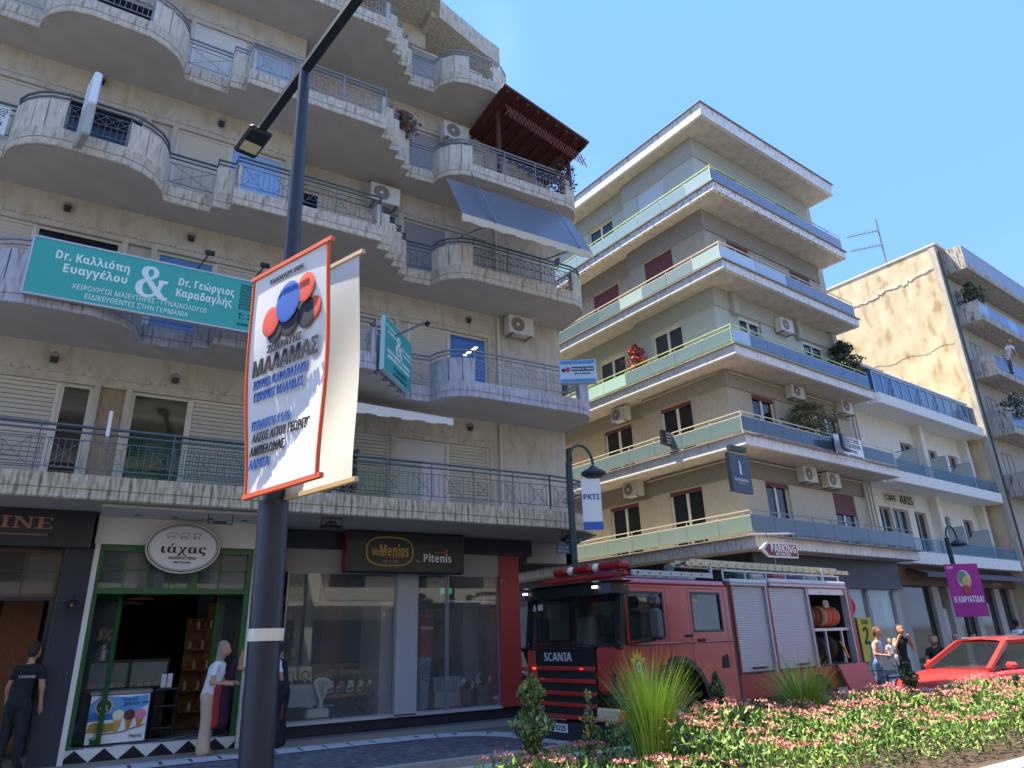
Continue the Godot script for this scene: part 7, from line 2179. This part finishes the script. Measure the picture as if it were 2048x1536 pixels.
func shrub(called: String, label: String, p: Vector3, h: float, w: float, cols: Array, n: int, sd: int, size := Vector2(0.035, 0.05)) -> void:
	var t := thing(called, label, "plant", p)
	var r := RandomNumberGenerator.new(); r.seed = sd; var pts := []
	for i in n:
		var v := pow(r.randf(), 0.8); var rad := w * (0.25 + sin(PI * minf(0.15 + v * 0.85, 1.0))) * sqrt(r.randf()) * (0.75 + 0.35 * sin(v * 17.0 + sd))
		var a := r.randf() * TAU
		pts.append(p + V(cos(a) * rad, v * h, sin(a) * rad))
	leaves(t, "foliage", pts, size, cols, sd)
	var s := S(); tube(s, [p, p + V(0.02, h * 0.85, 0)], 0.02, 6, 0.008)
	put(t, "stem", s, plain("5a4632", 0.9))

func build_plants() -> void:
	var r := RandomNumberGenerator.new(); r.seed = 21
	var s := S(); prism(s, pv([1.6, -3.9, 15.5, -4.6, 15.5, -6.6, 9.0, -7.4, 2.6, -7.4]), -0.3, 0.3)
	meta(put(self, "planting_bed", s, plain("4a3c2e", 0.95)), "raised earth bed in the middle of the street", "", "", "structure")
	s = S(); sweep(s, path2([2.6, -7.5, 9.0, -7.5, 15.6, -6.7]), [Vector2(-0.12, -0.6), Vector2(-0.12, 0.36), Vector2(0.12, 0.36), Vector2(0.12, -0.6)], 0.0); sweep(s, path2([1.6, -3.8, 8, -4.1, 15.5, -4.5]), [Vector2(-0.12, -0.6), Vector2(-0.12, 0.36), Vector2(0.12, 0.36), Vector2(0.12, -0.6)], 0.0)
	meta(put(self, "bed_kerb", s, plain("b4aea2", 0.9)), "pale stone rim round the planting bed", "", "", "structure")
	var pts := []; var fl := []
	for i in 26000:
		var x := r.randf_range(3.2, 15.3); var z := r.randf_range(-7.2, -4.6)
		var top := (0.25 if x < 5.2 else 0.5) + 0.1 * sin(x * 2.3) * cos(z * 3.1) - 0.12 * absf(z + 5.9)
		if x < 5.2 and r.randf() < 0.5: continue
		pts.append(V(x, 0.3 + top * pow(r.randf(), 0.6), z))
		if i % 22 == 0: fl.append(V(x, 0.33 + top * r.randf_range(0.92, 1.12), z))
	leaves(self, "flower_bed_foliage", pts, Vector2(0.03, 0.07), ["4c6a2c", "6c8c38", "44622a", "7c9c44", "8ca450"], 3)
	var fb := get_node("flower_bed_foliage"); meta(fb, "green foliage of the low pink flowered shrubs in the bed", "shrubs")
	var fp := []
	for p in fl:
		for k in 16: fp.append(p + V(r.randfn() * 0.028, absf(r.randfn()) * 0.012, r.randfn() * 0.028))
	leaves(self, "flower_heads", fp, Vector2(0.022, 0.022), ["d88c84", "c87c80", "d89c80", "c86c84", "b87858", "e0a898"], 5)
	meta(get_node("flower_heads"), "flat pink and rust flower heads over the bed foliage", "flowers")
	for n in 2:
		var p: Vector3 = [V(5.35, 0.3, -6.3), V(8.6, 0.3, -6.9)][n]
		var g := thing("ornamental_grass", ["big bright green grass clump in front of the fire engine nose", "arching green grass clump in front of the shutters"][n], "grass", p)
		for q in 3:
			s = S()
			for i in 210:
				var a := r.randf() * TAU; var L := r.randf_range(0.8, 1.4) * (1.0 if n == 0 else 0.95); var out := r.randf_range(0.15, 0.6) * (1.0 if n == 0 else 1.4); var prev := p + V(cos(a), 0, sin(a)) * r.randf() * 0.2; var o := prev; var w := V(-sin(a), 0, cos(a)) * 0.008
				for k in range(1, 6):
					var v := k / 5.0; var c := o + V(cos(a) * out * v * v, L * (v - 0.35 * v * v * out), sin(a) * out * v * v)
					var w0 := w * (1.0 - (v - 0.2)); var w1 := w * (1.0 - v)
					quad(s, prev - w0, prev + w0, c + w1, c - w1); prev = c
			put(g, "blades", s, plain(["8cae3c", "7a9c34", "a4bc54"][q], 0.5), true)
	var gr := ["4c6440", "5c744c", "7c8c5c", "3c5438"]
	shrub("shrub", "variegated upright shrub beside the pavement, the nearest one", V(4.3, 0.3, -7.0), 0.95, 0.2, ["5c7444", "7c9458", "a4b480", "4c6438"], 2600, 31)
	shrub("shrub", "slim grey green shrub between the two grass clumps", V(7.0, 0.3, -6.9), 0.85, 0.12, gr, 1500, 32)
	shrub("shrub", "pointed dark shrub left of the red car bonnet", V(11.3, 0.3, -7.0), 0.8, 0.16, gr, 1500, 33)
	shrub("shrub", "small pointed shrub in front of the red car door", V(12.2, 0.3, -5.9), 0.6, 0.13, gr, 1200, 34)
	shrub("flowering_weed", "tall thin weed with yellow flowers left of the number plate", V(5.2, 0.3, -7.2), 0.75, 0.09, ["8c9464", "d8c040", "6c7848"], 160, 35)

# ================= things on the balconies
func ac_unit(label: String, p: Vector3, turn := 0.0) -> void:
	var t := thing("air_conditioner", label, "air conditioner", p, 0.0, "air conditioners on the walls"); t.position = p; t.rotation.y = turn; offs[t] = Vector3.ZERO
	var s := S(); cbox(s, V(0, 0, 0.2), V(0.82, 0.56, 0.3), 0.02)
	put(t, "case", s, plain("cfccc2", 0.5))
	s = S(); lathe(s, V(-0.12, 0, 0.352), [Vector2(0, 0.004), Vector2(0.22, 0.004), Vector2(0.22, 0)], 20, Basis(Vector3.RIGHT, PI / 2))
	var g := put(t, "fan_grille", s, plain("7c7a76", 0.6))
	s = S(); ball(s, V(-0.12, 0, 0.36), V(0.05, 0.05, 0.01), 10, 5)
	put(g, "hub", s, plain("d8d8d4", 0.5))
	for x in [-0.3, 0.3]:
		s = S(); bx(s, x - 0.02, x + 0.02, -0.32, -0.285, 0.0, 0.38)
		put(t, "bracket", s, plain("6c6c6a", 0.5))

func bpos(u: float, y: float, w: float) -> Vector3: return V(u, y, w).rotated(Vector3.UP, PHI)

func build_balcony_things() -> void:
	ac_unit("grey air conditioner high on the second floor wall of the left block", V(9.2, 9.88, -15.12))
	ac_unit("white air conditioner over the third floor stepped balcony", V(5.1, 12.85, -15.1))
	ac_unit("white air conditioner under the fifth floor bulge", V(7.2, 15.75, -15.1))
	for q in [[22.5, 6.77], [24.0, 6.72], [22.7, 9.9], [26.1, 9.88], [22.8, 12.6]]: ac_unit("air conditioner at %s on the corner block front" % {6.77: "the left of the first floor pair", 6.72: "the right of the first floor pair", 9.9: "the left of the second floor pair", 9.88: "the right of the second floor pair", 12.6: "the third floor middle"}[q[1]], bpos(q[0], q[1], -13.2), PHI)
	for q in [[-17.7, 6.75], [-18.0, 9.75]]: ac_unit("air conditioner on the side street wall, %s floor" % ("first" if q[1] < 8 else "second"), bpos(18.85, q[1], q[0]), PHI - PI / 2)
	var k := 0
	for q in [[-1.52, 13.13, -14.25], [0.64, 9.87, -14.25], [-1.28, 6.74, -14.25], [0.75, 6.66, -14.25], [7.7, 9.86, -15.15], [7.72, 6.8, -15.15], [-1.6, 9.9, -14.25], [0.9, 13.0, -14.25]]:
		var t := thing("wall_lantern", "small dark wall lantern on the cream block, %s" % ["by the light box", "over the ampersand", "over the first floor corner shutter", "over the wide first floor window", "left of the grey air conditioner", "over the right first floor shutter", "over the left end of the teal board", "over the third floor louvres"][k], "lamp", V(q[0], q[1], q[2]), 0.0, "wall lanterns"); k += 1
		var s := S(); lathe(s, V(q[0], q[1], q[2] + 0.09), [Vector2(0, -0.1), Vector2(0.06, -0.09), Vector2(0.07, 0.0)], 12)
		put(t, "globe", s, plain("2c2a28", 0.4))
		s = S(); lathe(s, V(q[0], q[1], q[2] + 0.09), [Vector2(0.075, 0.0), Vector2(0.08, 0.06), Vector2(0, 0.12)], 12)
		put(t, "cap", s, plain("8c8880", 0.6))
	# third floor awning and the pale one below
	var aw := thing("awning", "grey striped awning let down from the fourth floor slab with a cream valance", "awning", V(8.2, 11.1, -12.4))
	var s := S(); quad(s, V(6.2, 11.2, -12.45), V(10.05, 11.2, -12.45), V(10.15, 12.95, -13.5), V(6.27, 12.95, -13.5))
	put(aw, "cloth", s, surf("awning", [[0.0, "4c5058"], [0.5, "666a72"], [1.0, "7c7f84"]], 0.08, V(3, 0.2, 0.2), 0.35))
	s = S()
	for i in 26: bx(s, 6.2 + i * 0.148, 6.2 + (i + 1) * 0.148, 10.99 + 0.02 * sin(i * 1.6), 11.2, -12.46, -12.44)
	put(aw, "valance", s, plain("c8bea4", 0.8))
	for x in [7.1, 9.6]:
		s = S(); bar(s, V(x - 0.2, 13.2, -13.3), V(x, 11.2, -12.4), 0.03); bar(s, V(x, 11.2, -12.4), V(x - 0.4, 11.3, -13.5), 0.03)
		put(aw, "arm", s, plain("8c9096", 0.4, 0.5))
	aw = thing("awning", "short off white awning with a wavy hem over the first floor right balcony", "awning", V(5, 6.2, -13.2))
	s = S(); quad(s, V(3.61, 6.38, -13.2), V(6.34, 6.3, -13.2), V(6.34, 6.9, -14.9), V(3.61, 6.9, -14.9))
	for i in 20: bx(s, 3.61 + i * 0.136, 3.61 + (i + 1) * 0.136, 6.14 + 0.02 * sin(i * 1.5), 6.375 - i * 0.004, -13.21, -13.19)
	put(aw, "cloth", s, plain("d4d2ca", 0.8))
	# wooden pergola on the fourth floor
	var pg := thing("pergola", "dark red brown wooden pergola roof over the fourth floor balcony end", "pergola", V(9.4, 13.7, -13.6))
	s = S(); box(s, V(9.2, 15.8, -14.2), V(3.0, 0.07, 2.6), Basis(Vector3.BACK, -0.3))
	put(pg, "roof", s, plain("5a2c24", 0.7))
	for i in 9:
		s = S(); box(s, V(7.9 + i * 0.33, 16.1 - i * 0.102, -14.2), V(0.07, 0.12, 2.5), Basis(Vector3.BACK, -0.3))
		put(pg, "rafter", s, plain("4c241e", 0.7))
	s = S()
	for i in 22: bar(s, V(7.9 + i * 0.12, 15.75 - i * 0.036, -13.1), V(8.1 + i * 0.12, 15.35 - i * 0.036, -13.1), 0.02); bar(s, V(8.1 + i * 0.12, 15.69 - i * 0.036, -13.12), V(7.9 + i * 0.12, 15.41 - i * 0.036, -13.12), 0.02)
	put(pg, "lattice", s, plain("7c4034", 0.7), true)
	for x in [8.0, 10.4]:
		s = S(); bar(s, V(x, 13.6, -13.7), V(x, 16.0 - (x - 8) * 0.3, -13.7), 0.1)
		put(pg, "post", s, plain("4c241e", 0.7))
	shrub("potted_plant", "dark bougainvillea climbing under the pergola", V(10.1, 13.7, -13.75), 1.4, 0.4, ["2c3c28", "3c4c30", "8c2c34"], 1200, 41, Vector2(0.06, 0.09))
	shrub("potted_plant", "grey green trailing plants on the fourth floor stepped parapet", V(5.2, 14.2, -13.95), 0.7, 0.4, ["4c5c48", "5c6c54", "b0647c"], 1400, 42, Vector2(0.05, 0.08))
	shrub("potted_plant", "leafy olive coloured bush over the second floor glass of the corner block", bpos(22.6, 8.0, -12.6), 1.3, 0.9, ["6c6c48", "5c6040", "7c7c54"], 2600, 43, Vector2(0.06, 0.1))
	shrub("potted_plant", "dark green bush at the right end of the third floor glass", bpos(26.2, 10.9, -12.7), 1.7, 0.6, ["2c3c28", "3c4c30", "44543c"], 2200, 44, Vector2(0.07, 0.12))
	shrub("potted_plant", "bright red flowering plant on the third floor side balcony", bpos(18.5, 11.0, -16.8), 1.2, 0.4, ["c83038", "d84048", "3c5430"], 900, 45, Vector2(0.08, 0.09))
	shrub("potted_plant", "white flowered oleander on the tall block balcony", bpos(40.5, 11.3, -11.5), 1.3, 0.7, ["4c5c44", "d8d8d0", "3c4c38"], 1200, 46, Vector2(0.1, 0.14))
	shrub("potted_plant", "round bush on the upper balcony of the tall block", bpos(40.2, 17.6, -11.9), 1.5, 0.6, ["3c4c34", "4c5c40"], 1200, 47, Vector2(0.1, 0.14))
	var an := thing("roof_antenna", "spindly roof antenna on the tall beige block", "antenna", bpos(39.5, 21.5, -15.4), 0.0)
	s = S(); bar(s, bpos(39.5, 21.5, -15.4), bpos(39.5, 25, -15.4), 0.06)
	for y in [24.2, 23.2]:
		bar(s, bpos(39.5, y, -15.4), bpos(38.6, y, -16.9), 0.04)
		for i in 8: bar(s, bpos(39.4 - i * 0.1, y - 0.15, -15.5 - i * 0.17), bpos(39.4 - i * 0.1, y + 0.15, -15.5 - i * 0.17), 0.02)
	put(an, "mast", s, plain("5c5450", 0.6))
	var net := thing("camouflage_screen", "grey brown leafy screen tied to the first floor railing", "screen", V(3.2, 4.4, -12.8))
	var pts := []; var r := RandomNumberGenerator.new(); r.seed = 77
	for i in 5000: pts.append(V(r.randf_range(2.2, 4.1), r.randf_range(4.4, 5.25), -12.93 + r.randf_range(-0.04, 0.03)))
	leaves(net, "leaf_strips", pts, Vector2(0.05, 0.06), ["4c4c44", "5c5a50", "3c3e38", "6c6a60"], 78)
	for q in [[0.15, 2.2], [4.1, 5.5]]:
		var gn := thing("safety_net", "green mesh netting on the first floor railing, %s the leafy screen" % ("left of" if q[0] < 1 else "right of"), "net", V(q[0], 4.4, -12.82))
		s = S()
		for i in int((q[1] - q[0]) / 0.05): bar(s, V(q[0] + i * 0.05, 4.38, -12.93), V(q[0] + i * 0.05, 5.15, -12.93), 0.007)
		for i in 16: bar(s, V(q[0], 4.38 + i * 0.05, -12.93), V(q[1], 4.38 + i * 0.05, -12.93), 0.007)
		put(gn, "mesh", s, plain("1f7058", 0.7), true)
